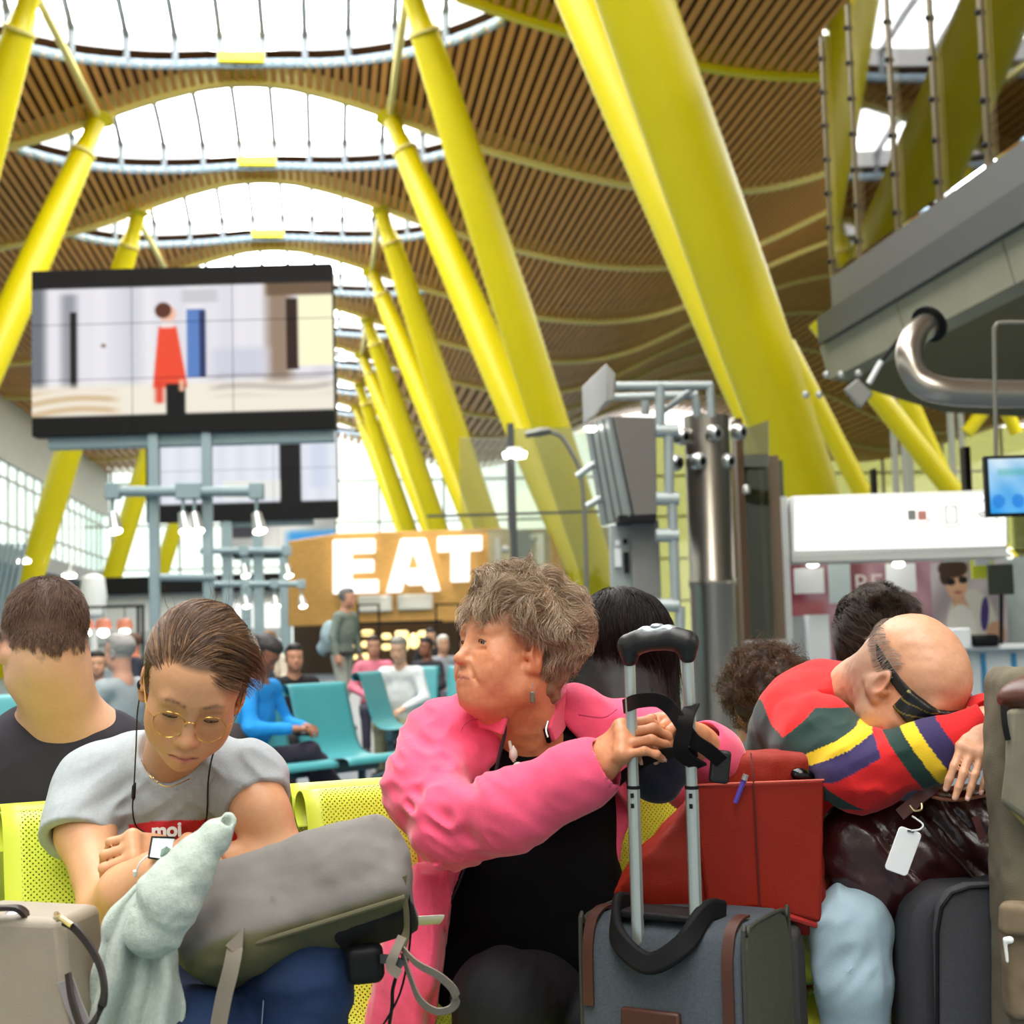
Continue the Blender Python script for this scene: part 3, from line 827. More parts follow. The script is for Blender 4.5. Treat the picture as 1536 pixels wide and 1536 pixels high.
# tilted box: dark side facing us, ribbed aluminium face on the left
qd('display_box', [(920, 624, 12), (984, 626, 12), (986, 772, 12), (951, 774, 12)], [(882, 640, 13.2), (940, 640, 13.6), (940, 775, 13.6), (906, 788, 13.2)], M_boxf)
rib = MB()
for k in range(4):
    a = (k+.15)/4; b = (k+.85)/4
    def mixp(p, q, f): return tuple(p[i]*(1-f)+q[i]*f for i in range(3))
    T0, T1, B0, B1 = (881, 640, 13.19), (919, 624, 11.97), (905, 789, 13.19), (950, 775, 11.97)
    q4 = [mixp(T0, T1, a), mixp(T0, T1, b), mixp(B0, B1, b), mixp(B0, B1, a)]
    mb = MB(); V = [W(*p) for p in q4]; off = np.array([-.03, -.02, 0]); mb.add(V+[v+off for v in V], [(0, 1, 2, 3), (7, 6, 5, 4), (0, 4, 5, 1), (1, 5, 6, 2), (2, 6, 7, 3), (3, 7, 4, 0)]); mb.build('rib_panel', M_slats, t)
qd('top_sign', [(909, 545, 12), (923, 560, 12), (922, 600, 12), (910, 602, 12)], [(873, 580, 13), (876, 582, 13.1), (878, 636, 13.1), (875, 637, 13)], mat('silver_sign_panel', (170, 168, 164), .35, .3))
MB().lathe([(.05, .02), (.055, 0), (.03, -.02)], W(886, 644, 12.6), 14).build('downlight', M_lamp, t)
slab('tower_body', 950, 780, 992, 1000, 12.2, .35, mat('dusty_grey_panel', (128, 126, 124), .6), t, .01, to_floor=True)
slab('tower_front', 918, 786, 950, 1000, 12.35, .2, M_slats, t, .01, to_floor=True)
for x0, y0, x1, y1 in ((923, 810, 930, 818), (935, 808, 941, 816), (922, 822, 932, 850), (936, 828, 944, 860)): slab('notice', x0, y0, x1, y1, 12.3, .02, M_black if x0 > 930 else M_white, t)
slab('black_fin', 928, 772, 985, 782, 12, .4, M_black, t)
M_tub = mat('painted_truss_tube', (176, 184, 184), .4, .3)
def tb(name, a, b, r=.035): MB().cyl(W(*a), W(*b), r, 10).build(name, M_tub, t)
tb('truss_tube', (924, 579, 12), (1068, 578, 12)); tb('truss_tube', (922, 596, 12.4), (1046, 592, 12.4)); tb('truss_tube', (1065, 576, 12), (1067, 625, 12))
tb('truss_tube', (968, 596, 12.6), (968, 622, 12.6)); tb('truss_tube', (1043, 594, 12.4), (1046, 625, 12.4)); tb('truss_tube', (990, 576, 12), (990, 645, 12), .04)
tb('truss_tube', (1003, 640, 12), (1004, 745, 12), .04); tb('truss_tube', (1008, 748, 12), (1014, 910, 12), .04); tb('truss_tube', (1020, 910, 12), (1020, 1000, 12), .04)
tb('truss_brace', (996, 616, 12.4), (1044, 580, 12.2), .025)
tb('truss_brace', (865, 715, 13), (900, 690, 13), .03); tb('truss_brace', (880, 760, 13), (905, 745, 13), .03)
for y in (646, 748, 803, 908):
    tb('truss_joint', (984, y, 12), (1018, y, 12), .055)

# ---- steel air column with jet nozzles
M_steel = mat('brushed_stainless', (168, 160, 150), .3, .95, var=.06, vscale=3, stretch=(1, 1, .05))
t = thing('air_column', 'stainless steel air column with round jet nozzles and a collar ring', 'air column', ground(W(1058, 900, 13)))
p = W(1056, 625, 13); b = W(1062, 900, 13); r = .197
MB().lathe([(r, 0), (r, b[2]+.1), (r+.012, b[2]+.12), (r+.012, b[2]+.17), (r, b[2]+.19), (r, p[2])], (p[0]+.02, p[1], 0), 32).build('shaft', M_steel, t)
for x, y, dd in ((1022, 655, 12.9), (1070, 650, 12.78), (1047, 692, 12.78), (1090, 692, 12.85), (1108, 648, 13.1), (1012, 694, 13.0)):
    q = W(x, y, dd); ax = np.array([.62, -.75, -.12])
    n = MB().lathe([(.03, -.05), (.07, -.035), (.078, 0), (.07, .04), (.05, .065), (.034, .06)], q, 18, ax).build('jet_nozzle', M_alu, t)
    MB().lathe([(.034, .058), (.03, .068), (.001, .068)], q, 14, ax).build('nozzle_mouth', M_black, n)
t = thing('glazed_shaft', 'dark glazed service shaft with steel edges right of the air column', 'service shaft', ground(W(1135, 900, 13.5)))
slab('edge_strip', 1090, 640, 1098, 1075, 13.1, .04, mat('pale_edge', (190, 180, 140), .4), t, to_floor=True)
slab('yellow_back', 1094, 700, 1115, 1075, 13.8, .05, mat('olive_panel', (150, 128, 40), .5), t, to_floor=True)
slab('bronze_panel', 1112, 625, 1122, 1075, 13.4, .3, mat('bronze_panel', (96, 72, 52), .4, .4), t, to_floor=True)
slab('glass_pane', 1116, 680, 1160, 1075, 13.45, .03, glass('dark_green_glass', (150, 158, 126), .94), t, to_floor=True)
slab('dark_back', 1116, 690, 1182, 1075, 14.6, .05, mat('dark_green_back', (62, 68, 46), .5, var=.4, vscale=3), t, to_floor=True)
slab('steel_edge', 1152, 682, 1176, 1075, 13.6, .25, mat('dull_bronze_steel', (126, 108, 90), .4, .6), t, to_floor=True)
slab('cross_rail', 1118, 960, 1182, 965, 13.3, .04, M_alu, t)
mb = MB().prism([W(*q) for q in ((1114, 645, 13.4), (1153, 630, 13.4), (1154, 700, 13.4), (1116, 700, 13.4))], (0, .03, 0)); mb.build('top_pane', glass('top_glass', (216, 214, 190), .8, .2), t)
mb = MB(); mb.lathe([(.02, .05), (.035, .03), (.035, -.02), (.02, -.03)], W(1120, 736, 13.2), 12); mb.build('fitting', M_alu, t)
# ---- concrete balcony, balustrade and duct on the right
M_cdark = mat('dark_fascia', (96, 96, 98), .5); M_cl = mat('concrete_edge', (150, 147, 126), .75, var=.06, vscale=2); M_soff = mat('olive_soffit', (104, 98, 68), .8, var=.08, vscale=.6)
t = hall_empty('concrete_balcony', 'overhanging concrete balcony with dark fascia at the upper right', 'balcony')
bx0 = 6.1; ye = 17.0; yn = 2.0
loc(MB().prism([(bx0-.06, ye, 4.86), (bx0+.25, ye, 4.86), (bx0+.25, ye, 5.32), (bx0-.06, ye, 5.26)], (0, yn-ye, 0)).build('fascia', M_cdark, t))
loc(MB().prism([(bx0-.18, ye+.2, 4.5), (bx0+.2, ye+.2, 4.5), (bx0+.2, ye+.2, 4.83), (bx0-.18, ye+.2, 4.83)], (0, yn-ye, 0)).build('fascia_lower', M_dk, t))
for i in range(6):
    y1 = ye+.4-i*2.5
    loc(MB().prism([(bx0, y1-.015, 4.1), (bx0+.4, y1-.015, 4.05), (bx0+.4, y1-.015, 4.55), (bx0-.1, y1-.015, 4.5)], (0, -2.47, 0)).build('edge_panel', M_cl, t))
loc(MB().prism([(bx0+.05, ye+.4, 4.12), (bx0+1.5, ye+.6, 3.72), (bx0+4.0, ye+1, 3.62), (bx0+14, ye+1.5, 3.7), (bx0+14, ye+1.5, 5.0), (bx0+.1, ye+.3, 5.0)], (0, yn-ye-1, 0)).build('soffit', M_soff, t))
t = hall_empty('glass_balustrade', 'tall glass balustrade with studded steel posts on the concrete balcony', 'balustrade')
M_post = mat('bronze_post', (112, 100, 80), .4, .6)
posts = []
for px, yt in ((1290, 118), (1336, 30), (1402, -60), (1474, -90), (1560, -140), (1680, -200)):
    Yp = 6.12*FPX/(px-490)
    top = hallpt(px-14, yt, Yp); X = 6.12; zt = min(top[2], 5.3+3.0)
    posts.append((Yp, 8.3))
    b_ = loc(MB().box((X, Yp, 5.3+1.5), (.05, .09, 3.0)).build('post', M_post, t))
    for j in range(7): loc(MB().lathe([(.03, 0), (.03, .02), (.012, .03)], (X-.03, Yp, 5.5+j*.42), 10, (-1, -.5, 0)).build('stud', M_black, b_))
M_bal = glass('balustrade_glass', (247, 248, 240), .88)
for (ya, _), (yb, _) in zip(posts[:-1], posts[1:]):
    loc(MB().box((6.12, (ya+yb)/2, 6.85), (.02, abs(ya-yb)-.12, 3.0)).build('pane', M_bal, t))
t = thing('duct_pipe', 'shiny steel duct elbow under the concrete balcony', 'duct', W(1380, 500, 10))
pts = spline([W(1392, 488, 10), W(1372, 505, 9.9), W(1364, 535, 9.8), W(1378, 570, 9.75), W(1410, 585, 9.7), W(1470, 590, 9.7), W(1600, 592, 9.7)], 6)
MB().tube(pts, .09, 18).build('elbow', mat('duct_steel', (168, 160, 150), .28, .9), t)
MB().lathe([(.13, -.01), (.13, .01)], W(1394, 486, 10), 20, W(1394, 486, 10)-W(1372, 505, 9.9)).build('flange', M_black, t)
# ---- flood light cluster and struts behind the balcony
t = thing('floodlight', 'square grey floodlight head on the slanting struts under the balcony', 'floodlight', W(1290, 590, 16))
mb = MB(); mb.prism([W(*q) for q in ((1268, 583, 16), (1287, 567, 16), (1311, 590, 16), (1292, 612, 16))], (0, .12, 0)); mb.build('lamp_head', mat('grey_floodlight', (150, 148, 142), .5), t, .02)
MB().cyl(W(1322, 542, 16), W(1303, 575, 16), .03, 8).build('stem', M_white, t); MB().cyl(W(1322, 542, 16), W(1334, 520, 15.9)+np.array([.25, 0, .25]), .02, 8).build('hanger', M_black, t)
for x, y in ((1240, 562), (1262, 562), (1288, 560), (1209, 592), (1229, 592)): MB().lathe([(.005, .04), (.03, .03), (.04, 0), (.03, -.03), (.005, -.04)], W(x, y, 16), 10).build('ball_joint', M_alu, t)
for i, (a, b_, r, lab) in enumerate((((1178, 515, 26), (1312, 775, 26), .17, 'thin slanted yellow strut just right of the thickest column'), ((1226, 480, 30), (1400, 700, 30), .22, 'slanted yellow strut passing the square floodlight head'),
                                     ((1348, 570, 34), (1416, 720, 34), .22, 'slanted yellow strut under the steel duct elbow'), ((1488, 600, 40), (1450, 650, 40), .18, 'short yellow strut leaning right, above the blue screen'),
                                     ((1502, 600, 45), (1525, 650, 45), .2, 'short yellow strut at the right edge above the blue screen'))):
    pa, pb_ = W(*a), W(*b_); dv_ = pb_-pa; o = MB().tube([pa, pa-dv_*(pa[2]/dv_[2])] if i < 3 else [pb_, pb_+(pa-pb_)*((12.5-pb_[2])/(pa-pb_)[2])], r, 12).build('slanted_strut', M_yel); tag(o, lab, 'strut', 'thin slanted yellow struts on the right')
# far frames / columns in the right-hand haze
for i, (x, y0, dd, w_) in enumerate(((1338, 595, 40, 8), (1352, 600, 42, 6), (1360, 620, 38, 10), (1425, 615, 44, 8), (1440, 615, 45, 6), (1318, 700, 25, 7), (1462, 665, 18, 9))):
    p = W(x, y0, dd); p[1] += (.0 if i < 5 else .4); o = MB().box((p[0], p[1], p[2]/2), (w_*dd/FPX, .2, p[2])).build('steel_mullion', M_mull if i < 5 else M_black)
    tag(o, ('slim grey mast behind the kiosk, leftmost of the pale pair', 'slim grey mast behind the kiosk, second of the pale pair', 'thickest slim grey mast, between the two struts behind the kiosk', 'slim grey mast left of the two farthest behind the kiosk sign', 'farthest slim grey mast behind the right end of the kiosk sign', 'short black mast above the left part of the kiosk sign', 'short black mast just left of the blue hanging screen')[i], 'mast', 'slim grey masts behind the kiosk' if i < 5 else 'short black masts behind the kiosk')

# ---- kiosk
t = thing('kiosk', 'white kiosk with a lit sign board and burgundy back wall', 'kiosk', ground(W(1340, 900, 14)))
d = 14
mb = MB().prism([W(x, y, d) for x, y in ((1187, 744), (1481, 735), (1512, 740), (1513, 822), (1187, 838))], (0, .5, 0)); sg = mb.build('sign_board', mat('white_sign_case', (236, 236, 232), .4), t, .02)
MB().prism([W(x, y, d-.03) for x, y in ((1194, 748), (1508, 741), (1509, 818), (1194, 826))], (0, .03, 0)).build('lit_panel', emit('sign_panel_white', (255, 254, 248), 1.2), sg)
M_faint = mat('faint_sign_print', (150, 146, 146), .5)
for x in (1375, 1427, 1476):
    c = W(x, 771, d-.045); mb = MB(); n = 28
    for k in range(n):
        a0, a1 = 2*math.pi*k/n, 2*math.pi*(k+1)/n
        def rp(a, r): return c+np.array([r*math.cos(a), 0, r*math.sin(a)])
        mb.add([rp(a0, .13), rp(a1, .13), rp(a1, .118), rp(a0, .118)], [(0, 1, 2, 3)])
    mb.build('icon_ring', M_faint, sg)
def flat(name, x0, y0, x1, y1, dd, m, par, th=.01, bev=0): return slab(name, x0, y0, x1, y1, dd, th, m, par, bev)
flat('card_icon', 1362, 765, 1374, 780, d-.05, mat('grey_print', (150, 148, 146), .5), sg); flat('card_icon', 1377, 766, 1390, 780, d-.05, mat('red_print', (222, 150, 140), .5), sg)
for a in ((1420, 758, 1434, 760), (1420, 783, 1434, 785), (1418, 758, 1420, 785), (1434, 758, 1436, 785)): flat('phone_icon', *a, d-.05, M_faint, sg)
for r in (5, 9, 13):
    mb = MB(); c = W(1476, 780, d-.05)
    mb.tube([c+np.array([r*d/FPX*math.sin(a), 0, r*d/FPX*math.cos(a)]) for a in np.linspace(-.9, .9, 8)], .006, 5); mb.build('wifi_icon', mat('dark_print', (96, 84, 90), .5), sg)
def text(body, px, py, dd, size, m, parent, name='lettering', ext=.004, sx=1.0, off=0.0):
    cu = bpy.data.curves.new(name, 'FONT'); cu.body = body; cu.size = size; cu.extrude = ext; cu.align_x = 'CENTER'; cu.align_y = 'CENTER'; cu.offset = off
    tmp = bpy.data.objects.new('tmp', cu); COL.objects.link(tmp)
    me = bpy.data.meshes.new_from_object(tmp.evaluated_get(bpy.context.evaluated_depsgraph_get())); bpy.data.objects.remove(tmp)
    o = bpy.data.objects.new(name, me); me.materials.clear(); me.materials.append(m); COL.objects.link(o)
    o.matrix_basis = Matrix.Translation(Vector(W(px, py, dd))) @ Matrix.Rotation(math.pi/2, 4, 'X') @ Matrix.Diagonal((sx, 1, 1, 1))
    if parent is not None: o.parent = parent; o.matrix_parent_inverse = parent.matrix_basis.inverted()
    return o
slab('left_post', 1174, 744, 1186, 1010, d, .2, M_white, t, to_floor=True)
slab('canopy_edge', 1187, 826, 1515, 840, d, .5, mat('pale_grey_edge', (206, 206, 200), .5), t, .01)
# printed back wall
def wallpic(u, v):
    n = np.sin(u*14+v*6)*.5+np.sin(u*31-v*17)*.3
    c = np.stack([164+30*n, 122+30*n, 130+28*n], -1)
    def put(a, b, p, q, col, s=.02):
        k = np.clip((u-a)/s+.5, 0, 1)*np.clip((b-u)/s+.5, 0, 1)*np.clip((v-p)/s+.5, 0, 1)*np.clip((q-v)/s+.5, 0, 1)
        c[:] = c*(1-k[..., None])+np.array(col, float)*k[..., None]
    put(-1, .13, -1, .5, (128, 52, 62), .05); put(.29, .5, -1, .3, (118, 62, 66), .08); put(.55, .7, .2, .75, (196, 184, 190), .1); put(.02, .25, .35, .55, (166, 88, 92), .06)
    for k in range(3):
        e = np.abs(np.sqrt(((u-.2-.14*k)*2.2)**2+(v-.75)**2)-.22); m_ = np.clip((.03-e)*40, 0, 1)*.5
        c[:] = c*(1-m_[..., None])+np.array([120, 96, 120])*m_[..., None]
    return c
def painted(name, x0, y0, x1, y1, dd, pic, m, parent, nu=60, nv=50):
    uu, vv = np.meshgrid(np.linspace(0, 1, nu+1), np.linspace(0, 1, nv+1), indexing='ij')
    ctr = W((x0+x1)/2, (y0+y1)/2, dd); w, h = (x1-x0)*dd/FPX, (y1-y0)*dd/FPX
    V = np.stack([ctr[0]+(uu-.5)*w, np.full_like(uu, ctr[1]), ctr[2]-(vv-.5)*h], -1).reshape(-1, 3)
    ii, jj = np.meshgrid(np.arange(nu), np.arange(nv), indexing='ij'); a = (ii*(nv+1)+jj).ravel()
    me = new_mesh(name, V, np.stack([a, a+1, a+nv+2, a+nv+1], 1), False)
    col = pic(uu, vv).reshape(-1, 3)/255; lin = np.where(col > .04045, ((np.maximum(col, 0)+.055)/1.055)**2.4, col/12.92)
    at = me.color_attributes.new('tint', 'FLOAT_COLOR', 'POINT'); c4 = np.ones((len(V), 4), np.float32); c4[:, :3] = np.clip(lin, 0, 1); at.data.foreach_set('color', c4.ravel())
    o = bpy.data.objects.new(name, me); link(o, parent, m); return o
M_print = mat('printed_panel', (200, 200, 200), .5, attr='tint')
painted('printed_wall', 1178, 842, 1420, 1010, 15.6, wallpic, M_print, t)
text('RE', 1303, 877, 15.0, .27, mat('wall_letter', (220, 206, 200), .5), t, 'lettering')
for i, (x0, y0, x1, y1) in enumerate(((1192, 852, 1236, 890), (1244, 846, 1276, 905), (1330, 845, 1374, 888))): slab('hanging_panel', x0, y0, x1, y1, 15.0, .03, M_white if i != 1 else mat('pale_teal_panel', (196, 208, 208), .4), t)
for x in (1219, 1348): MB().lathe([(.05, .03), (.06, 0), (.02, -.02)], W(x, 848, 14.8), 14).build('downlight', M_lamp, t)
slab('plinth', 1182, 924, 1216, 985, 14.8, .3, mat('grey_plinth', (186, 188, 190), .5), t, to_floor=True); slab('plinth', 1216, 922, 1245, 1000, 14.5, .3, M_white, t, to_floor=True)
slab('blue_stripe', 1216, 990, 1300, 1003, 14.3, .06, mat('cyan_blue_trim', (30, 128, 176), .4), t)
slab('counter_top', 1340, 968, 1560, 976, 13.8, .5, M_white, t, .01)
slab('counter_front', 1340, 976, 1560, 1060, 13.9, .4, mat('pale_counter', (220, 226, 226), .45), t, to_floor=True)
M_cy = mat('cyan_blue_trim', (30, 128, 176), .4)
for x0, y0, x1, y1 in ((1474, 980, 1480, 1050), (1520, 980, 1526, 1050), (1474, 1040, 1526, 1050)): slab('counter_trim', x0, y0, x1, y1, 13.85, .04, M_cy, t)
text('S', 1515, 831, 13.9, .16, M_sign, t, 'lettering')
# life-size poster of a young man in sunglasses (flat print)
def poster(u, v):
    c = np.stack([np.full_like(u, 190.), np.full_like(u, 176.), np.full_like(u, 180.)], -1)
    c[..., 0] += 20*np.sin(u*9+v*7); c[..., 1] += 20*np.sin(u*9+v*7); c[..., 2] += 20*np.sin(u*9+v*7)
    def ell(cx, cy, rx, ry, col, s=8, rotv=0):
        x, y = u-cx, v-cy; e = np.sqrt(((x*math.cos(rotv)+y*math.sin(rotv))/rx)**2+((y*math.cos(rotv)-x*math.sin(rotv))/ry)**2)
        k = np.clip((1-e)*s+.5, 0, 1); c[:] = c*(1-k[..., None])+np.array(col, float)*k[..., None]
    ell(.52, .78, .34, .45, (226, 220, 206)); ell(.38, .75, .1, .3, (206, 160, 128), 8, .2)
    ell(.36, .44, .085, .12, (206, 152, 118)); ell(.34, .25, .145, .2, (224, 172, 138)); ell(.30, .08, .2, .11, (66, 42, 32)); ell(.19, .17, .07, .1, (66, 42, 32), 8)
    ell(.27, .235, .062, .044, (16, 14, 18), 12); ell(.43, .215, .062, .044, (16, 14, 18), 12); ell(.36, .36, .055, .014, (170, 90, 84))
    ell(.38, .56, .11, .13, (218, 168, 136)); ell(.38, .80, .2, .3, (236, 232, 222)); ell(.7, .62, .055, .2, (70, 50, 120), 8, .1)
    ell(.84, .85, .13, .14, (212, 164, 128)); ell(.3, .9, .1, .08, (206, 156, 122))
    return c
painted('poster', 1398, 842, 1510, 970, 14.9, poster, M_print, t, 90, 100)
slab('backdrop', 1420, 836, 1560, 972, 15.1, .05, mat('pale_kiosk_back', (176, 188, 182), .5, var=.2, vscale=3), t)
slab('yellow_stand_in', 1458, 834, 1490, 868, 14.7, .03, mat('yellow_stand_in', (226, 232, 60), .5), t); slab('white_stand_in', 1462, 838, 1486, 848, 14.66, .02, M_white, t)  # made-up panel in place of an unidentified yellow shape
# dark monitor and boxes on the counter
o = slab('monitor', 1483, 846, 1521, 892, 13.9, .05, mat('olive_black_screen', (40, 44, 30), .3), None, .01); tag(o, 'dark monitor standing at the end of the kiosk counter', 'monitor')
MB().cyl(W(1502, 892, 13.95), W(1502, 972, 13.95), .02, 8).build('stand', M_black, o)
o = slab('white_box', 1424, 942, 1458, 975, 13.7, .2, M_white, None, .02); tag(o, 'small white box lying on the kiosk counter', 'box')
o = slab('black_case', 1460, 952, 1500, 970, 13.75, .2, M_black, None, .03); tag(o, 'low black case on the kiosk counter', 'case')
# blue screen on a hanging rod
t = thing('hanging_screen', 'blue lit screen hanging on a rod at the right edge', 'screen', W(1520, 727, 8))
def blue(u, v):
    n = np.sin(u*7+v*5)*.5+np.sin(u*15-v*9)*.4
    c = np.stack([188+30*n-120*v, 216+18*n-50*v, 236+8*n], -1)
    k = np.clip((.1-np.abs(v-.25))*12, 0, 1)*np.clip((u-.1)*20, 0, 1)*np.clip((.8-u)*20, 0, 1)*.5; c[:] = c*(1-k[..., None])+np.array([70, 170, 150])*k[..., None]
    for cx in (.12, .4, .62):
        e = np.sqrt(((u-cx)/.1)**2+((v-.78)/.14)**2); k = np.clip((1-e)*6, 0, 1)*.6; c[:] = c*(1-k[..., None])+np.array([20, 110, 210])*k[..., None]
    return c
slab('bezel', 1479, 682, 1595, 774, 8, .05, M_black, t, .005)
painted('display', 1484, 687, 1590, 769, 7.99, blue, M_scr, t, 40, 40)
MB().cyl(W(1491, 490, 8), W(1494, 684, 8), .012, 8).build('rod', mat('grey_rod', (120, 116, 104), .5), t)
MB().tube(spline([W(1491, 500, 8), W(1494, 488, 8), W(1505, 484, 8), W(1560, 484, 8)], 4), .012, 8).build('rod', mat('grey_rod', (120, 116, 104)), t)
# ------------------------------------------------------------------ FOREGROUND: benches and luggage
def perforated(name, col, hole=.00115, pitch=.0046, dark=False):
    m = mat(name, col, .38, var=.02, vscale=6)
    nt = m.node_tree; N = nt.nodes; L = nt.links; b = N['Principled BSDF']; out = N['Material Output']
    uv = N.new('ShaderNodeUVMap'); uv.uv_map = 'sheet'
    sx = N.new('ShaderNodeSeparateXYZ'); L.new(uv.outputs['UV'], sx.inputs[0])
    def mth(op, a, b_=None, c=None):
        n = N.new('ShaderNodeMath'); n.operation = op
        for i, x in enumerate((a, b_, c)):
            if x is None: continue
            if isinstance(x, (int, float)): n.inputs[i].default_value = x
            else: L.new(x, n.inputs[i])
        return n.outputs[0]
    u, v = sx.outputs[0], sx.outputs[1]
    def dist(off):
        fu = mth('SUBTRACT', mth('FRACT', mth('ADD', mth('DIVIDE', u, pitch*2), off)), .5)
        fv = mth('SUBTRACT', mth('FRACT', mth('ADD', mth('DIVIDE', v, pitch*2), off)), .5)
        return mth('SQRT', mth('ADD', mth('MULTIPLY', fu, fu), mth('MULTIPLY', fv, fv)))
    h = mth('LESS_THAN', mth('MINIMUM', dist(0), dist(.5)), hole/(pitch*2)*1.35)
    # field of holes: leaves a plain margin
    def band(x, lo, hi): return mth('MULTIPLY', mth('GREATER_THAN', x, lo), mth('LESS_THAN', x, hi))
    fld = mth('MULTIPLY', band(u, .028, .44), band(v, .095, .62))
    fac = mth('MULTIPLY', h, fld)
    tr = N.new('ShaderNodeBsdfTransparent'); mx = N.new('ShaderNodeMixShader')
    L.new(fac, mx.inputs[0]); L.new(b.outputs[0], mx.inputs[1]); L.new(tr.outputs[0], mx.inputs[2]); L.new(mx.outputs[0], out.inputs['Surface'])
    return m
M_seat = perforated('lime_yellow_seat', (216, 226, 72))
M_teal = mat('teal_seat', (74, 158, 164), .4)
M_teald = mat('dark_teal_metal', (40, 74, 82), .5)
SEAT_PROF = [(-.030, .805), (-.046, .82), (-.05, .842), (-.038, .862), (-.015, .87), (.004, .862), (.016, .842), (.034, .78), (.062, .68), (.09, .58), (.115, .51), (.15, .462), (.2, .44), (.28, .435), (.38, .445), (.46, .452), (.5, .446), (.52, .43), (.522, .41)]
def seat_shell(name, m, parent, org, ang, width=.47, h=1.0, prof=SEAT_PROF, recline=0.0):
    """bent perforated sheet: org = left end of the back's top edge (sitter's right), ang = heading of the bench"""
    du = np.array([math.cos(ang), math.sin(ang), 0]); dv = np.array([math.sin(ang), -math.cos(ang), 0])
    pr = np.array(spline([np.array(p) for p in prof], 3)); n = len(pr)
    s = np.concatenate([[0], np.cumsum(np.linalg.norm(np.diff(pr, axis=0), axis=1))])
    nu = 12; V = []; UV = []
    for j in range(n):
        for i in range(nu+1):
            u = i/nu*width
            # rounded upper corners
            V.append(np.array(org)+du*u+dv*pr[j][0]+np.array([0, 0, pr[j][1]*h])); UV.append((u, s[j]))
    ii, jj = np.meshgrid(np.arange(nu), np.arange(n-1), indexing='ij'); a = (jj*(nu+1)+ii).ravel()
    Q = np.stack([a, a+1, a+nu+2, a+nu+1], 1)
    me = new_mesh(name, V, Q)
    uvl = me.uv_layers.new(name='sheet'); li = np.empty(len(me.loops), np.int32); me.loops.foreach_get('vertex_index', li)
    uvl.data.foreach_set('uv', np.array(UV, np.float32)[li].ravel())
    o = bpy.data.objects.new(name, me); link(o, parent, m)
    md = o.modifiers.new('s', 'SOLIDIFY'); md.thickness = .003
    return o
BANG = math.radians(25); BORG = np.array([-.865, 2.52, 0]); BDU = np.array([math.cos(BANG), math.sin(BANG), 0]); BDV = np.array([math.sin(BANG), -math.cos(BANG), 0])
M_leg = mat('grey_bench_leg', (120, 124, 124), .4, .6)
def bench(label, org, ang, n, first, m, lm, pitch=.52, group=None):
    t = thing('bench', label, 'bench', (org[0], org[1], 0), group=group)
    du = np.array([math.cos(ang), math.sin(ang), 0]); dv = np.array([math.sin(ang), -math.cos(ang), 0]); o3 = np.array([org[0], org[1], 0])
    for i in range(n):
        sh = seat_shell('seat', m, t, o3+du*(pitch*(first+i)), ang)
    a = o3+du*(pitch*first)+dv*.24+np.array([0, 0, .385]); b = o3+du*(pitch*(first+n)-.05)+dv*.24+np.array([0, 0, .385])
    MB().box((a+b)/2, (np.linalg.norm(b-a), .06, .08), Matrix.Rotation(ang, 3, 'Z')).build('rail', lm, t, .01)
    for f in (.12, .88):
        p = a+(b-a)*f
        mb = MB(); mb.tube([p, np.array([p[0], p[1], .1])], .025, 10)
        for sg in (-1, 1): mb.tube([np.array([p[0], p[1], .12]), np.array([p[0], p[1], .02])+dv*.25*sg], .02, 8)
        mb.build('leg', lm, t)
    return t
bf = bench('lime yellow perforated bench the woman in grey and the woman in pink sit on', BORG, BANG, 4, -1, M_seat, M_leg)
# armrest between the two women
o1 = BORG+BDU*.985
ar = MB(); a = W(512, 1389, 2.30); b = W(662, 1379, 2.38)
ar.tube([a+np.array([0, .02, -.05]), a, (a*.8+b*.2), b], None, 8, flat=[(.006, .016), (.006, .016), (.005, .016), (.004, .014)])
ar.build('armrest', mat('cream_armrest', (222, 218, 204), .4), bf)
# back to back row behind
RORG = BORG-BDV*.42+BDU*.47
M_seat2 = M_seat
br = bench('lime yellow bench standing back to back behind the front one', BORG+BDU*1.46-BDV*.16-BDV*.0, BANG+math.pi, 4, -.12, M_seat, M_leg)
o3 = W(1040, 1066, 3.7); br2 = bench('third lime bench seen between the suitcase handle and the striped sweater', np.array([o3[0], o3[1], 0]), math.radians(4), 1, 0, M_seat, M_leg)

# ---- taupe handbag, bottom left
def soft(name, S, h, m, parent=None, color=None, it=2): return skin(name, [(S, h)], m, parent, color, it)
M_taupe = mat('taupe_leather', (150, 138, 120), .5, var=.03, vscale=30, bump=.25, bscale=400)
M_strapd = mat('dark_strap_leather', (44, 34, 32), .5)
M_gold = mat('pale_gold', (216, 196, 150), .3, .9)
t = thing('handbag', 'taupe leather handbag with a dark strap on the left seat', 'handbag', W(40, 1560, 1.98))
V = [W(-70, 1372, 2.0), W(92, 1380, 2.0), W(116, 1620, 1.98), W(-80, 1620, 1.98)]
mb = MB(); mb.prism(V, (.02, .12, 0)); body = mb.build('body', M_taupe, t, .012, 3)
mb = MB(); mb.strip(spline([W(-40, 1366, 1.99), W(20, 1362, 2.0), W(42, 1375, 2.02)], 6), .016, .006, (0, 1, 0)); mb.build('top_handle', M_strapd, t)
mb = MB(); mb.strip(spline([W(95, 1382, 1.99), W(112, 1392, 1.97), W(135, 1420, 1.95), W(152, 1455, 1.93), W(156, 1495, 1.92), W(143, 1530, 1.93), W(125, 1545, 1.95), W(108, 1500, 1.97), W(102, 1460, 1.985)], 6), .011, .004, (.3, -.2, .6)); mb.build('shoulder_strap', M_strapd, t)
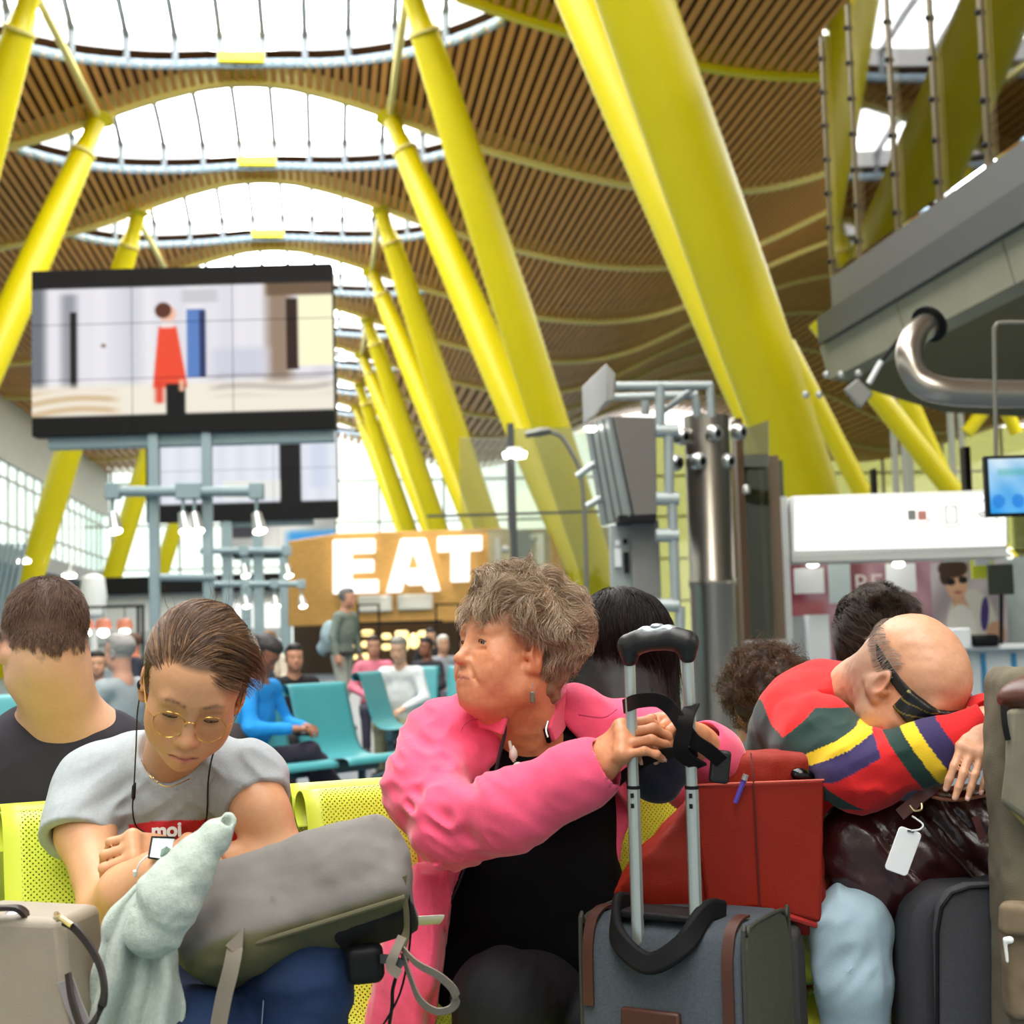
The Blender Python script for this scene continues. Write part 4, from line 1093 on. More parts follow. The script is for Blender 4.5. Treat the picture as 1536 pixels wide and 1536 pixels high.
mb = MB(); mb.tube([W(84, 1376, 1.99), W(92, 1377, 1.975), W(108, 1388, 1.97)], .004, 8); mb.lathe([(.002, -.004), (.007, -.002), (.007, .002), (.002, .004)], W(86, 1375, 1.985), 12, (1, 0, .3)); mb.build('clasp', M_gold, t)
mb = MB(); mb.strip([W(98, 1470, 1.99), W(112, 1510, 1.99), W(130, 1550, 1.99)], .022, .004, (1, 0, .2)); mb.build('side_lining', mat('grey_lining', (150, 142, 140), .7), t)
mb = MB(); mb.lathe([(.001, .012), (.012, .008), (.014, 0), (.01, -.01)], W(18, 1378, 2.03), 12); mb.build('chrome_fitting', M_alu, t)

# ---- grey backpack on the lap
M_pack = mat('grey_backpack_cloth', (139, 134, 130), .85, var=.06, vscale=18, bump=.3, bscale=500)
t = thing('backpack', 'grey cloth backpack lying on the lap of the woman in jeans', 'backpack', W(440, 1390, 2.2))
ax = W(598, 1275, 2.14)-W(280, 1372, 2.10); LA = np.linalg.norm(ax); ax /= LA
nn = np.array([-.05, -.80, .60]); nn -= ax*(nn @ ax); nn /= np.linalg.norm(nn); bb = np.cross(nn, ax); bb = bb if bb[2] > 0 else -bb
Rb = np.stack([ax, bb, nn], 1)
cf = W(436, 1318, 2.12)
S = SDF()
S.box(cf-nn*.075+ax*.0, (LA/2+.005, .074, .075), .03, Rb, .02)
S.ell(cf-nn*.05-ax*.1-bb*.02, (.085, .075, .062), Rb, .03)
S.ell(cf-nn*.06+ax*.06+bb*.012, (.11, .066, .07), Rb, .03)
S.disp(lambda P: .004*vnoise(P*22)+.002*vnoise(P*60), 0)
def pk_col(V):
    q = (V-cf) @ Rb
    c = np.tile(np.array(srgb((118, 113, 108))), (len(V), 1))
    low = np.clip((-.058-q[:, 1])/.01, 0, 1)[:, None]; c = c*(1-low)+np.array(srgb((92, 90, 58)))*low  # underside tinted dark olive, the back panel's shade put into the colour
    for sx, sy in ((-.03, -.025), (.135, .058), (-.115, .06)):
        e = np.exp(-(((q[:, 0]-sx)/.004)**2+((q[:, 1]-sy)/.007)**2))[:, None]*.5*(q[:, 2] > -.04)[:, None]; c = c*(1-e)+np.array(srgb((80, 70, 66)))*e
    return c
M_packt = mat('grey_backpack_tint', (139, 134, 130), .85, var=.05, vscale=25, bump=.3, bscale=600, attr='tint')
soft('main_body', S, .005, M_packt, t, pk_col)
# piping along the lower rim and the dark back panel
lowline = [cf-nn*.012+ax*f*LA-bb*.0745 for f in (-.45, -.2, 0, .2, .4, .48)]
MB().tube(spline(lowline, 4), .004, 8).build('piping', mat('olive_piping', (84, 80, 56), .8), t)
mb = MB(); mb.box(cf-nn*.085-bb*.066+ax*.095, (LA*.40, .026, .08), Rb); mb.build('back_panel', mat('black_mesh_panel', (14, 14, 15), .9), t, .012)
M_web = mat('grey_webbing', (134, 124, 110), .8, bump=.3, bscale=900)
mb = MB(); mb.strip(spline([W(355, 1392, 2.08), W(352, 1425, 2.05), W(345, 1460, 2.04), W(335, 1500, 2.04), W(322, 1570, 2.04)], 5), [.02+.004*(i > 4) for i in range(21)], .002, (1, -.3, 0)); mb.build('strap', M_web, t)
mb = MB().prism([W(*q) for q in ((338, 1418, 2.05), (366, 1392, 2.055), (362, 1440, 2.045))], (0, .004, 0)); mb.build('strap_tab', M_web, t)
mb = MB(); mb.strip(spline([W(596, 1318, 2.12), W(606, 1345, 2.12), W(610, 1375, 2.12), W(609, 1400, 2.12), W(600, 1425, 2.11)], 5), [.03, .026, .02, .015, .012, .01, .009, .008, .008, .008, .008, .008, .008, .008, .009, .01, .012, .013, .014, .015, .015], .003, (1, 0, 0)); mb.build('shoulder_strap', mat('olive_webbing', (88, 82, 54), .8), t)
mb = MB(); mb.strip(spline([W(602, 1420, 2.10), W(625, 1445, 2.08), W(660, 1465, 2.08), W(682, 1488, 2.09), W(680, 1510, 2.1), W(655, 1517, 2.1), W(630, 1500, 2.1), W(615, 1465, 2.1), W(604, 1430, 2.1)], 6), .012, .002, (0, -.5, 1)); mb.build('strap_loop', M_web, t)
mb = MB(); mb.strip(spline([W(604, 1405, 2.1), W(592, 1430, 2.09), W(586, 1450, 2.09), W(600, 1462, 2.09)], 5), .014, .003, (1, 0, .4)); mb.build('strap_knot', M_web, t)
S = SDF().box(W(548, 1445, 2.13), (.026, .02, .027), .012, rot('Y', -4)); soft('padded_end', S, .003, M_black, t)
mb = MB(); mb.strip(spline([W(570, 1438, 2.12), W(590, 1440, 2.1), W(604, 1448, 2.1)], 4), .012, .006, (0, 0, 1)); mb.build('buckle', M_dk, t)
for i, pts in enumerate((((612, 1330), (616, 1400), (600, 1490), (560, 1560)), ((606, 1430), (590, 1480), (588, 1510), (580, 1560)))):
    MB().tube(spline([W(x, y, 2.13) for x, y in pts], 6), .0016 if i == 0 else .0026, 6).build('cord', M_black, t)

# ---- sage green cardigan rolled over the arm and hanging down
M_sage = mat('sage_knit', (182, 194, 182), .95, var=.10, vscale=160, bump=.6, bscale=420, sheen=.3)
t = thing('cardigan', 'pale sage knit cardigan rolled up and hanging beside the grey backpack', 'cardigan', W(210, 1540, 2.05))
S = SDF()
S.chain([W(342, 1232, 2.06), W(318, 1262, 2.05), W(285, 1300, 2.04), W(255, 1345, 2.03), W(232, 1395, 2.03)], [.015, .020, .031, .041, .039], .02)
S.disp(lambda P: .0045*vnoise(P @ rot('Y', 50)*np.array([14, 20, 60]))+.0015*vnoise(P*130), 0)
S.cap(W(346, 1222, 2.045), W(338, 1238, 2.055), .0075, .0075, .004, 's')
soft('rolled_sleeve', S, .004, M_sage, t)
cl = spline([np.array([232, 1330, 0]), np.array([214, 1375, 0]), np.array([204, 1420, 0]), np.array([206, 1470, 0]), np.array([200, 1520, 0]), np.array([196, 1580, 0])], 8)
n = len(cl)
def sheet(u, v):
    i = min(int(u*(n-1)), n-2); f = u*(n-1)-i; c = cl[i]*(1-f)+cl[i+1]*f
    w = np.interp(u, (0, .15, .35, .6, 1), (28, 50, 52, 66, 84)); a = (v-.5)*2
    x = c[0]+a*w+(4*math.sin(u*19) if v > .9 or v < .1 else 0); fold = .016*math.sin(a*5.2+u*2.4)+.010*math.sin(a*11+u*6)
    return W(x, c[1]+6*math.sin(a*3), 2.03+fold+.02*abs(a))
MB().grid(sheet, 44, 36).build('front_panel', M_sage, t, solid=.006, smooth=True)
def ruffle(u, v):
    y = 1392+u*170; x = 236+v*26*(1+.25*math.sin(u*14))+(-12+10*math.sin(u*17))*v
    return W(x+u*6, y+v*5*math.sin(u*17+1), 2.06+.014*math.sin(u*17+v*2)+.015*v)
MB().grid(ruffle, 50, 10).build('ruffled_edge', M_sage, t, solid=.005, smooth=True)

# ---- denim suitcase with trolley handle
M_denim = mat('blue_grey_denim', (70, 77, 84), .9, var=.16, vscale=240, bump=.5, bscale=700)
M_olv = mat('olive_grey_canvas', (76, 76, 60), .9, var=.14, vscale=200, bump=.5, bscale=700)
M_brn = mat('brown_leather_trim', (74, 40, 28), .5)
t = thing('suitcase', 'blue-grey denim suitcase with brown trim and extended trolley handle', 'suitcase', ground(W(1010, 1600, 2.4)))
fl_, fr_ = W(868, 1384, 2.38), W(1108, 1392, 2.24)      # front top corners
du = fr_-fl_; du[2] = 0; wS = np.linalg.norm(du); du /= wS; dn = np.array([-du[1], du[0], 0]); dn = dn if dn[1] < 0 else -dn   # outward normal of the front
ztop = W(990, 1380, 2.31)[2]; dpt = .20
org = fl_.copy(); org[2] = 0
def SC(u, v, z): return org+du*u-dn*v+np.array([0, 0, z])    # v goes into the case
Rs = np.stack([du, -dn, np.array([0, 0, 1])], 1)
def arch(v0, v1, inset, zt, zb, u0=0, u1=None):
    return None
# body: profile across depth is an arch, swept along the width
prof = [(0, .06), (-.004, .25), (0, ztop-.05), (.012, ztop-.018), (.04, ztop-.003), (dpt-.04, ztop), (dpt-.012, ztop-.016), (dpt, ztop-.05), (dpt, .06)]
MB().prism([SC(.0, v, z) for v, z in prof], du*wS).build('shell', M_denim, t, .01, 3)
side = [(.004, .07), (.004, ztop-.055), (.02, ztop-.016), (.045, ztop-.005), (dpt-.045, ztop-.002), (dpt-.02, ztop-.016), (dpt-.004, ztop-.055), (dpt-.004, .07)]
MB().prism([SC(wS, v, z) for v, z in side], du*.006).build('side_panel', M_olv, t, .003)
MB().tube([SC(wS+.004, v, z) for v, z in spline([np.array(p) for p in side[:]], 4)], .0035, 8).build('piping', mat('dark_piping', (56, 56, 48), .7), t)
MB().tube([SC(.0, v, z) for v, z in spline([np.array(p) for p in side[:]], 4)], .0035, 8).build('piping', mat('dark_piping', (56, 56, 48)), t)
MB().prism([SC(.01, v, z) for v, z in [(dpt+.002, .06), (dpt+.002, ztop-.05), (dpt+.03, ztop-.03), (dpt+.055, ztop-.07), (dpt+.06, .06)]], du*(wS-.0)).build('rear_pocket', mat('charcoal_pocket', (58, 54, 52), .8), t, .012, 3)
for u in (.008, wS-.028):
    mb = MB(); mb.strip([SC(u+.009, v, z) for v, z in spline([np.array(p) for p in ((-.006, ztop-.20 if u > .1 else ztop-.14), (-.005, ztop-.1), (-.003, ztop-.05), (.012, ztop-.012), (.04, ztop+.002), (.07, ztop+.003))], 4)], .018, .004, tuple(du)); mb.build('leather_strip', M_brn, t)
MB().box(SC(wS*.46, -.008, ztop-.195), (.10, .012, .12), Rs).build('leather_patch', M_brn, t, .004)
# recessed black handle mouth and grab handle
mb = MB(); mb.strip(spline([SC(wS*.18, .085, ztop+.004), SC(wS*.2, .03, ztop+.012), SC(wS*.28, -.012, ztop-.03), SC(wS*.48, -.022, ztop-.062), SC(wS*.68, -.012, ztop-.032), SC(wS*.76, .03, ztop+.012), SC(wS*.78, .085, ztop+.004)], 6), .034, .014, [(np.array([0, 0, 1.0])-dn*.25).tolist()]*37); mb.build('grab_handle', mat('black_rubber', (15, 15, 18), .7, spec=.25), t, .005)
MB().box(SC(wS*.48, .045, ztop+.002), (wS*.5, .075, .012), Rs).build('handle_tray', M_black, t, .004)
# telescopic handle
M_tube = mat('satin_aluminium', (198, 204, 198), .35, .75)
b0, b1 = W(957, 1408, 2.335), W(1045, 1414, 2.30); t0, t1 = W(944, 980, 2.335), W(1031, 975, 2.30)
hu = (b1-b0)/np.linalg.norm(b1-b0)
for (b, tp) in ((b0, t0), (b1, t1)):
    ax_ = (tp-b)/np.linalg.norm(tp-b); fr = [b, b+(tp-b)*.53]
    mb = MB(); mb.tube([fr[0]-ax_*.03, fr[1]], None, 8, flat=[(.0105, .008)]*2, up=hu); lo_ = mb.build('handle_tube', M_tube, t)
    mb = MB(); mb.tube([fr[1], tp], None, 8, flat=[(.0092, .0068)]*2, up=hu); mb.build('handle_tube', M_tube, t)
    mb = MB(); mb.tube([fr[1]-ax_*.002, fr[1]+ax_*.003], None, 8, flat=[(.0112, .0088)]*2, up=hu); mb.build('joint_ring', M_black, lo_)
    for k in (.012, .028):
        mb = MB(); mb.box(fr[1]-ax_*k+np.array([-.003, -.0075, 0]), (.005, .003, .007)); mb.build('stop_hole', M_black, lo_)
gl, gr = W(936, 962, 2.33), W(1038, 958, 2.295)
S = SDF(); um = np.array([0, 0, 1.0])
S.chain([t0+np.array([0, 0, -.008]), t0+np.array([0, 0, .012]), (t0*.8+t1*.2)+np.array([0, 0, .018]), (t0*.2+t1*.8)+np.array([0, 0, .018]), t1+np.array([0, 0, .012]), t1+np.array([0, 0, -.008])], [.0135, .0165, .0165, .0165, .0165, .0135], .01)
soft('grip', S, .003, mat('black_grip', (16, 14, 15), .45), t)
S = SDF().chain([t0+np.array([-.006, 0, .021]), (t0*.7+t1*.3)+np.array([0, 0, .030]), (t0*.3+t1*.7)+np.array([0, 0, .030]), t1+np.array([.006, 0, .021])], [.008, .0095, .0095, .008], .008)
g_ = soft('grip_top', S, .0025, mat('silver_grip', (176, 184, 188), .3, .5), t)
S = SDF().ell((t0*.5+t1*.5)+np.array([0, 0, .039]), (.012, .008, .005)); soft('release_button', S, .002, mat('silver_grip', (176, 184, 188)), g_)

# ---- red tote on the suitcase
M_redt = mat('brick_red_leather', (140, 30, 10), .6, var=.05, vscale=14, bump=.35, bscale=350, spec=.3)
t = thing('tote_bag', 'brick red leather tote standing on the denim suitcase behind its handle', 'tote bag', W(1080, 1392, 2.47))
S = SDF(); dT = 2.50
S.box(W(1140, 1255, dT), (.098, .05, .142), .016, None, .02)
S.ell(W(1000, 1290, dT), (.10, .055, .115), None, .03)
S.ell(W(1050, 1325, dT), (.12, .06, .08), None, .03)
S.ell(W(960, 1240, dT+.01), (.055, .04, .07), rot('Y', -15), .03)
S.box(W(1075, 1385, dT), (.165, .055, .012), .01, rot('Y', 2), .02)
S.cut(W(1140, 1118, dT), (-.05, 0, 1))
S.cut(W(1090, 1120, dT), (-.6, 0, .5))
S.disp(lambda P: .005*vnoise(P*np.array([9, 9, 26]))*np.clip((W(1080, 0, dT)[0]-P[:, 0])/.08, .25, 1)+.0025*vnoise(P*40), 0)
soft('body', S, .005, M_redt, t)
mb = MB(); mb.prism([W(x, y, 2.42) for x, y in ((1036, 1177), (1237, 1170), (1233, 1385), (1180, 1372), (1130, 1362), (1062, 1370))], (0, .02, 0)); mb.build('front_pocket', M_redt, t, .006, 3)
mb = MB(); mb.tube(spline([W(1126, 1130, 2.445), W(1130, 1170, 2.417), W(1135, 1270, 2.416), W(1140, 1368, 2.418)], 5), .0016, 6); mb.build('seam', mat('dark_red_seam', (84, 20, 16), .6), t)
mb = MB(); mb.tube([W(x, y, 2.417) for x, y in ((1036, 1178), (1130, 1174), (1237, 1170))], .0018, 6); mb.build('pocket_edge', mat('light_red_edge', (196, 84, 66), .5), t)  # lighter red line along the top edge of the pocket
mb = MB(); mb.tube(spline([W(x, y, dd) for x, y, dd in ((925, 1368, 2.46), (1000, 1378, 2.44), (1062, 1373, 2.43), (1150, 1368, 2.42), (1228, 1388, 2.43))], 5), .006, 8); mb.build('base_piping', mat('red_piping', (170, 36, 30), .4), t)
o = MB().tube([W(1103, 1204, 2.408), W(1118, 1165, 2.406)], [.004, .0045], 8).build('pen', mat('violet_pen', (84, 66, 160), .3)); tag(o, 'violet pen clipped to the front pocket of the red tote', 'pen')
MB().tube([W(1116, 1170, 2.404), W(1119, 1162, 2.404)], .005, 8).build('clip', M_alu, o)
S = SDF().ell(W(1204, 1163, 2.448), (.021, .010, .012), rot('Y', 12)); o = soft('sunglasses_case', S, .003, mat('glossy_black', (8, 8, 10), .12)); tag(o, 'glossy black case peeping out of the red tote pocket', 'case')
# black shoulder strap wound round the trolley handle, with a pad
M_bw = mat('black_webbing', (19, 15, 15), .8, bump=.3, bscale=800, spec=.2)
t2 = t
mb = MB(); mb.strip(spline([W(936, 1060, 2.36), W(955, 1052, 2.29), W(985, 1050, 2.27), W(1005, 1062, 2.27), W(1022, 1085, 2.26), W(1040, 1110, 2.26), W(1062, 1125, 2.27), W(1082, 1142, 2.30)], 6), .022, .004, [(0, -.25, 1)]*18+[(.6, -.3, .7)]*25); mb.build('shoulder_strap', M_bw, t2)
mb = MB(); mb.strip(spline([W(1038, 1058, 2.30), W(1030, 1075, 2.255), W(1026, 1098, 2.25), W(1022, 1130, 2.26), W(1050, 1150, 2.30)], 6), .024, .004, (1, -.2, .2)); mb.build('shoulder_strap', M_bw, t2)
mb = MB(); mb.strip(spline([W(1045, 1128, 2.27), W(1010, 1128, 2.30), W(975, 1138, 2.34), W(940, 1160, 2.40), W(915, 1185, 2.44)], 6), .016, .004, (0, -.4, 1)); mb.build('shoulder_strap', M_bw, t2)
S = SDF().box(W(1080, 1150, 2.31), (.016, .006, .026), .006, rot('Y', 8)); soft('strap_tab', S, .002, mat('black_leather_tab', (18, 16, 15), .4), t2)
# navy neck pillow
S = SDF(); S.ell(W(978, 1172, 2.41), (.046, .03, .034), rot('Y', 25), .02); S.ell(W(1002, 1150, 2.42), (.042, .03, .026), rot('Y', 25), .02); S.disp(lambda P: .002*vnoise(P*40), 0)
o = soft('neck_pillow', S, .0035, mat('navy_fleece', (20, 22, 38), .95, sheen=.3)); tag(o, 'navy fleece neck pillow strapped between handle and red tote', 'pillow')

# ---- brown leather duffel with white tag
M_oxb = mat('oxblood_leather', (52, 15, 14), .32, var=.25, vscale=16, bump=.5, bscale=90, coat=.3)
t = thing('leather_bag', 'crumpled dark oxblood leather bag under the sleeping man', 'bag', W(1370, 1390, 2.42))
S = SDF(); dB = 2.50
S.ell(W(1368, 1290, dB), (.145, .07, .10), rot('Y', 8), .04); S.ell(W(1290, 1265, dB), (.075, .06, .085), None, .04); S.ell(W(1440, 1270, dB), (.085, .065, .10), rot('Y', 20), .04); S.ell(W(1330, 1330, dB-.01), (.09, .06, .07), None, .04)
S.box(W(1450, 1215, dB), (.06, .035, .03), .015, rot('Y', 2), .03)
S.disp(lambda P: .010*(1-2*np.abs(vnoise((P @ rot('Y', -38))*np.array([34, 14, 10]))))+.004*vnoise(P*50), 0)
soft('body', S, .0045, M_oxb, t)
mb = MB(); mb.strip(spline([W(1430, 1160, 2.40), W(1400, 1180, 2.39), W(1374, 1202, 2.40), W(1350, 1222, 2.41)], 5), .02, .005, (.5, -.2, .8)); mb.build('shoulder_strap', mat('brown_strap', (92, 54, 46), .5), t)
mb = MB(); mb.tube(spline([W(1365, 1208, 2.39), W(1372, 1216, 2.385), W(1382, 1214, 2.385), W(1382, 1205, 2.39)], 5), .0018, 8); mb.build('ring', M_gold, t)
mb = MB(); mb.tube(spline([W(1398, 1195, 2.40), W(1430, 1200, 2.39), W(1480, 1193, 2.40)], 5), .003, 8); mb.build('rim_piping', mat('tan_rim', (160, 96, 66), .4), t)
mb = MB(); mb.strip(spline([W(1462, 1225, 2.425), W(1468, 1240, 2.42), W(1474, 1258, 2.42)], 4), .012, .004, (1, 0, 0)); mb.build('zip_pull', mat('mauve_pull', (120, 72, 70), .5), t)
mb = MB(); mb.tube(spline([W(1380, 1225, 2.43), W(1410, 1265, 2.42), W(1440, 1295, 2.42), W(1462, 1322, 2.43)], 5), .003, 8); mb.build('zip_line', mat('dark_zip', (40, 18, 16), .4), t)
# tag
def rrect(cx, cy, w, h, r, ang, dd, n=5):
    out = []
    for qx, qy, a0 in ((1, 1, 0), (-1, 1, 90), (-1, -1, 180), (1, -1, 270)):
        for k in range(n+1):
            a = math.radians(a0+90*k/n); x = qx*(w/2-r)+r*math.cos(a); y = qy*(h/2-r)+r*math.sin(a)
            c, s = math.cos(ang), math.sin(ang); out.append(W(cx+x*c-y*s, cy+x*s+y*c, dd))
    return out
o = thing('luggage_tag', 'blank white luggage tag hanging on the oxblood bag', 'luggage tag', W(1355, 1277, 2.34))
MB().prism(rrect(1355, 1277, 36, 69, 6, math.radians(20), 2.345), (0, .003, 0)).build('card', mat('white_tag', (246, 247, 248), .35), o, .001)
mb = MB().prism(rrect(1366, 1247, 10, 3, 1.4, math.radians(10), 2.343), (0, .001, 0)); mb.build('slot', mat('grey_slot', (70, 70, 76), .6), o)
MB().tube(spline([W(1367, 1246, 2.342), W(1380, 1244, 2.35), W(1384, 1236, 2.37), W(1368, 1224, 2.38)], 5), .0015, 6).build('loop', M_white, o)
# ---- dark suitcase right
M_dks = mat('slate_suitcase_cloth', (62, 62, 66), .9, var=.1, vscale=200, bump=.4, bscale=700)
t = thing('suitcase', 'plain slate grey suitcase standing under the oxblood bag', 'suitcase', ground(W(1430, 1700, 2.36)))
pts = []
for x, y in ((1404, 1700), (1404, 1400), (1408, 1360), (1422, 1336), (1450, 1326), (1540, 1322), (1540, 1700)): pts.append(W(x, y, 2.30))
for i in (0, 6): pts[i][2] = .05
MB().prism(pts, (0, .03, 0)).build('front_shell', M_dks, t, .012, 3)
pts = []
for x, y in ((1368, 1700), (1368, 1420), (1372, 1375), (1388, 1345), (1420, 1334), (1540, 1328), (1540, 1700)): pts.append(W(x, y, 2.335))
for i in (0, 6): pts[i][2] = .05
MB().prism(pts, (0, .16, 0)).build('rear_shell', mat('slate_dark_cloth', (50, 49, 54), .9, var=.1, vscale=200), t, .02, 3)
MB().tube([W(x, y, 2.298) for x, y in ((1406, 1560), (1406, 1400), (1412, 1362), (1428, 1340), (1455, 1331), (1540, 1327))], .003, 8).build('piping', M_black, t)
# ---- olive canvas rucksack, right edge
M_can = mat('olive_canvas', (104, 96, 78), .9, var=.1, vscale=30, bump=.4, bscale=500)
t = thing('rucksack', 'olive canvas rucksack with a flap and brown leather top, cut by the right edge', 'rucksack', ground(W(1560, 1700, 2.2)))
S = SDF(); S.box(W(1582, 1300, 2.25), (.088, .06, .30), .03, rot('Y', 1.5), .02); S.ell(W(1515, 1105, 2.27), (.03, .03, .05), None, .03); S.ell(W(1505, 1160, 2.27), (.022, .03, .06), None, .03)
S.disp(lambda P: .004*vnoise(P*np.array([30, 30, 9]))+.002*vnoise(P*50), 0)
soft('body', S, .006, M_can, t)
mb = MB(); mb.prism([W(x, y, 2.165) for x, y in ((1514, 1065), (1560, 1058), (1560, 1262), (1535, 1228), (1505, 1206), (1512, 1150))], (0, .02, 0)); fl2 = mb.build('flap', mat('grey_olive_canvas', (126, 120, 102), .9, var=.1, vscale=30), t, .008, 3)
mb = MB(); mb.prism([W(x, y, 2.172) for x, y in ((1508, 1208), (1530, 1204), (1560, 1212), (1560, 1260), (1536, 1238))], (0, .012, 0)); mb.build('flap_lining', mat('mustard_lining', (134, 124, 66), .8), t, .003)
S = SDF().ell(W(1548, 1038, 2.2), (.052, .05, .026), rot('Y', -15)); soft('leather_top', S, .004, mat('dark_brown_leather', (78, 38, 26), .4), t)
mb = MB(); mb.strip(spline([W(1505, 1058, 2.17), W(1507, 1085, 2.165), W(1512, 1110, 2.165)], 4), .008, .004, (1, 0, 0)); mb.build('strap', M_black, t)
S = SDF().box(W(1545, 1440, 2.185), (.04, .02, .085), .012, None, .01); S.disp(lambda P: .003*vnoise(P*40), 0); soft('pocket', S, .004, mat('tan_olive_canvas', (116, 100, 78), .9, var=.1, vscale=30), t)
S = SDF().box(W(1530, 1380, 2.165), (.03, .012, .022), .008, rot('Y', 6), .01); soft('pocket_flap', S, .003, mat('tan_olive_canvas', (116, 100, 78)), t)
o = thing('earbud', 'white earbud dangling on the pocket of the olive rucksack', 'earbud', W(1512, 1412, 2.14))
S = SDF().ell(W(1514, 1410, 2.145), (.0065, .005, .0055)); S.cap(W(1507, 1409, 2.145), W(1511, 1442, 2.145), .0030, .0024, .003); soft('shell', S, .0012, mat('white_gloss', (240, 240, 236), .25), o)
# ------------------------------------------------------------------ PEOPLE: heads, hands, hair, clothes
def nrm(v): v = np.asarray(v, float); return v/np.linalg.norm(v)
class HF:
    """head frame: x = the person's right, y = the way the face looks, z = crown; origin between the eyes' level and the ears"""
    def __init__(s, o, f, roll=0.0, sc=1.0):
        s.o = np.asarray(o, float); f = nrm(f); r = nrm(np.cross(f, [0, 0, 1.0])); u = np.cross(r, f)
        a = math.radians(roll); r, u = r*math.cos(a)+u*math.sin(a), u*math.cos(a)-r*math.sin(a)
        s.R = np.stack([r, f, u], 1); s.sc = sc
    def w(s, p): return s.o+s.sc*(s.R @ np.asarray(p, float))
    def W(s, P): return s.o+s.sc*(np.asarray(P, float) @ s.R.T)
    def l(s, P): return ((P-s.o) @ s.R)/s.sc
    def d(s, v): return s.R @ np.asarray(v, float)
    def e(s, S, c, r, k=.02, op='u', rt=None): S.ell(s.w(c), np.array(r)*s.sc, s.R if rt is None else s.R @ rt, k*s.sc, op)
    def c(s, S, a, b, ra, rb=None, k=.02, op='u'): S.cap(s.w(a), s.w(b), ra*s.sc, (ra if rb is None else rb)*s.sc, k*s.sc, op)
    def s_(s, S, c, r, k=.02, op='u'): S.sph(s.w(c), r*s.sc, k*s.sc, op)
def build_head(S, h, open_=1.0, gaze=0.0, old=0.0, male=False, jaw=1.0, nose=1.0, eyes=True, fat=0.0):
    h.e(S, (0, -.018, .035), (.075, .098, .083)); h.e(S, (0, .026, .03), (.063, .062, .06), .03)
    h.e(S, (0, .028, -.035), (.060+fat, .060, .075), .03); h.e(S, (0, .026, -.075), (.050*jaw+fat, .055, .04), .03)
    h.s_(S, (0, .070, -.096), .018*(1.15 if male else 1), .03)
    for x in (-1, 1):
        h.s_(S, (x*.043, .052, -.032), .022+fat*.6, .03); h.s_(S, (x*.036, .05, -.062), .018+fat, .03)
        h.s_(S, (x*.045, .002, -.078), .02+fat, .03)
    h.c(S, (-.036, .076, .019), (.036, .076, .019), .012 if male else .0105, None, .02)
    if eyes:
        for x in (-1, 1): h.s_(S, (x*.032, .101, -.002), .0165, .018, 's')
    h.e(S, (0, .072, -.068), (.031, .021, .028), .02)
    h.c(S, (0, .080, .008), (0, .104*nose, -.036), .0078, .0118 if male else .0104, .014); h.s_(S, (0, .1065*nose, -.041), .0112*nose if male else .0098, .008)
    for x in (-1, 1):
        h.s_(S, (x*(.0130 if male else .0116), .093, -.044), .0086 if male else .0077, .008); h.s_(S, (x*.007, .101, -.0515), .0032, .004, 's')
    for x in (-1, 1):
        h.c(S, (x*.024, .081, -.0715), (x*.004, .0945, -.0685), .0030, .0056 if male else .0062, .006); h.c(S, (x*.02, .0825, -.0765), (0, .0925, -.0795), .0038, .0068 if male else .0076, .007)
        h.c(S, (x*.0265, .084, -.0735), (x*.012, .0955, -.0745), .0013, .0016, .003, 's'); h.c(S, (x*.012, .0955, -.0745), (0, .1005, -.0738), .0016, .0016, .003, 's')
    if eyes:
        for x in (-1, 1):
            h.s_(S, (x*.032, .0705, -.002), .0140, .005)
            h.e(S, (x*.032, .0845, -.0035+.002*gaze), (.0122, .0085, .0046*open_), .002, 's')
            h.c(S, (x*.021, .0845, .0055), (x*.043, .078, .004), .0018, .0018, .004)
    if old:
        for x in (-1, 1):
            h.c(S, (x*.0195, .0985, -.048), (x*.036, .083, -.080), .0030, .0030, .010*old, 's')
            h.c(S, (x*.023, .087, -.018), (x*.043, .0785, -.017), .0022, .0022, .007*old, 's')
        for z in (.046, .056): h.c(S, (-.035, .083-(z-.046)*.5, z), (.035, .083-(z-.046)*.5, z), .0006, .0006, .005*old, 's')
        h.e(S, (0, .03, -.108), (.035, .045, .018), .03)
    for x in (-1, 1):
        rt = np.array(Matrix.Rotation(-x*.38, 3, 'Z') @ Matrix.Rotation(-.12, 3, 'X'))
        h.e(S, (x*.0775, -.012, -.012), (.0085, .0185, .031), .004, 'u', rt)
        h.s_(S, (x*.0735, -.001, -.039), .0088, .006)
        h.e(S, (x*.087, -.008, -.009), (.0075, .0115, .019), .004, 's', rt)
        h.s_(S, (x*.0765, .006, -.016), .0065, .005)
def eyes_of(h, parent, iris=(70, 52, 36), gaze=(0, 1, -.15)):
    for x in (-1, 1):
        c = h.w((x*.032, .0705, -.002)); g = nrm(h.d(gaze)); r = .0126*h.sc
        e = MB().lathe([(r*math.sin(a), r*math.cos(a)) for a in np.linspace(.02, 3.12, 12)], c, 20, g).build('eye', mat('eye_white', (178, 164, 154), .3), parent)
        MB().lathe([(.0066*h.sc, r*.862), (.0058*h.sc, r*.905), (.001, r*1.005)], c, 16, g).build('iris', mat('iris_%d' % iris[0], iris, .3), e)
        MB().lathe([(.003*h.sc, r*.985), (.0014*h.sc, r*1.012), (.0004, r*1.015)], c, 14, g).build('pupil', mat('pupil', (6, 5, 5), .05), e)
M_skin = mat('skin', (220, 160, 120), .48, attr='tint', bump=.12, bscale=900, sss=.06)
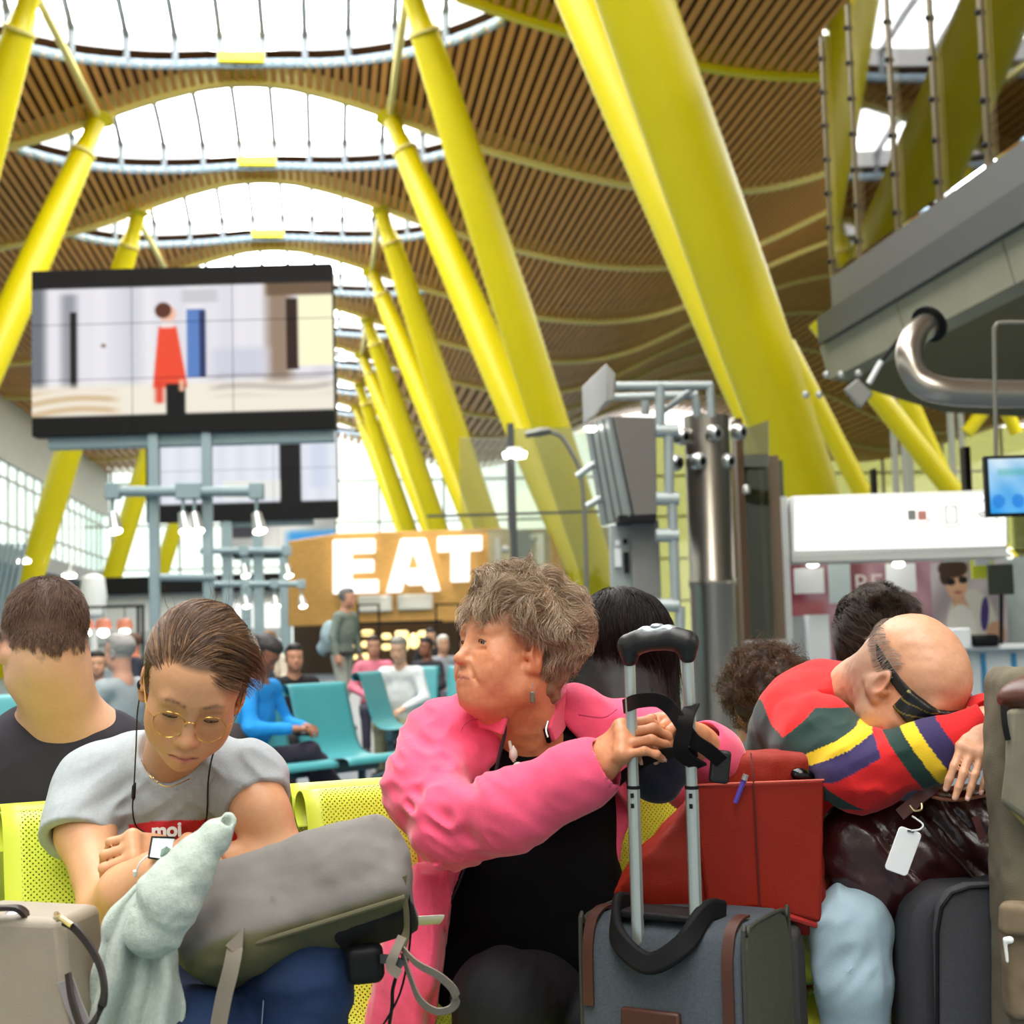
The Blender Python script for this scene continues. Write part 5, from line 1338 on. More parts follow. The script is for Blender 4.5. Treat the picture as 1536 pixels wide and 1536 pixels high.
def skin_color(V, h, base, lip=(186, 100, 86), brow=(96, 74, 54), blush=.35, age=0.0, brow_a=.8, scalp=None, hairmask=None, browz=.0195):
    base = np.array(srgb(base)); c = np.tile(base, (len(V), 1)); q = h.l(V)
    n = vnoise(V*40)[:, None]*.03+vnoise(V*260)[:, None]*(.04+.04*age); c = c*(1+n)
    if age:
        sp = np.clip(vnoise(V*180)-.5, 0, 1)[:, None]*.5*age; c = c*(1-sp)+np.array(srgb((150, 88, 56)))*sp
    red = np.array([1.08, .80, .74])
    def mixc(m, col):
        nonlocal c; m = np.clip(m, 0, 1)[:, None]; c = c*(1-m)+np.array(col)*m
    def tint(m):
        nonlocal c; m = np.clip(m, 0, 1)[:, None]; c = c*(1+(red-1)*m)
    g = lambda x, y, z, r: np.exp(-(((q[:, 0]-x)**2+(q[:, 1]-y)**2+(q[:, 2]-z)**2)/r**2))
    for x in (-1, 1): tint(blush*2*g(x*.042, .06, -.04, .026)); tint(blush*1.6*g(x*.08, -.01, -.012, .03))
    tint(blush*.7*g(0, .108, -.042, .016))
    ax_ = np.abs(q[:, 0])
    lz = -.0742-.0005*ax_/.01
    m = np.clip(1-np.abs(ax_)/.027, 0, 1)**.35*np.exp(-(np.abs(q[:, 2]-lz)/(.0088*(1.02-ax_/.03).clip(.2)))**4)*(q[:, 1] > .078)
    mixc(m*.8, srgb(lip)); mixc(.75*np.exp(-((q[:, 2]+.0742)/.0013)**2)*(ax_ < .024)*(q[:, 1] > .08), srgb((110, 50, 44)))
    if brow_a:
        bz = browz+.006*np.sin((ax_-.012)/.036*2.4)-.004*np.clip((ax_-.038)/.012, 0, 1)
        m = np.exp(-((q[:, 2]-bz)/(.0038-.03*(ax_-.03).clip(0)))**2)*(ax_ > .010)*np.clip((.052-ax_)/.01, 0, 1)*(q[:, 1] > .045)*(.75+.5*vnoise(V*500))
        mixc(m*brow_a, srgb(brow))
    for x in (-1, 1):     # lash line and socket tone
        dz = q[:, 2]-(-.0015); m = np.exp(-(((q[:, 0]-x*.032)/.013)**4+((dz)/.0028)**2))*(q[:, 1] > .078)*.0
    if scalp is not None:
        m = hairmask(q); mixc(m, srgb(scalp))
    return c.clip(0, 1)

def hand_parts(S, wrist, fwd, back, side, curl=((25, 35, 25),)*4, thumb=(35, 25, 20), sc=1.0, spread=6, k=.007, tspread=40, tpalm=25):
    """wrist point, fwd = towards the knuckles, back = back-of-hand normal, side = +1/-1 picks the thumb's side; adds palm, four fingers, thumb"""
    w = np.asarray(wrist, float); f = nrm(fwd); b = np.asarray(back, float); b = nrm(b-f*(b @ f)); t = np.cross(f, b)*side
    Rm = np.stack([f, t, b], 1)
    S.box(w+f*.052*sc+t*.0*sc, (.043*sc, .039*sc, .0145*sc), .013*sc, Rm, .014*sc)
    S.ecap(w-f*.01*sc, w+f*.03*sc, .028*sc, .030*sc, b, .72, .02*sc)
    tips = []
    for i, (ofs, L, r0) in enumerate(((.029, (.044, .026, .02), .0092), (.0095, (.048, .030, .021), .0094), (-.0105, (.045, .028, .021), .0088), (-.029, (.036, .021, .018), .0078))):
        a = math.radians((1.5-i)*spread); cu = curl[i % len(curl)]
        base = w+f*(.088-.004*abs(i-1.2))*sc+t*ofs*sc+b*.002*sc
        d0 = f*math.cos(a)+t*math.sin(a); ang = 0; p = base; S.sph(base+b*.003*sc, .0115*sc, .01*sc)
        pts = [base]; rs = [r0*1.06*sc]
        for j in range(3):
            ang += math.radians(cu[j]); dv = d0*math.cos(ang)-b*math.sin(ang); p = p+dv*L[j]*sc; pts.append(p); rs.append(r0*(1-.09*(j+1))*sc)
        S.chain(pts, rs, k*sc*.6); tips.append((pts, dv, d0, ang, b))
    tb = w+f*.022*sc+t*.026*sc-b*.004*sc
    ta = math.radians(tspread); tp = math.radians(tpalm); d0 = nrm(f*math.cos(ta)*math.cos(tp)+t*math.sin(ta)*math.cos(tp)-b*math.sin(tp))
    bend = nrm(f*.9-t*.35-b*.2)
    pts = [tb, tb+d0*.042*sc]; d1 = nrm(d0*math.cos(math.radians(thumb[1]))+bend*math.sin(math.radians(thumb[1]))); pts.append(pts[-1]+d1*.031*sc)
    d2 = nrm(d1*math.cos(math.radians(thumb[2]))+bend*math.sin(math.radians(thumb[2]))); pts.append(pts[-1]+d2*.024*sc)
    S.chain(pts, [.0165*sc, .0125*sc, .0105*sc, .0088*sc], k*sc)
    tips.append((pts, d2, d2, 0, b))
    return tips
def nails(tips, parent, m, sc=1.0):
    for pts, dv, d0, ang, b in tips[:4]:
        up = nrm(np.cross(np.cross(dv, b), dv)); up = up if up @ (b*math.cos(ang)+d0*math.sin(ang)) > 0 else -up
        c = pts[-1]-dv*.0005*sc+up*.0058*sc
        sd = np.cross(dv, up); V = []
        for i in range(5):
            for j in range(5):
                a = (i/4-.5)*2; bb = (j/4-.5)*2
                V.append(c+dv*bb*.0055*sc+sd*a*.0046*sc*(1-.25*max(0, bb)**2)+up*(-.0018*a*a-.0014*bb*bb)*sc)
        MB().add(V, [(i*5+j, i*5+j+1, (i+1)*5+j+1, (i+1)*5+j) for i in range(4) for j in range(4)]).build('nail', m, parent, solid=.0008, smooth=True)
M_nail = mat('nail', (226, 176, 158), .25)

def ellip_pts(n, c, r):
    P = RNG.normal(size=(n, 3)); P /= np.linalg.norm(P, axis=1)[:, None]
    return P*np.array(r)+np.array(c), P
def grow(h, n, mask, flow, length, c, r, steps=10, lift=.3, wave=0.0, wfreq=60, clump=22, out=.004, outlift=0.0, jitter=.05):
    """strand polylines in world space; mask(q) keeps roots, flow(q,nrm) gives local direction"""
    q, nn = ellip_pts(n*4, c, r); keep = mask(q); q = q[keep][:n]; nn = nn[keep][:n]; N = len(q)
    if callable(length): Ln = length(q)
    else: Ln = np.full(N, length)
    Ln = Ln*RNG.uniform(.75, 1.15, N); out_ = RNG.uniform(.0, out, N)
    ph = vnoise(q*clump)*6.3; ph2 = vnoise(q*clump+7.7)*6.3; P = [q.copy()]; p = q.copy(); rr = np.array(r); cc = np.array(c)
    jit = RNG.normal(size=(N, 3))*jitter
    for i in range(steps):
        t = (i+1)/steps
        nl = (p-cc)/rr**2; nl /= np.linalg.norm(nl, axis=1)[:, None]
        d = flow(p, nl)+jit
        tg = d-nl*(d*nl).sum(1)[:, None]*.75; tg /= np.linalg.norm(tg, axis=1)[:, None]+1e-9
        lf = lift*(1-t)+outlift
        d = tg+nl*lf; 
        if wave:
            bn = np.cross(nl, tg); s = t*Ln*wfreq
            d = d+bn*(np.sin(s*6.28+ph)*wave)[:, None]+nl*(np.sin(s*6.28*.8+ph2)*wave*.8)[:, None]
        d /= np.linalg.norm(d, axis=1)[:, None]
        p = p+d*(Ln/steps)[:, None]
        ev = np.sqrt((((p-cc)/rr)**2).sum(1)); ins = ev < 1.0
        p = np.where(ins[:, None], cc+(p-cc)/np.maximum(ev, .3)[:, None], p)
        P.append(p+nl*0)
    P = np.stack(P, 1)
    P = P+((q-cc)/np.linalg.norm(q-cc, axis=1)[:, None]*out_[:, None])[:, None, :]
    return h.W(P)
def hair_mat(name, cols, rough=.46):
    if name in _mats: return _mats[name]
    m = bpy.data.materials.new(name); m.use_nodes = True; nt = m.node_tree; N = nt.nodes; L = nt.links; b = N['Principled BSDF']
    hi = N.new('ShaderNodeHairInfo'); cr = N.new('ShaderNodeValToRGB')
    while len(cr.color_ramp.elements) < len(cols): cr.color_ramp.elements.new(.5)
    for i, cl in enumerate(cols): cr.color_ramp.elements[i].position = i/(len(cols)-1); cr.color_ramp.elements[i].color = (*srgb(cl), 1)
    L.new(hi.outputs['Random'], cr.inputs[0]); L.new(cr.outputs[0], b.inputs['Base Color']); b.inputs['Roughness'].default_value = rough; b.inputs['Specular IOR Level'].default_value = .4 if cols[0][0] > 20 else .15
    _mats[name] = m; return m
def person(name_label, body, group=None):
    return tag(body, name_label, 'person', group)
def folds(Rm, sc, amp):
    sc = np.array(sc, float)
    return lambda P: amp*(.55-np.abs(vnoise((P @ Rm)*sc)))*1.3
# ================================================================== woman in pink
hp = HF(W(763, 974, 2.62), (-.808, -.545, .225), -2, .92)
S = SDF(); build_head(S, hp, open_=.56, gaze=-.6, old=.8, jaw=1.08, fat=.005)
nb = W(800, 1130, 2.70)
S.cap(hp.w((0, -.03, -.06)), nb, .055, .062, .04); S.cap(hp.w((0, .03, -.10)), W(772, 1090, 2.66), .026, .036, .04)
S.cap(W(775, 1145, 2.74), W(845, 1140, 2.80), .06, .06, .05)
S.disp(lambda P: .0012*vnoise(P*70), 0)
S.cut(W(800, 1170, 2.6), (0, 0, -1))
# arms under the sleeves and the two hands
wr = W(884, 1160, 2.385)
Sh = SDF(); Sh.cap(W(850, 1180, 2.41), wr, .036, .031, .02)
Sh.cap(wr, wr+nrm(W(952, 1092, 2.33)-wr)*.03, .030, .030, .02)
tR = hand_parts(Sh, wr+nrm(W(952, 1092, 2.33)-wr)*.012, W(956, 1092, 2.315)-wr, (-.45, -.62, .62), -1, ((48, 50, 30), (44, 52, 30), (38, 50, 34), (30, 46, 34)), (30, 20, 15), .98, 7, tspread=32, tpalm=30)
wl = W(1046, 1112, 2.44)
Sl = SDF(); Sl.cap(W(1085, 1150, 2.52), wl, .034, .029, .02)
tL = hand_parts(Sl, wl, W(985, 1075, 2.385)-wl, (.25, .35, .9), 1, ((42, 45, 30), (45, 48, 30), (48, 50, 30), (50, 52, 30)), (30, 25, 20), .95, 5, tspread=30, tpalm=35)
for sd in (Sh, Sl): sd.disp(lambda P: .0008*vnoise(P*120), 0)
Sb = SDF(); Sb.ell(W(800, 1300, 2.82), (.15, .10, .22), None, .05); Sb.cap(W(800, 1500, 2.84), W(752, 1510, 2.55), .06, .05, .05); Sb.cap(W(890, 1510, 2.86), W(910, 1570, 2.64), .06, .05, .05)
base_pw = (206, 138, 98)
def colr(V):
    c = skin_color(V, hp, base_pw, lip=(176, 96, 82), brow=(142, 104, 76), blush=.5, age=.8, brow_a=.55, scalp=(128, 104, 80), hairmask=lambda q: np.clip((q[:, 2]-.062+.9*np.clip(.02-q[:, 1], 0, .1))/.01, 0, 1)*((np.abs(q[:, 0]) < .066) | (q[:, 2] > .03) | (q[:, 1] < -.04))*(q[:, 2] > -.09))
    return c
pw = skin('person', [(S, .0024), (Sh, .0024), (Sl, .0026), (Sb, .012)], M_skin, None, colr)
person('older woman in a pink fleece jacket looking left, hands on the trolley handle', pw)
eyes_of(hp, pw, (58, 50, 46), (.0, 1, -.2)); nails(tR, pw, M_nail); nails(tL, pw, M_nail)
# eyelashes / lid crease lines
for x in (-1, 1):
    MB().tube([hp.w(p) for p in spline([np.array((x*.0205, .0815, -.0045)), np.array((x*.027, .0858, -.0005)), np.array((x*.034, .0858, .0002)), np.array((x*.0435, .0785, -.0035))], 4)], .0008, 5).build('eyelash', mat('lash', (60, 40, 30), .6), pw)
# ---- hair: grey, short, wavy
M_hairp = hair_mat('silver_brown_hair', ((110, 82, 54), (150, 118, 86), (182, 158, 130), (212, 198, 180)))
Sg = SDF(); hp.e(Sg, (0, -.028, .060), (.088, .106, .094), .02); hp.e(Sg, (0, -.085, -.02), (.066, .042, .075), .03); hp.e(Sg, (0, .022, .098), (.062, .056, .030), .03)
hp.e(Sg, (0, .085, -.045), (.085, .07, .105), .012, 's'); hp.c(Sg, (-.1, -.008, -.03), (.1, -.008, -.03), .030, None, .01, 's'); hp.c(Sg, (-.1, .05, -.03), (.1, .05, -.03), .045, None, .01, 's')
Sg.disp(lambda P: .007*vnoise(P*42)+.0035*vnoise(P*95)+.0012*vnoise(P*240), 0)
hair = skin('hair', [(Sg, .0032)], mat('hair_mass_grey', (142, 114, 84), .6, var=.25, vscale=60), pw)
def maskp(q):
    fr = (q[:, 1] > .045) & (q[:, 2] < .062); ear = (np.abs(q[:, 0]) > .055) & (q[:, 1] > -.03) & (q[:, 2] < .012); low = q[:, 2] < -.085
    side = ((q[:, 1] > .022) & (q[:, 2] < .03)) | ((np.abs(q[:, 0]) > .05) & (q[:, 1] > -.025) & (q[:, 2] < .03))
    return ~(fr | ear | low | side)
def flowp(q, n):
    d = np.zeros_like(q); top = np.clip((q[:, 2]-.02)/.08, 0, 1)
    d[:, 1] = -.5+.9*np.clip(q[:, 1]/.05, -1, 1)*top; d[:, 2] = -.9*(1-top)-.15; d[:, 0] = -.35*top+.3*np.sign(q[:, 0])
    d += np.stack([vnoise(q*19), vnoise(q*19+3.1), vnoise(q*19+5.7)], 1)*1.3
    return d
P = grow(hp, 20000, maskp, flowp, lambda q: .050+.014*np.clip(q[:, 2]/.1, 0, 1), (0, -.024, .050), (.085, .103, .093), 14, .55, .85, 15, 15, .02)
strands('hair_strands', P, .00028, .00014, M_hairp, hair)
P = grow(hp, 1500, lambda q: (q[:, 1] > .052) & (q[:, 2] > .06) & (q[:, 2] < .10) & (np.abs(q[:, 0]) < .055), lambda q, n: np.stack([-.6+vnoise(q*40), .1+0*q[:, 0], -.15+.5*vnoise(q*40+9)], 1), .026, (0, -.01, .036), (.078, .098, .084), 9, .45, .5, 20, 30, .01)
P2 = grow(hp, 5000, lambda q: (q[:, 2] > .075), flowp, .05, (0, .018, .098), (.068, .064, .042), 14, .5, .7, 16, 15, .012)
strands('hair_strands', P2, .00028, .00014, M_hairp, hair)
strands('fringe', P, .0003, .00014, M_hairp, hair)
P = grow(hp, 1800, lambda q: (np.abs(q[:, 0]) > .05) & (q[:, 1] > .0) & (q[:, 1] < .036) & (q[:, 2] > .02) & (q[:, 2] < .06), lambda q, n: np.stack([.2*q[:, 0], -.8+0*q[:, 0], -.7+.5*vnoise(q*40+9)], 1), .024, (0, -.02, .036), (.0785, .100, .085), 9, .25, .35, 18, 30, .006)
strands('sideburn', P, .0003, .00014, M_hairp, hair)
# ---- black top, trousers
M_blk = mat('black_jersey', (9, 8, 10), .95, bump=.2, bscale=300, spec=.15)
S = SDF()
S.ell(W(800, 1210, 2.80), (.155, .10, .13), None, .06); S.ell(W(800, 1330, 2.80), (.17, .135, .15), None, .06); S.ell(W(825, 1420, 2.78), (.17, .13, .10), None, .06); S.cap(W(735, 1135, 2.70), W(880, 1130, 2.76), .072, .068, .04); S.ell(W(700, 1450, 2.74), (.11, .10, .13), None, .06); S.ell(W(800, 1165, 2.68), (.10, .07, .06), None, .04)
S.custom(lambda P: np.sqrt((((P-W(806, 1062, 2.62))/np.array([.048, .12, .056]))**2).sum(1))*.05-.05, W(806, 1062, 2.62), .12, .006, 's')
S.disp(lambda P: .003*vnoise(P*18), 0)
skin('top', [(S, .006)], M_blk, pw)
M_trs = mat('black_trousers', (25, 25, 31), .75, bump=.2, bscale=300, spec=.3)
S = SDF(); S.cap(W(850, 1500, 2.80), W(752, 1500, 2.50), .095, .078, .04); S.cap(W(752, 1500, 2.50), W(745, 1750, 2.52), .082, .06, .03); S.cap(W(900, 1510, 2.84), W(915, 1560, 2.6), .095, .08, .04); S.cap(W(915, 1560, 2.6), W(915, 1780, 2.62), .08, .06, .03)
kn = W(752, 1490, 2.47)
S.disp(lambda P: .005*vnoise(P @ rot('Y', 30)*np.array([60, 20, 16]))*np.exp(-((P-kn)**2).sum(1)/.02)+.002*vnoise(P*30), 0)
skin('trousers', [(S, .006)], M_trs, pw)
S = SDF()
for x, dd in ((745, 2.45), (915, 2.54)):
    p = W(x, 1750, dd); S.cap((p[0], p[1]+.06, .05), (p[0], p[1]-.12, .035), .042, .036, .03)
S.cut((0, 0, 0), (0, 0, -1)); skin('shoes', [(S, .008)], M_black, pw)
# ---- pink fleece jacket
M_pink = mat('pink_fleece', (240, 86, 122), .95, var=.035, vscale=120, bump=.35, bscale=600, sheen=.35)
S = SDF()
S.ell(W(790, 1210, 2.80), (.20, .13, .14), None, .06); S.ell(W(770, 1330, 2.80), (.20, .15, .15), None, .06); S.ell(W(730, 1450, 2.76), (.19, .14, .12), None, .06)
S.cap(W(672, 1118, 2.68), W(930, 1112, 2.80), .072, .072, .05); S.cap(W(735, 1088, 2.68), W(860, 1075, 2.76), .06, .06, .05)
S.cap(W(620, 1360, 2.62), W(585, 1560, 2.56), .035, .05, .05); S.cap(W(655, 1340, 2.60), W(630, 1560, 2.53), .05, .055, .05)
def xfront(P):
    z = P[:, 2]
    zl = [W(0, y, 2.6)[2] for y in (1600, 1536, 1380, 1270, 1180, 1080, 1060, 1030)]; xl = [W(x, y, 2.6)[0] for x, y in ((640, 1600), (648, 1536), (668, 1380), (706, 1270), (735, 1180), (762, 1080), (752, 1060), (720, 1030))]
    xr = [W(x, y, 2.62)[0] for x, y in ((985, 1600), (985, 1536), (985, 1380), (960, 1270), (905, 1180), (822, 1098), (834, 1060), (836, 1030))]
    a = np.interp(z, zl, xl); b = np.interp(z, zl, xr)
    return np.maximum(np.maximum(a-P[:, 0], P[:, 0]-b), P[:, 1]-W(800, 1200, 2.79)[1])
S.custom(xfront, W(820, 1300, 2.6), 50, .010, 's')
S.custom(lambda P: np.sqrt((((P-W(800, 1040, 2.68))/np.array([.062, .075, .066]))**2).sum(1))*.06-.06, W(800, 1045, 2.68), .1, .008, 's')
# sleeves
S.chain([W(668, 1122, 2.66), W(640, 1180, 2.58), W(676, 1238, 2.47)], [.074, .066, .062], .05); S.chain([W(676, 1238, 2.47), W(770, 1216, 2.40), W(862, 1166, 2.375), W(889, 1156, 2.37)], [.062, .060, .052, .05], .03)
S.cap(W(889, 1156, 2.37), W(930, 1135, 2.35), .041, .036, .004, 's')
S.chain([W(960, 1112, 2.78), W(1058, 1165, 2.66), W(1096, 1180, 2.60)], [.068, .062, .055], .05); S.chain([W(1096, 1180, 2.60), W(1068, 1135, 2.50), W(1058, 1122, 2.47)], [.055, .048, .044], .03)
S.cap(W(1060, 1122, 2.48), W(1040, 1100, 2.44), .036, .032, .004, 's')
S.cut(W(897, 1150, 2.36), nrm(W(930, 1128, 2.35)-W(860, 1168, 2.37)), .004) if False else None
elb = W(690, 1225, 2.45); sh_ = W(660, 1130, 2.62)
R1 = rot('Y', 35)
def pinkfold(P):
    a = np.exp(-((P-elb)**2).sum(1)/.012); b = np.exp(-((P-sh_)**2).sum(1)/.02)
    x = P @ R1
    f = (.5-np.abs(vnoise(x*np.array([22, 12, 46]))))*.018*(a+.7*b+.12)
    g = (.5-np.abs(vnoise(P*np.array([42, 16, 6])+3)))*.022*np.exp(-((P[:, 0]-W(640, 1380, 2.6)[0])/.09)**2)*(P[:, 2] < W(640, 1270, 2.6)[2])
    return -f-g+.0016*vnoise(P*38)
S.disp(pinkfold, 0)
jk = skin('jacket', [(S, .0042)], M_pink, pw)
cpts = spline([W(757, 1090, 2.565), W(728, 1078, 2.60), W(690, 1076, 2.66), W(715, 1068, 2.75), W(780, 1055, 2.80), W(836, 1050, 2.77), W(846, 1060, 2.71), W(836, 1082, 2.65), W(826, 1102, 2.615)], 6)
MB().strip(cpts, [float(x) for x in np.interp(np.linspace(0, 1, len(cpts)), (0, .15, .6, .85, 1), (.030, .036, .06, .055, .03))], .009, (0, .1, 1)).build('collar', M_pink, jk, .003)
cpt2 = spline([W(800, 1052, 2.775), W(830, 1050, 2.74), W(836, 1062, 2.70), W(829, 1085, 2.65), W(820, 1105, 2.615)], 5)
MB().strip(cpt2, [float(x) for x in np.linspace(.05, .03, len(cpt2))], .008, (0, .1, 1)).build('collar_lining', M_blk, jk, .002)
# facing edge, zip
mb = MB(); mb.tube(spline([W(756, 1078, 2.575), W(757, 1100, 2.575), W(750, 1130, 2.575), W(742, 1165, 2.57)], 5), .0032, 8); mb.build('zip_edge', mat('dark_zip_edge', (34, 22, 28), .6), jk)
mb = MB(); mb.tube(spline([W(707, 1275, 2.60), W(690, 1320, 2.60), W(668, 1375, 2.60), W(652, 1450, 2.60), W(647, 1540, 2.59)], 5), .0024, 6); mb.build('zip_edge', mat('dark_zip_edge', (34, 22, 28)), jk)
MB().tube(spline([W(690, 1098, 2.575), W(700, 1084, 2.58), W(722, 1078, 2.58), W(745, 1080, 2.572)], 5), .0014, 6).build('yoke_seam', mat('pink_seam', (196, 60, 96), .9), jk)
MB().tube(spline([W(868, 1072, 2.66), W(905, 1076, 2.68), W(925, 1064, 2.72)], 5), .0014, 6).build('yoke_seam', mat('pink_seam', (196, 60, 96)), jk)
# ---- jewellery
t = thing('necklace', 'silver necklace with a white oval pendant on the black top', 'necklace', W(780, 1150, 2.56))
MB().tube(spline([W(764, 1112, 2.59), W(768, 1130, 2.575), W(772, 1142, 2.57)], 4), .003, 8).build('chain', mat('pearl_bead', (206, 196, 184), .3), t)
MB().lathe([(.001, .016), (.007, .006), (.0075, -.004), (.001, -.013)], W(770, 1132, 2.565), 14).build('bead', mat('pearl_bead', (206, 196, 184)), t)
S = SDF().ell(W(777, 1149, 2.563), (.009, .005, .0075)); soft('pendant', S, .0015, mat('white_shell', (226, 216, 206), .25), t)
MB().tube(spline([W(822, 1082, 2.615), W(819, 1095, 2.605), W(822, 1106, 2.60)], 4), .0022, 8).build('chain', M_alu, t)
t = thing('earring', 'small dark silver drop earring of the woman in pink', 'earring', W(799, 1045, 2.545))
mb = MB(); mb.tube([W(799, 1024, 2.545), W(799, 1034, 2.545)], .0009, 6); mb.build('hook', M_alu, t)
mb = MB(); mb.box(W(799, 1046, 2.545), (.0085, .003, .020)); mb.build('drop', mat('tarnished_silver', (120, 112, 98), .4, .8, var=.3, vscale=300), t, .002)
# ================================================================== young woman in the grey T-shirt
hy = HF(W(287, 1070, 2.22)-.073*nrm((.12, -.82, -.56)), (.12, -.82, -.56), 12, .95)
S = SDF(); build_head(S, hy, open_=.34, gaze=-1.2, jaw=.88, nose=.96)
nby = W(252, 1165, 2.52)
S.cap(hy.w((0, -.035, -.055)), nby, .047, .050, .03); S.cap(W(205, 1180, 2.57), W(300, 1180, 2.57), .045, .045, .05)
S.cut(W(250, 1240, 2.5), (0, 0, -1))
# right arm (image left)
wr = W(222, 1308, 2.235)
Sa = SDF(); Sa.chain([W(132, 1190, 2.46), W(128, 1250, 2.42), W(158, 1366, 2.30)], [.046, .043, .036], .03); Sa.sph(W(160, 1378, 2.29), .033, .02); Sa.chain([W(160, 1368, 2.30), W(190, 1338, 2.255), wr], [.037, .037, .027], .03)
hand_parts(Sa, wr, W(262, 1290, 2.22)-wr, (-.2, -.6, .75), 1, ((40, 55, 35),)*4, (30, 25, 20), .9, 5)
# left arm (image right), hand curled under the phone
wl = W(258, 1290, 2.33)
Sl = SDF(); Sl.chain([W(378, 1170, 2.47), W(392, 1222, 2.42), W(432, 1300, 2.40)], [.046, .042, .036], .03); Sl.chain([W(432, 1300, 2.40), W(340, 1305, 2.36), wl], [.037, .035, .028], .03)
hand_parts(Sl, wl, W(198, 1280, 2.27)-wl, (.05, -.85, .5), -1, ((62, 70, 45), (60, 72, 45), (58, 70, 45), (55, 70, 45)), (25, 30, 20), .95, 4, tspread=30, tpalm=20)
Sb = SDF(); Sb.ell(W(255, 1330, 2.58), (.12, .07, .2), None, .05)
def coly(V):
    c = skin_color(V, hy, (208, 152, 110), lip=(192, 104, 94), brow=(92, 62, 40), blush=.35, brow_a=.85, browz=.022, scalp=(96, 68, 46), hairmask=lambda q: np.clip((q[:, 2]-.074+.9*np.clip(.03-q[:, 1], 0, .1))/.008, 0, 1)*((np.abs(q[:, 0]) < .066) | (q[:, 2] > .03) | (q[:, 1] < -.04))*(q[:, 2] > -.055))
    m = np.clip((W(0, 1185, 2.4)[2]-V[:, 2])/.03, 0, 1)[:, None]
    return c*(1-m)+c*np.array([1.06, 1.10, 1.16])*m
yw = skin('person', [(S, .0022), (Sa, .003), (Sl, .003), (Sb, .014)], M_skin, None, coly)
person('young woman in a grey T-shirt with round glasses looking down at her phone', yw)
eyes_of(hy, yw, (64, 48, 36), (0, 1, -.5))
for x in (-1, 1): MB().tube([hy.w(p) for p in spline([np.array((x*.0205, .082, -.0065)), np.array((x*.027, .0855, -.0062)), np.array((x*.034, .0855, -.0058)), np.array((x*.0435, .079, -.007))], 4)], .0009, 5).build('eyelash', mat('dark_lash', (40, 28, 22), .6), yw)
# ---- hair swept back to a tie on the right of the picture
M_hairy = hair_mat('chestnut_hair', ((44, 27, 18), (72, 47, 30), (112, 78, 50), (172, 132, 94)), .3)
Sg = SDF(); hy.e(Sg, (0, -.028, .037), (.0775, .0995, .0785), .02)
hy.e(Sg, (0, .085, -.025), (.074, .058, .100), .012, 's'); hy.e(Sg, (0, .02, -.11), (.1, .1, .07), .02, 's')
for x in (-1, 1): hy.e(Sg, (x*.08, .0, -.02), (.022, .022, .036), .01, 's')
tie = W(362, 953, 2.40); tl = hy.l(tie)
Sg.ell(tie, (.015, .015, .014), None, .02); Sg.ell(tie+np.array([-.014, 0, -.03]), (.022, .022, .03), None, .03)
def hflow(P):
    q = hy.l(P); a = np.arctan2(q[:, 0]-tl[0], q[:, 1]-tl[1]); return .0022*np.sin(a*46+vnoise(P*30)*3)+.0035*vnoise(np.stack([a*5, a*0, a*0+1], 1)*2)
Sg.disp(hflow, 0)
hair = skin('hair', [(Sg, .003)], mat('hair_mass_chestnut', (66, 44, 29), .5), yw)
def masky(q):
    fr = (q[:, 1] > .036-.12*np.clip(np.abs(q[:, 0])-.03, 0, 1)) & (q[:, 2] < .072-.25*np.clip(np.abs(q[:, 0])-.03, 0, 1)); ear = (np.abs(q[:, 0]) > .05) & (q[:, 1] > -.03) & (q[:, 2] < .012); low = q[:, 2] < -.05
    return ~(fr | ear | low)
def flowy(q, n):
    d = tl-q; d /= np.linalg.norm(d, axis=1)[:, None]; d += np.stack([vnoise(q*30), vnoise(q*30+4), vnoise(q*30+8)], 1)*.28; return d
P = grow(hy, 20000, masky, flowy, lambda q: np.minimum(.115, np.linalg.norm(tl-q, axis=1)*.95+.012), (0, -.027, .037), (.0785, .1005, .0795), 13, .12, .08, 8, 16, .006, 0, .02)
strands('hair_strands', P, .0003, .00015, M_hairy, hair)
P = grow(hy, 6500, lambda q: (q[:, 1] > .018) & (q[:, 2] > .050) & (np.abs(q[:, 0]) < .070), flowy, .10, (0, -.022, .039), (.078, .099, .080), 13, .36, .08, 8, 14, .008, 0, .02)
strands('hair_strands', P, .00034, .00014, M_hairy, hair)
P = grow(hy, 2600, lambda q: (q[:, 0] < -.012) & (q[:, 1] > .012) & (q[:, 2] > .062), lambda q, n: np.stack([-1+0*q[:, 0], -.25-.5*np.clip(-q[:, 0]*14, 0, 1), -.35-.9*np.clip(-q[:, 0]*12, 0, 1)], 1)+.2*np.stack([vnoise(q*26), vnoise(q*26+4), vnoise(q*26+8)], 1), .085, (0, -.020, .040), (.080, .101, .082), 12, .42, .12, 9, 15, .007, 0, .03)
strands('fringe', P, .0003, .00014, M_hairy, hair)
P = grow(hy, 1800, lambda q: (np.abs(q[:, 0]) > .045) & (q[:, 1] > -.01) & (q[:, 1] < .032) & (q[:, 2] > .015) & (q[:, 2] < .06), lambda q, n: np.stack([0*q[:, 0], -.35+0*q[:, 0], -1+0*q[:, 0]], 1)+.25*np.stack([vnoise(q*30), vnoise(q*30+4), vnoise(q*30+8)], 1), .045, (0, -.020, .036), (.0785, .1, .084), 9, .2, .15, 10, 20, .005, 0, .04)
strands('sideburn', P, .0003, .00014, M_hairy, hair)
P = grow(hy, 26, lambda q: q[:, 2] > .1, lambda q, n: n+np.stack([vnoise(q*50)+.3, vnoise(q*50+5), .5+0*q[:, 0]], 1), .055, (0, -.026, .042), (.079, .103, .088), 8, 1.2, .2, 20, 30, .0, .6)
strands('flyaway_hair', P, .0003, .00012, M_hairy, hair)
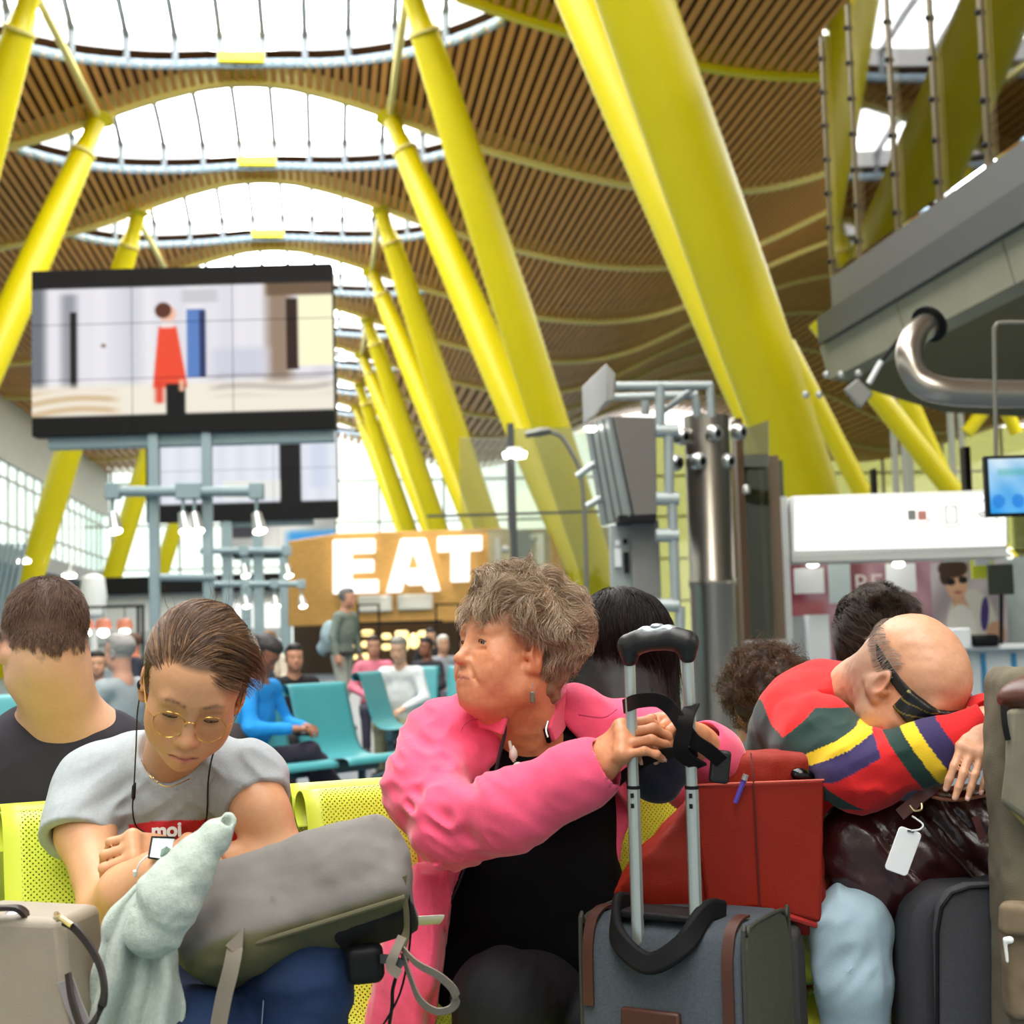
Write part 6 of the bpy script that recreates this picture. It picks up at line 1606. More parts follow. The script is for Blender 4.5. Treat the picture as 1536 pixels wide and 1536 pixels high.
MB().lathe([(.012, -.004), (.0165, -.002), (.0165, .002), (.012, .004)], tie+np.array([-.006, -.008, -.006]), 16, hy.d((-.4, -.6, .4))).build('hair_tie', mat('dark_hair_tie', (52, 30, 24), .7), hair)
# ---- T-shirt
M_tee = mat('heather_grey_jersey', (170, 176, 178), .9, attr='tint', var=.05, vscale=220, bump=.25, bscale=500)
S = SDF()
S.ell(W(255, 1240, 2.58), (.158, .095, .15), None, .05); S.ell(W(255, 1345, 2.58), (.155, .10, .14), None, .05); S.cap(W(150, 1168, 2.49), W(372, 1168, 2.49), .052, .052, .05); S.cap(W(205, 1140, 2.50), W(312, 1138, 2.50), .045, .045, .05)
S.ell(W(255, 1215, 2.50), (.10, .05, .06), None, .05)
S.custom(lambda P: np.sqrt((((P-W(252, 1096, 2.43))/np.array([.062, .11, .088]))**2).sum(1))*.06-.06, W(252, 1096, 2.43), .15, .005, 's')
# sleeves, hollow, cut at the hem
ra, rb = W(132, 1180, 2.48), W(112, 1268, 2.395)
S.cap(ra, rb, .056, .062, .04)
la, lb = W(375, 1168, 2.48), W(398, 1225, 2.42)
S.cap(la, lb, .055, .055, .04)
axr = nrm(rb-ra); axl = nrm(lb-la)
def hem(P, a, ax, L, r0, r1):
    t = (P-a) @ ax; q = P-a-t[:, None]*ax; rad = np.sqrt((q**2).sum(1))
    return np.maximum(L-t, rad-.09)
S.custom(lambda P: hem(P, ra, axr, np.linalg.norm(rb-ra)*.92, 0, 0), rb, .12, .003, 's'); S.custom(lambda P: hem(P, la, axl, np.linalg.norm(lb-la)*.62, 0, 0), lb, .12, .003, 's')
S.cap(ra+axr*.07, rb+axr*.06, .040, .050, .004, 's'); S.cap(la+axl*.03, lb+axl*.06, .044, .046, .004, 's')
arm = W(172, 1215, 2.47); arm2 = W(360, 1190, 2.47); ctr = W(255, 1200, 2.47)
def teefold(P):
    f = (.5-np.abs(vnoise((P @ rot('Y', -35))*np.array([16, 10, 42]))))*.012*np.exp(-((P-arm)**2).sum(1)/.012)
    g = (.5-np.abs(vnoise((P @ rot('Y', 40))*np.array([14, 10, 46])+2)))*.012*np.exp(-((P-arm2)**2).sum(1)/.012)
    k = (.5-np.abs(vnoise((P)*np.array([38, 10, 12])+5)))*.007*np.exp(-((P-W(330, 1180, 2.48))**2).sum(1)/.008)
    return -(f+g+k)+.002*vnoise(P*24)
S.disp(teefold, 0)
def inpoly(V, y0):
    pass
bx = [W(x, y, 2.46) for x, y in ((197, 1235), (250, 1228), (300, 1229), (360, 1222))]
def teec(V):
    c = np.tile(np.array(srgb((170, 177, 180))), (len(V), 1)); n = vnoise(V*np.array([160, 160, 60]))[:, None]*.05; c = c*(1+n)
    # seam lines and the red print box on the chest
    px = V[:, 0]; zt = np.interp(px, [b[0] for b in bx], [b[2] for b in bx])
    m = (px > bx[0][0]) & (px < bx[3][0]) & (V[:, 2] < zt) & (V[:, 2] > zt-.075) & (V[:, 1] < W(255, 1240, 2.56)[1])
    c[m] = srgb((222, 48, 56))
    dn = np.sqrt((((V-W(252, 1096, 2.43))/np.array([.062, .11, .088]))**2).sum(1)); k = np.exp(-((dn-1.10)/.012)**2)[:, None]*.18; c = c*(1-k)
    return c
te = skin('t_shirt', [(S, .0036)], M_tee, yw, teec)
t_ = text('moi', 255, 1253, 2.40, .032, mat('white_print', (240, 238, 236), .7), te, 'shirt_lettering', .001, 1.1, .0012)
t_.matrix_basis = Matrix.Translation(Vector(W(250, 1246, 2.432))) @ Matrix.Rotation(math.pi/2-.05, 4, 'X') @ Matrix.Rotation(.03, 4, 'Z')
t_.matrix_parent_inverse = Matrix.Identity(4)
# ---- jeans and shoes
M_jean = mat('dark_blue_denim', (18, 42, 80), .85, var=.28, vscale=9, bump=.4, bscale=700)
S = SDF(); S.cap(W(340, 1500, 2.56), W(452, 1470, 2.17), .085, .070, .05); S.cap(W(452, 1470, 2.17), W(455, 1760, 2.16), .072, .05, .03); S.cap(W(200, 1500, 2.56), W(290, 1560, 2.12), .085, .07, .05); S.cap(W(290, 1560, 2.12), W(300, 1790, 2.12), .07, .05, .03); S.ell(W(265, 1450, 2.62), (.16, .12, .09), None, .06)
S.disp(lambda P: .004*vnoise(P*np.array([20, 20, 50]))+.002*vnoise(P*60), 0)
jn = skin('jeans', [(S, .006)], M_jean, yw)
MB().tube([W(395, 1452, 2.118), W(396, 1490, 2.108), W(392, 1545, 2.108)], .0009, 5).build('seam', mat('pale_stitch', (130, 150, 170), .8), jn)
S = SDF()
for x, dd in ((455, 2.16), (300, 2.12)):
    p = W(x, 1750, dd); S.cap((p[0], p[1]+.06, .05), (p[0], p[1]-.12, .035), .042, .036, .03)
S.cut((0, 0, 0), (0, 0, -1)); skin('shoes', [(S, .008)], M_black, yw)
# ---- glasses, earphones, necklace, phone
M_wire = mat('gold_wire', (206, 160, 84), .25, .9)
t = thing('glasses', 'round gold wire glasses low on the nose of the young woman', 'glasses', hy.w((0, .1, -.01)))
for x in (-1, 1):
    c0 = np.array((x*.0315, .0975, -.012)); ring = [hy.w(c0+np.array((.0245*math.cos(a), -.006*abs(math.cos(a))*(1 if x*math.cos(a) > 0 else .2), .0245*math.sin(a)))) for a in np.linspace(0, 2*math.pi, 33)]
    MB().tube(ring, .0009, 6, False).build('rim', M_wire, t)
    MB().add(ring[:-1], [tuple(range(32))]).build('lens', glass('spectacle_lens', (255, 252, 246), .985, fmax=.12), t)
    MB().tube([hy.w(p) for p in spline([np.array((x*.056, .0925, -.004)), np.array((x*.069, .075, .0)), np.array((x*.079, .01, .006)), np.array((x*.079, -.012, .004))], 5)], .0010, 6).build('temple', M_wire, t)
MB().tube([hy.w(p) for p in spline([np.array((-.0085, .098, -.006)), np.array((-.004, .1005, -.001)), np.array((.004, .1005, -.001)), np.array((.0085, .098, -.006))], 4)], .001, 6).build('bridge', M_wire, t)
t = thing('earphones', 'black corded earphones hanging on both sides of the young woman\'s face', 'earphones', W(205, 1200, 2.4))
M_cord = mat('black_cord', (14, 13, 14), .5)
MB().tube(spline([hy.w((.080, .0, -.02)), W(206, 1070, 2.33), W(204, 1120, 2.37), W(201, 1180, 2.40), W(199, 1215, 2.43), W(205, 1240, 2.445), W(224, 1252, 2.44), W(240, 1262, 2.36)], 6), .0013, 6).build('cord', M_cord, t)
MB().tube([W(203, 1174, 2.395), W(201, 1180, 2.395), W(200, 1196, 2.40), W(200, 1200, 2.405)], [.0015, .0035, .0035, .0015], 10).build('inline_control', M_cord, t)
MB().tube(spline([hy.w((-.080, .0, -.03)), W(324, 1120, 2.36), W(313, 1165, 2.42), W(311, 1210, 2.43), W(308, 1232, 2.44), W(290, 1252, 2.42), W(262, 1262, 2.36)], 6), .0013, 6).build('cord', M_cord, t)
S = SDF().ell(hy.w((.081, .001, -.014)), (.007, .007, .009)); soft('earbud', S, .002, M_cord, t)
t = thing('necklace', 'thin gold necklace at the neckline of the grey T-shirt', 'necklace', W(235, 1175, 2.4))
MB().tube(spline([W(212, 1140, 2.43), W(222, 1160, 2.405), W(236, 1174, 2.40), W(255, 1180, 2.40), W(285, 1168, 2.41)], 5), .0008, 5).build('chain', M_wire, t)
for x, y in ((230, 1167), (236, 1173)): MB().lathe([(.0004, .002), (.0022, 0), (.0004, -.002)], W(x, y, 2.398), 8).build('bead', M_gold, t)
t = thing('phone', 'small pale phone with a dark edge held by the young woman', 'phone', W(240, 1275, 2.2))
MB().prism([W(*q) for q in ((228, 1256, 2.235), (262, 1257, 2.235), (254, 1290, 2.195), (223, 1286, 2.195))], (0, .006, -.004)).build('body', mat('pale_phone', (206, 218, 220), .2), t, .001)
MB().tube([W(*q) for q in ((262, 1256.5, 2.234), (228, 1255.5, 2.234), (223, 1286.5, 2.194), (240, 1289, 2.194))], .0016, 6).build('edge', M_black, t)
MB().tube(spline([W(222, 1283, 2.19), W(210, 1294, 2.185), W(205, 1306, 2.185), W(203, 1316, 2.19)], 4), .0012, 6).build('cable', M_white, t)
MB().cyl(W(203, 1306, 2.186), W(203, 1313, 2.188), .0035, 8).build('plug', M_white, t)
for i in range(5): MB().tube([W(241, 1284, 2.196), W(244+i*3, 1270-abs(i-2)*-2, 2.205)], [.001, .0018], 5).build('leaf_print', mat('green_print', (120, 150, 136), .6), t)

# ================================================================== sleeping man in the striped sweater
hb = HF(W(1371, 1027, 2.50), (.42, -.58, -.70), 6, .93)
S = SDF(); build_head(S, hb, male=True, eyes=False, jaw=1.08, fat=.006)
N0 = W(1290, 1050, 2.66)
S.cap(hb.w((0, -.035, -.05)), N0, .054, .052, .04); S.cap(hb.w((0, -.06, -.02)), N0+np.array([0, .03, .02]), .05, .05, .04)
S.disp(lambda P: .001*vnoise(P*70), 0)
wr = W(1480, 1086, 2.38)
Sh = SDF(); Sh.cap(W(1458, 1087, 2.39), wr, .024, .025, .02)
tB = hand_parts(Sh, wr, W(1462, 1136, 2.33)-wr, (-.05, -.75, .62), 1, ((16, 20, 10), (14, 18, 8), (14, 16, 8), (18, 20, 10)), (20, 25, 20), .80, 1.5, tspread=10, tpalm=55)
Sh.disp(lambda P: .0008*vnoise(P*110), 0)
wl = W(1502, 1070, 2.43)
Sl = SDF(); Sl.cap(W(1470, 1074, 2.44), wl, .026, .024, .02); hand_parts(Sl, wl, (1, -.1, .05), (0, -.3, 1), 1, ((20, 30, 20),)*4, (25, 25, 20), .95, 5)
Sb = SDF(); Sb.cap(W(1200, 1350, 3.0), W(1250, 1110, 2.84), .11, .09, .05); Sb.cap(W(1190, 1420, 2.9), W(1285, 1375, 2.46), .05, .04, .03)
def hm(q): return np.clip((.012-q[:, 1])/.03, 0, 1)*np.clip((.052-q[:, 2])/.03, 0, 1)*np.clip((q[:, 2]+.1)/.03, 0, 1)*.55
def colb(V):
    c = skin_color(V, hb, (206, 150, 116), blush=.6, age=.7, brow_a=0, scalp=(140, 120, 104), hairmask=hm)
    return c
bm_ = skin('person', [(S, .0026), (Sh, .0026), (Sl, .003), (Sb, .014)], M_skin, None, colb)
person('bald man in a striped sweater asleep face down on his folded arms', bm_)
nails(tB, bm_, M_nail, .8)
M_grey = hair_mat('grey_fringe', ((110, 96, 84), (150, 138, 126), (186, 178, 168)), .5)
P = grow(hb, 2600, lambda q: (q[:, 1] < .0) & (q[:, 2] < .055) & (q[:, 2] > -.07) & ~((np.abs(q[:, 0]) > .05) & (q[:, 1] > -.035) & (q[:, 2] < .0)), lambda q, n: np.stack([0*q[:, 0], -.5+0*q[:, 0], -.8+0*q[:, 0]], 1)+.5*np.stack([vnoise(q*40), vnoise(q*40+3), vnoise(q*40+6)], 1), .018, (0, -.02, .034), (.077, .099, .083), 5, .35, .1, 20, 20, .003)
strands('hair', P, .00026, .00012, M_grey, bm_)
# ---- sleep mask
t = thing('sleep_mask', 'black sleep mask with gold scratches and a wide strap on the bald man', 'sleep mask', hb.w((0, .09, 0)))
Sm = SDF(); build_head(Sm, hb, male=True, eyes=False, jaw=1.08, fat=.006); Sm.disp(lambda P: np.full(len(P), -.0075), 0)
def mreg(P):
    q = hb.l(P); x = np.abs(q[:, 0]); top = .031-.010*np.clip(x/.08, 0, 1); bot = -.042+.020*np.clip((x-.03)/.05, 0, 1)+.018*np.exp(-(x/.012)**2)
    return np.maximum(np.maximum(q[:, 2]-top, bot-q[:, 2]), .035-q[:, 1])
Sm.custom(mreg, hb.w((0, .06, 0)), 50, .004, 'i')
def mcol(V):
    q = hb.l(V); c = np.tile(np.array(srgb((12, 11, 12))), (len(V), 1))
    s = q[:, 0]*.8+q[:, 2]; k = ((np.sin(s*420+vnoise(V*30)*2) > .93) & (vnoise(V*np.array([40, 40, 40])) > .05))[:, None]
    return np.where(k, np.array(srgb((128, 110, 48)))*.8, c)
skin('eye_pad', [(Sm, .0022)], mat('satin_black', (12, 11, 12), .35, attr='tint'), t, mcol)
Sm = SDF(); hb.e(Sm, (0, -.018, .035), (.0775, .1005, .0855)); hb.e(Sm, (0, .026, .03), (.066, .066, .063), .03); hb.e(Sm, (0, .028, -.02), (.0665, .06, .07), .03)
def sreg(P):
    q = hb.l(P); mid = .012+.12*np.clip(.03-q[:, 1], 0, .2)*.55
    return np.maximum(np.abs(q[:, 2]-mid)-.0112, q[:, 1]-.05)
Sm.custom(sreg, hb.w((0, 0, 0)), 50, .003, 'i')
skin('strap', [(Sm, .0024)], mat('black_elastic', (16, 14, 14), .7), t)
# ---- striped rugby sweater
M_swt = mat('striped_jersey', (200, 30, 30), .9, attr='tint', bump=.35, bscale=500, sheen=.12)
SA, EL, WR = W(1200, 1085, 2.68), W(1292, 1157, 2.44), W(1482, 1083, 2.385)
S = SDF()
S.cap(W(1150, 1370, 3.02), W(1222, 1125, 2.84), .17, .125, .06); S.cap(W(1200, 1095, 2.76), W(1400, 1075, 2.92), .085, .085, .06); S.cap(W(1230, 1060, 2.78), N0+np.array([-.0, .03, -.01]), .085, .074, .05)
S.chain([SA, W(1240, 1120, 2.55), EL], [.080, .072, .064], .05); S.chain([EL, W(1390, 1130, 2.40), WR], [.055, .045, .034], .03)
S.chain([W(1400, 1080, 2.86), W(1350, 1120, 2.62), W(1478, 1072, 2.45)], [.075, .05, .034], .04)
S.cap(hb.w((0, -.05, -.06)), N0+np.array([.02, 0, .01]), .066, .072, .004, 's') if False else None
ax2 = nrm(WR-W(1390, 1130, 2.40))
S.custom(lambda P: np.maximum(((WR-P) @ ax2)*1.0, np.sqrt(((P-WR)**2).sum(1))-.04), WR, .05, .003, 's')
ne = nrm(hb.w((0, -.04, -.03))-N0)
S.custom(lambda P: np.maximum(.030-(P-N0) @ ne, np.sqrt((((P-N0)-((P-N0) @ ne)[:, None]*ne)**2).sum(1))-.088), N0+ne*.1, .16, .004, 's')
def swf(P):
    a = np.exp(-((P-EL)**2).sum(1)/.010)
    return -(.5-np.abs(vnoise((P @ rot('Y', -30))*np.array([26, 14, 40]))))*.010*a+.002*vnoise(P*26)-(.5-np.abs(vnoise(P*np.array([30, 10, 30])+4)))*.004
S.disp(swf, 0)
RED, GRN, YEL, NVY = [np.array(srgb(c)) for c in ((206, 22, 24), (22, 52, 46), (230, 190, 32), (50, 38, 84))]
def segt(P, a, b):
    ab = b-a; L = np.linalg.norm(ab); t = (P-a) @ ab/L; tc = np.clip(t, 0, L); q = P-a-np.outer(tc, ab/L); return t, np.sqrt((q**2).sum(1))
def swc(V):
    t1, d1 = segt(V, SA, EL); t2, d2 = segt(V, EL, WR); tl_, dl = segt(V, W(1350, 1120, 2.62), W(1478, 1072, 2.45))
    dB = np.sqrt(((V-N0)[:, [0, 2]]**2).sum(1))
    def bands(t, th): 
        i = np.searchsorted(np.array(th), t); return i
    c = np.empty((len(V), 3))
    cols = np.stack([RED, GRN, YEL, NVY, RED])
    body = cols[np.searchsorted(np.array([.172, .208, .232, .275]), dB)]
    up = np.stack([GRN, GRN, YEL, NVY, RED])[np.searchsorted(np.array([-.3, .055, .080, .112]), t1+.10*(V[:, 2]-(SA+(EL-SA)*.4)[2]))]
    t2s = t2+.25*(V[:, 2]-(EL+(WR-EL)*.5)[2])
    fo = np.stack([RED, GRN, YEL, NVY, RED])[np.searchsorted(np.array([.066, .096, .122, .158]), t2s)]
    S0 = W(1200, 1070, 2.6); dx, dz = V[:, 0]-S0[0], S0[2]-V[:, 2]
    tt = dx*.49+dz*.87; ss = dx*.87-dz*.49
    up = np.stack([GRN, YEL, NVY, RED])[np.searchsorted(np.array([.043, .061, .094]), tt)]
    seam = np.interp(ss, (-.08, -.05, .016, .064, .074, .1), (.02, .007, -.007, .02, .055, .2))
    c = body.copy(); ms = (tt > seam) & (V[:, 1] < W(1200, 1088, 2.84)[1]) & (V[:, 2] > W(0, 1200, 2.5)[2]); c[ms] = up[ms]; m1 = np.zeros(len(V), bool); _unused = (d1 < .10) & (t1 > -.02-.25*(V[:, 0]-SA[0]).clip(-1, 0)) & (V[:, 1] < W(1200, 1088, 2.80)[1]); c[m1] = up[m1]
    m2 = (d2 < .075) & (t2 > .045); c[m2] = fo[m2]
    m3 = (dl < .06) & (dl < d2-.02); c[m3] = RED
    c[(V[:, 0] < W(1255, 1100, 2.7)[0]) & (V[:, 2] < W(0, 1240, 2.5)[2])] = RED
    return c
skin('sweater', [(S, .0028)], M_swt, bm_, swc)
MB().tube([p for p in spline([WR+ax2*.004+.0285*(np.array([0, 0, 1])*math.cos(a)+nrm(np.cross(ax2, [0, 0, 1]))*math.sin(a)) for a in np.linspace(0, 6.28, 12)], 2)], .004, 8).build('watch_strap', mat('black_watch_strap', (18, 15, 14), .5), bm_)
# ---- light jeans
M_lj = mat('light_wash_denim', (160, 184, 196), .85, var=.10, vscale=14, bump=.35, bscale=700)
S = SDF(); S.cap(W(1190, 1420, 2.95), W(1276, 1392, 2.47), .075, .062, .04); S.chain([W(1276, 1388, 2.46), W(1280, 1470, 2.44), W(1292, 1760, 2.44)], [.063, .056, .052], .03); S.cap(W(1260, 1420, 2.98), W(1400, 1420, 2.62), .08, .06, .04); S.cap(W(1400, 1420, 2.62), W(1400, 1740, 2.62), .06, .05, .03)
kc = W(1250, 1370, 2.44)
S.disp(lambda P: -(.5-np.abs(vnoise((P @ rot('Y', 40))*np.array([40, 16, 14]))))*.014*np.exp(-((P-kc)**2).sum(1)/.012)-(.5-np.abs(vnoise(P*np.array([34, 34, 5]))))*.005, 0)
skin('jeans', [(S, .005)], M_lj, bm_)
S = SDF()
for x, dd in ((1290, 2.44), (1400, 2.62)):
    p = W(x, 1750, dd); S.cap((p[0], p[1]+.06, .05), (p[0], p[1]-.12, .035), .042, .036, .03)
S.cut((0, 0, 0), (0, 0, -1)); skin('shoes', [(S, .008)], M_black, bm_)
# ================================================================== people with their backs to us, just behind the bench
# short-haired man, left
hm_ = HF(W(66, 962, 2.92), (-.42, .86, -.22), -4, 1.0)
S = SDF(); build_head(S, hm_, male=True, jaw=1.05); S.cap(hm_.w((0, -.03, -.05)), W(98, 1085, 2.98), .058, .068, .04); S.cap(hm_.w((0, -.055, -.03)), W(104, 1080, 2.96), .05, .06, .04); S.cap(W(40, 1105, 2.98), W(160, 1105, 2.98), .045, .045, .06)
Sb = SDF(); Sb.cap(W(90, 1300, 3.02), W(95, 1170, 3.0), .12, .10, .05)
def hmk(q): return np.clip((.045-q[:, 1])/.03, 0, 1)*np.clip((q[:, 2]+.064-.5*np.clip(np.abs(q[:, 0])-.012, 0, 1)+.012*vnoise(q*120))/.03, 0, 1)
mb_ = skin('person', [(S, .003), (Sb, .014)], M_skin, None, lambda V: skin_color(V, hm_, (222, 172, 144), blush=.5, scalp=(92, 66, 50), hairmask=hmk, brow_a=0))
person('man with cropped brown hair seen from behind in a dark T-shirt, far left', mb_)
P = grow(hm_, 9000, lambda q: (hmk(q) > .3) & ~((np.abs(q[:, 0]) > .058) & (q[:, 1] > -.035) & (q[:, 2] < .02)), lambda q, n: np.stack([.2*q[:, 0]*10, -.3+0*q[:, 0], -.9+0*q[:, 0]], 1)+.5*np.stack([vnoise(q*40), vnoise(q*40+3), vnoise(q*40+6)], 1), lambda q: .010+.016*np.clip((q[:, 2]-.0)/.1, 0, 1), (0, -.018, .035), (.0755, .0985, .0835), 5, .9, .1, 30, 30, .002)
Pn = grow(hm_, 5000, lambda q: (q[:, 1] < -.03) & (hmk(q) > .45) & (q[:, 2] < .022), lambda q, n: np.stack([0*q[:, 0], -.2+0*q[:, 0], -1+0*q[:, 0]], 1)+.4*np.stack([vnoise(q*40), vnoise(q*40+3), vnoise(q*40+6)], 1), .008, (0, -.046, -.02), (.066, .068, .07), 4, .7, .1, 30, 30, .002)
P = np.concatenate([P[:, :5], Pn])
strands('hair', P, .00028, .00014, hair_mat('cropped_brown_hair', ((62, 42, 30), (96, 68, 50), (130, 98, 76))), mb_)
S = SDF(); S.cap(W(45, 1118, 2.99), W(165, 1122, 2.99), .072, .068, .05); S.cap(W(-70, 1190, 3.0), W(60, 1135, 3.0), .075, .085, .06); S.cap(W(235, 1190, 3.0), W(150, 1135, 3.0), .065, .075, .06); S.cap(W(90, 1360, 3.05), W(95, 1190, 3.02), .17, .15, .06)
S.custom(lambda P: np.sqrt((((P-W(112, 1032, 2.96))/np.array([.088, .12, .038]))**2).sum(1))*.03-.03, W(112, 1032, 2.96), .13, .005, 's')
S.disp(lambda P: -(.5-np.abs(vnoise((P @ rot('Y', -25))*np.array([9, 9, 30]))))*.006+.002*vnoise(P*30), 0)
skin('t_shirt', [(S, .006)], mat('charcoal_navy_jersey', (44, 40, 50), .9, bump=.2, bscale=400), mb_)
MB().tube([hm_.w(p) for p in ((-.079, -.012, .008), (-.079, .02, .008), (-.07, .08, .004))], .0016, 6).build('glasses_temple', M_black, mb_)
# woman with long black hair
hk = HF(W(938, 986, 3.12), (.25, .96, -.05), 3, 1.0)
S = SDF(); build_head(S, hk, eyes=False); S.cap(hk.w((0, -.03, -.06)), W(940, 1120, 3.12), .05, .06, .04); Sb = SDF(); Sb.cap(W(945, 1300, 3.15), W(945, 1170, 3.15), .13, .11, .05)
kb = skin('person', [(S, .006), (Sb, .014)], M_skin, None, lambda V: skin_color(V, hk, (200, 150, 120)))
person('woman with long black hair seen from behind, beside the woman in pink', kb)
S = SDF(); hk.e(S, (0, -.02, .045), (.090, .112, .095)); S.cap(hk.w((0, -.06, 0)), W(932, 1090, 3.03), .085, .10, .05); S.cap(W(975, 1000, 3.06), W(985, 1110, 3.04), .05, .045, .05); S.cap(W(895, 1000, 3.06), W(888, 1090, 3.04), .05, .05, .05)
S.disp(lambda P: .004*vnoise(P*np.array([70, 70, 8]))+.004*vnoise(P*14), 0)
hr = skin('hair', [(S, .005)], mat('black_hair_mass', (14, 10, 11), .5), kb)
P = grow(hk, 7000, lambda q: (q[:, 2] > -.03) & (q[:, 1] < .07), lambda q, n: np.stack([.6*q[:, 0]*8, -.5*np.clip(q[:, 2]*12, 0, 1), -1+0*q[:, 0]], 1)+.3*np.stack([vnoise(q*16), vnoise(q*16+3), vnoise(q*16+6)], 1), .17, (0, -.024, .042), (.092, .114, .097), 12, .15, .12, 9, 16, .010)
strands('hair_strands', P, .0004, .0002, hair_mat('black_hair', ((12, 8, 9), (22, 15, 15), (40, 28, 26)), .3), hr)
S = SDF(); S.cap(W(860, 1150, 3.16), W(1030, 1150, 3.16), .07, .07, .05); S.cap(W(945, 1350, 3.2), W(945, 1190, 3.18), .17, .14, .06); skin('jacket', [(S, .01)], mat('black_jacket', (18, 16, 18), .8), kb)
# brown-haired man facing the kiosk
hn = HF(W(1328, 972, 3.2), (.62, .78, .0), 6, .98)
S = SDF(); build_head(S, hn, male=True, eyes=False); S.cap(hn.w((0, -.03, -.06)), W(1310, 1080, 3.24), .056, .066, .04); Sb = SDF(); Sb.cap(W(1300, 1300, 3.3), W(1300, 1150, 3.28), .13, .11, .05)
def hnk(q): return np.clip((.05-q[:, 1])/.02, 0, 1)*np.clip((q[:, 2]+.055)/.02, 0, 1)
nb_ = skin('person', [(S, .004), (Sb, .014)], M_skin, None, lambda V: skin_color(V, hn, (214, 160, 126), scalp=(48, 32, 22), hairmask=hnk, brow_a=0))
person('man with thick dark brown hair looking towards the kiosk, behind the bald man', nb_)
S = SDF(); hn.e(S, (0, -.024, .045), (.083, .105, .085)); hn.e(S, (0, -.07, -.02), (.066, .045, .07), .03); hn.e(S, (0, .09, -.03), (.09, .055, .1), .01, 's')
for x in (-1, 1): hn.e(S, (x*.085, .03, -.04), (.03, .06, .05), .01, 's')
S.disp(lambda P: .003*vnoise(P*np.array([60, 60, 20])), 0); hr = skin('hair', [(S, .004)], mat('brown_hair_mass', (40, 28, 20), .5), nb_)
P = grow(hn, 8000, lambda q: (q[:, 2] > -.06) & (hnk(q) > .5) & ~((np.abs(q[:, 0]) > .05) & (q[:, 1] > -.02) & (q[:, 2] < .01)), lambda q, n: np.stack([.5+0*q[:, 0]-.9*np.clip(-q[:, 2]*20+.6, 0, 1), -.5+0*q[:, 0], -.9+1.0*np.clip(q[:, 2]*12, 0, 1)], 1)+.35*np.stack([vnoise(q*22), vnoise(q*22+3), vnoise(q*22+6)], 1), .055, (0, -.022, .042), (.083, .105, .086), 9, .35, .15, 12, 18, .008)
strands('hair_strands', P, .00034, .00016, hair_mat('dark_brown_hair', ((30, 20, 14), (52, 36, 24), (92, 70, 46)), .32), hr)
S = SDF(); S.cap(W(1230, 1115, 3.3), W(1390, 1110, 3.3), .075, .075, .05); S.cap(W(1300, 1350, 3.34), W(1305, 1160, 3.3), .17, .14, .06); S.cap(W(1290, 1050, 3.26), W(1330, 1050, 3.22), .06, .06, .04); skin('jacket', [(S, .01)], mat('dark_navy_jacket', (24, 26, 46), .8), nb_)
# curly-haired person behind the sweater
hc_ = HF(W(1152, 1055, 3.4), (-.2, .97, -.1), 0, .95)
S = SDF(); build_head(S, hc_, eyes=False); S.cap(hc_.w((0, -.03, -.06)), W(1150, 1180, 3.4), .05, .06, .04); Sb = SDF(); Sb.cap(W(1150, 1350, 3.45), W(1150, 1220, 3.42), .13, .11, .05)
cb = skin('person', [(S, .006), (Sb, .014)], M_skin, None, lambda V: skin_color(V, hc_, (200, 150, 120)))
person('person with curly brown hair half hidden behind the striped sweater', cb)
S = SDF(); hc_.e(S, (0, -.02, .03), (.092, .108, .095)); S.disp(lambda P: .012*vnoise(P*45), 0); hr = skin('hair', [(S, .005)], mat('curly_hair_mass', (52, 34, 22), .6), cb)
P = grow(hc_, 4500, lambda q: q[:, 2] > -.06, lambda q, n: np.stack([vnoise(q*30), vnoise(q*30+3), vnoise(q*30+6)], 1)+.2*n, .06, (0, -.02, .03), (.09, .106, .093), 12, .6, .9, 26, 40, .012)
strands('hair_strands', P, .0004, .0002, hair_mat('curly_brown', ((40, 24, 14), (74, 48, 28), (120, 84, 52)), .4), hr)
S = SDF(); S.cap(W(1080, 1215, 3.44), W(1220, 1215, 3.44), .07, .07, .05); S.cap(W(1150, 1400, 3.48), W(1150, 1250, 3.45), .16, .14, .06); skin('jacket', [(S, .012)], mat('dark_navy_jacket', (24, 26, 46)), cb)

# ================================================================== teal benches and travellers farther off
def teal_bench(label, org, ang, n, first, pitch=.55):
    return bench(label, org, ang, n, first, M_teal, M_teald, pitch, 'teal benches')
TA = math.radians(50)
o1 = W(430, 1026, 8.9); tb1 = teal_bench('teal bench where the man in the bright blue sweater sits', np.array([o1[0], o1[1], 0]), TA, 2, -1)
o2 = W(536, 1012, 11.4); tb2 = teal_bench('small teal seat left of the man in the white shirt', np.array([o2[0], o2[1], 0]), math.radians(74), 1, 0)
o3 = W(578, 1012, 12.9); tb3 = teal_bench('teal bench facing us under the man in the white shirt', np.array([o3[0], o3[1], 0]), math.radians(-8), 3, 0)
o4 = W(-260, 1034, 8.2); tb4 = teal_bench('teal bench cut by the left edge behind the man with cropped hair', np.array([o4[0], o4[1], 0]), math.radians(20), 3, 0)

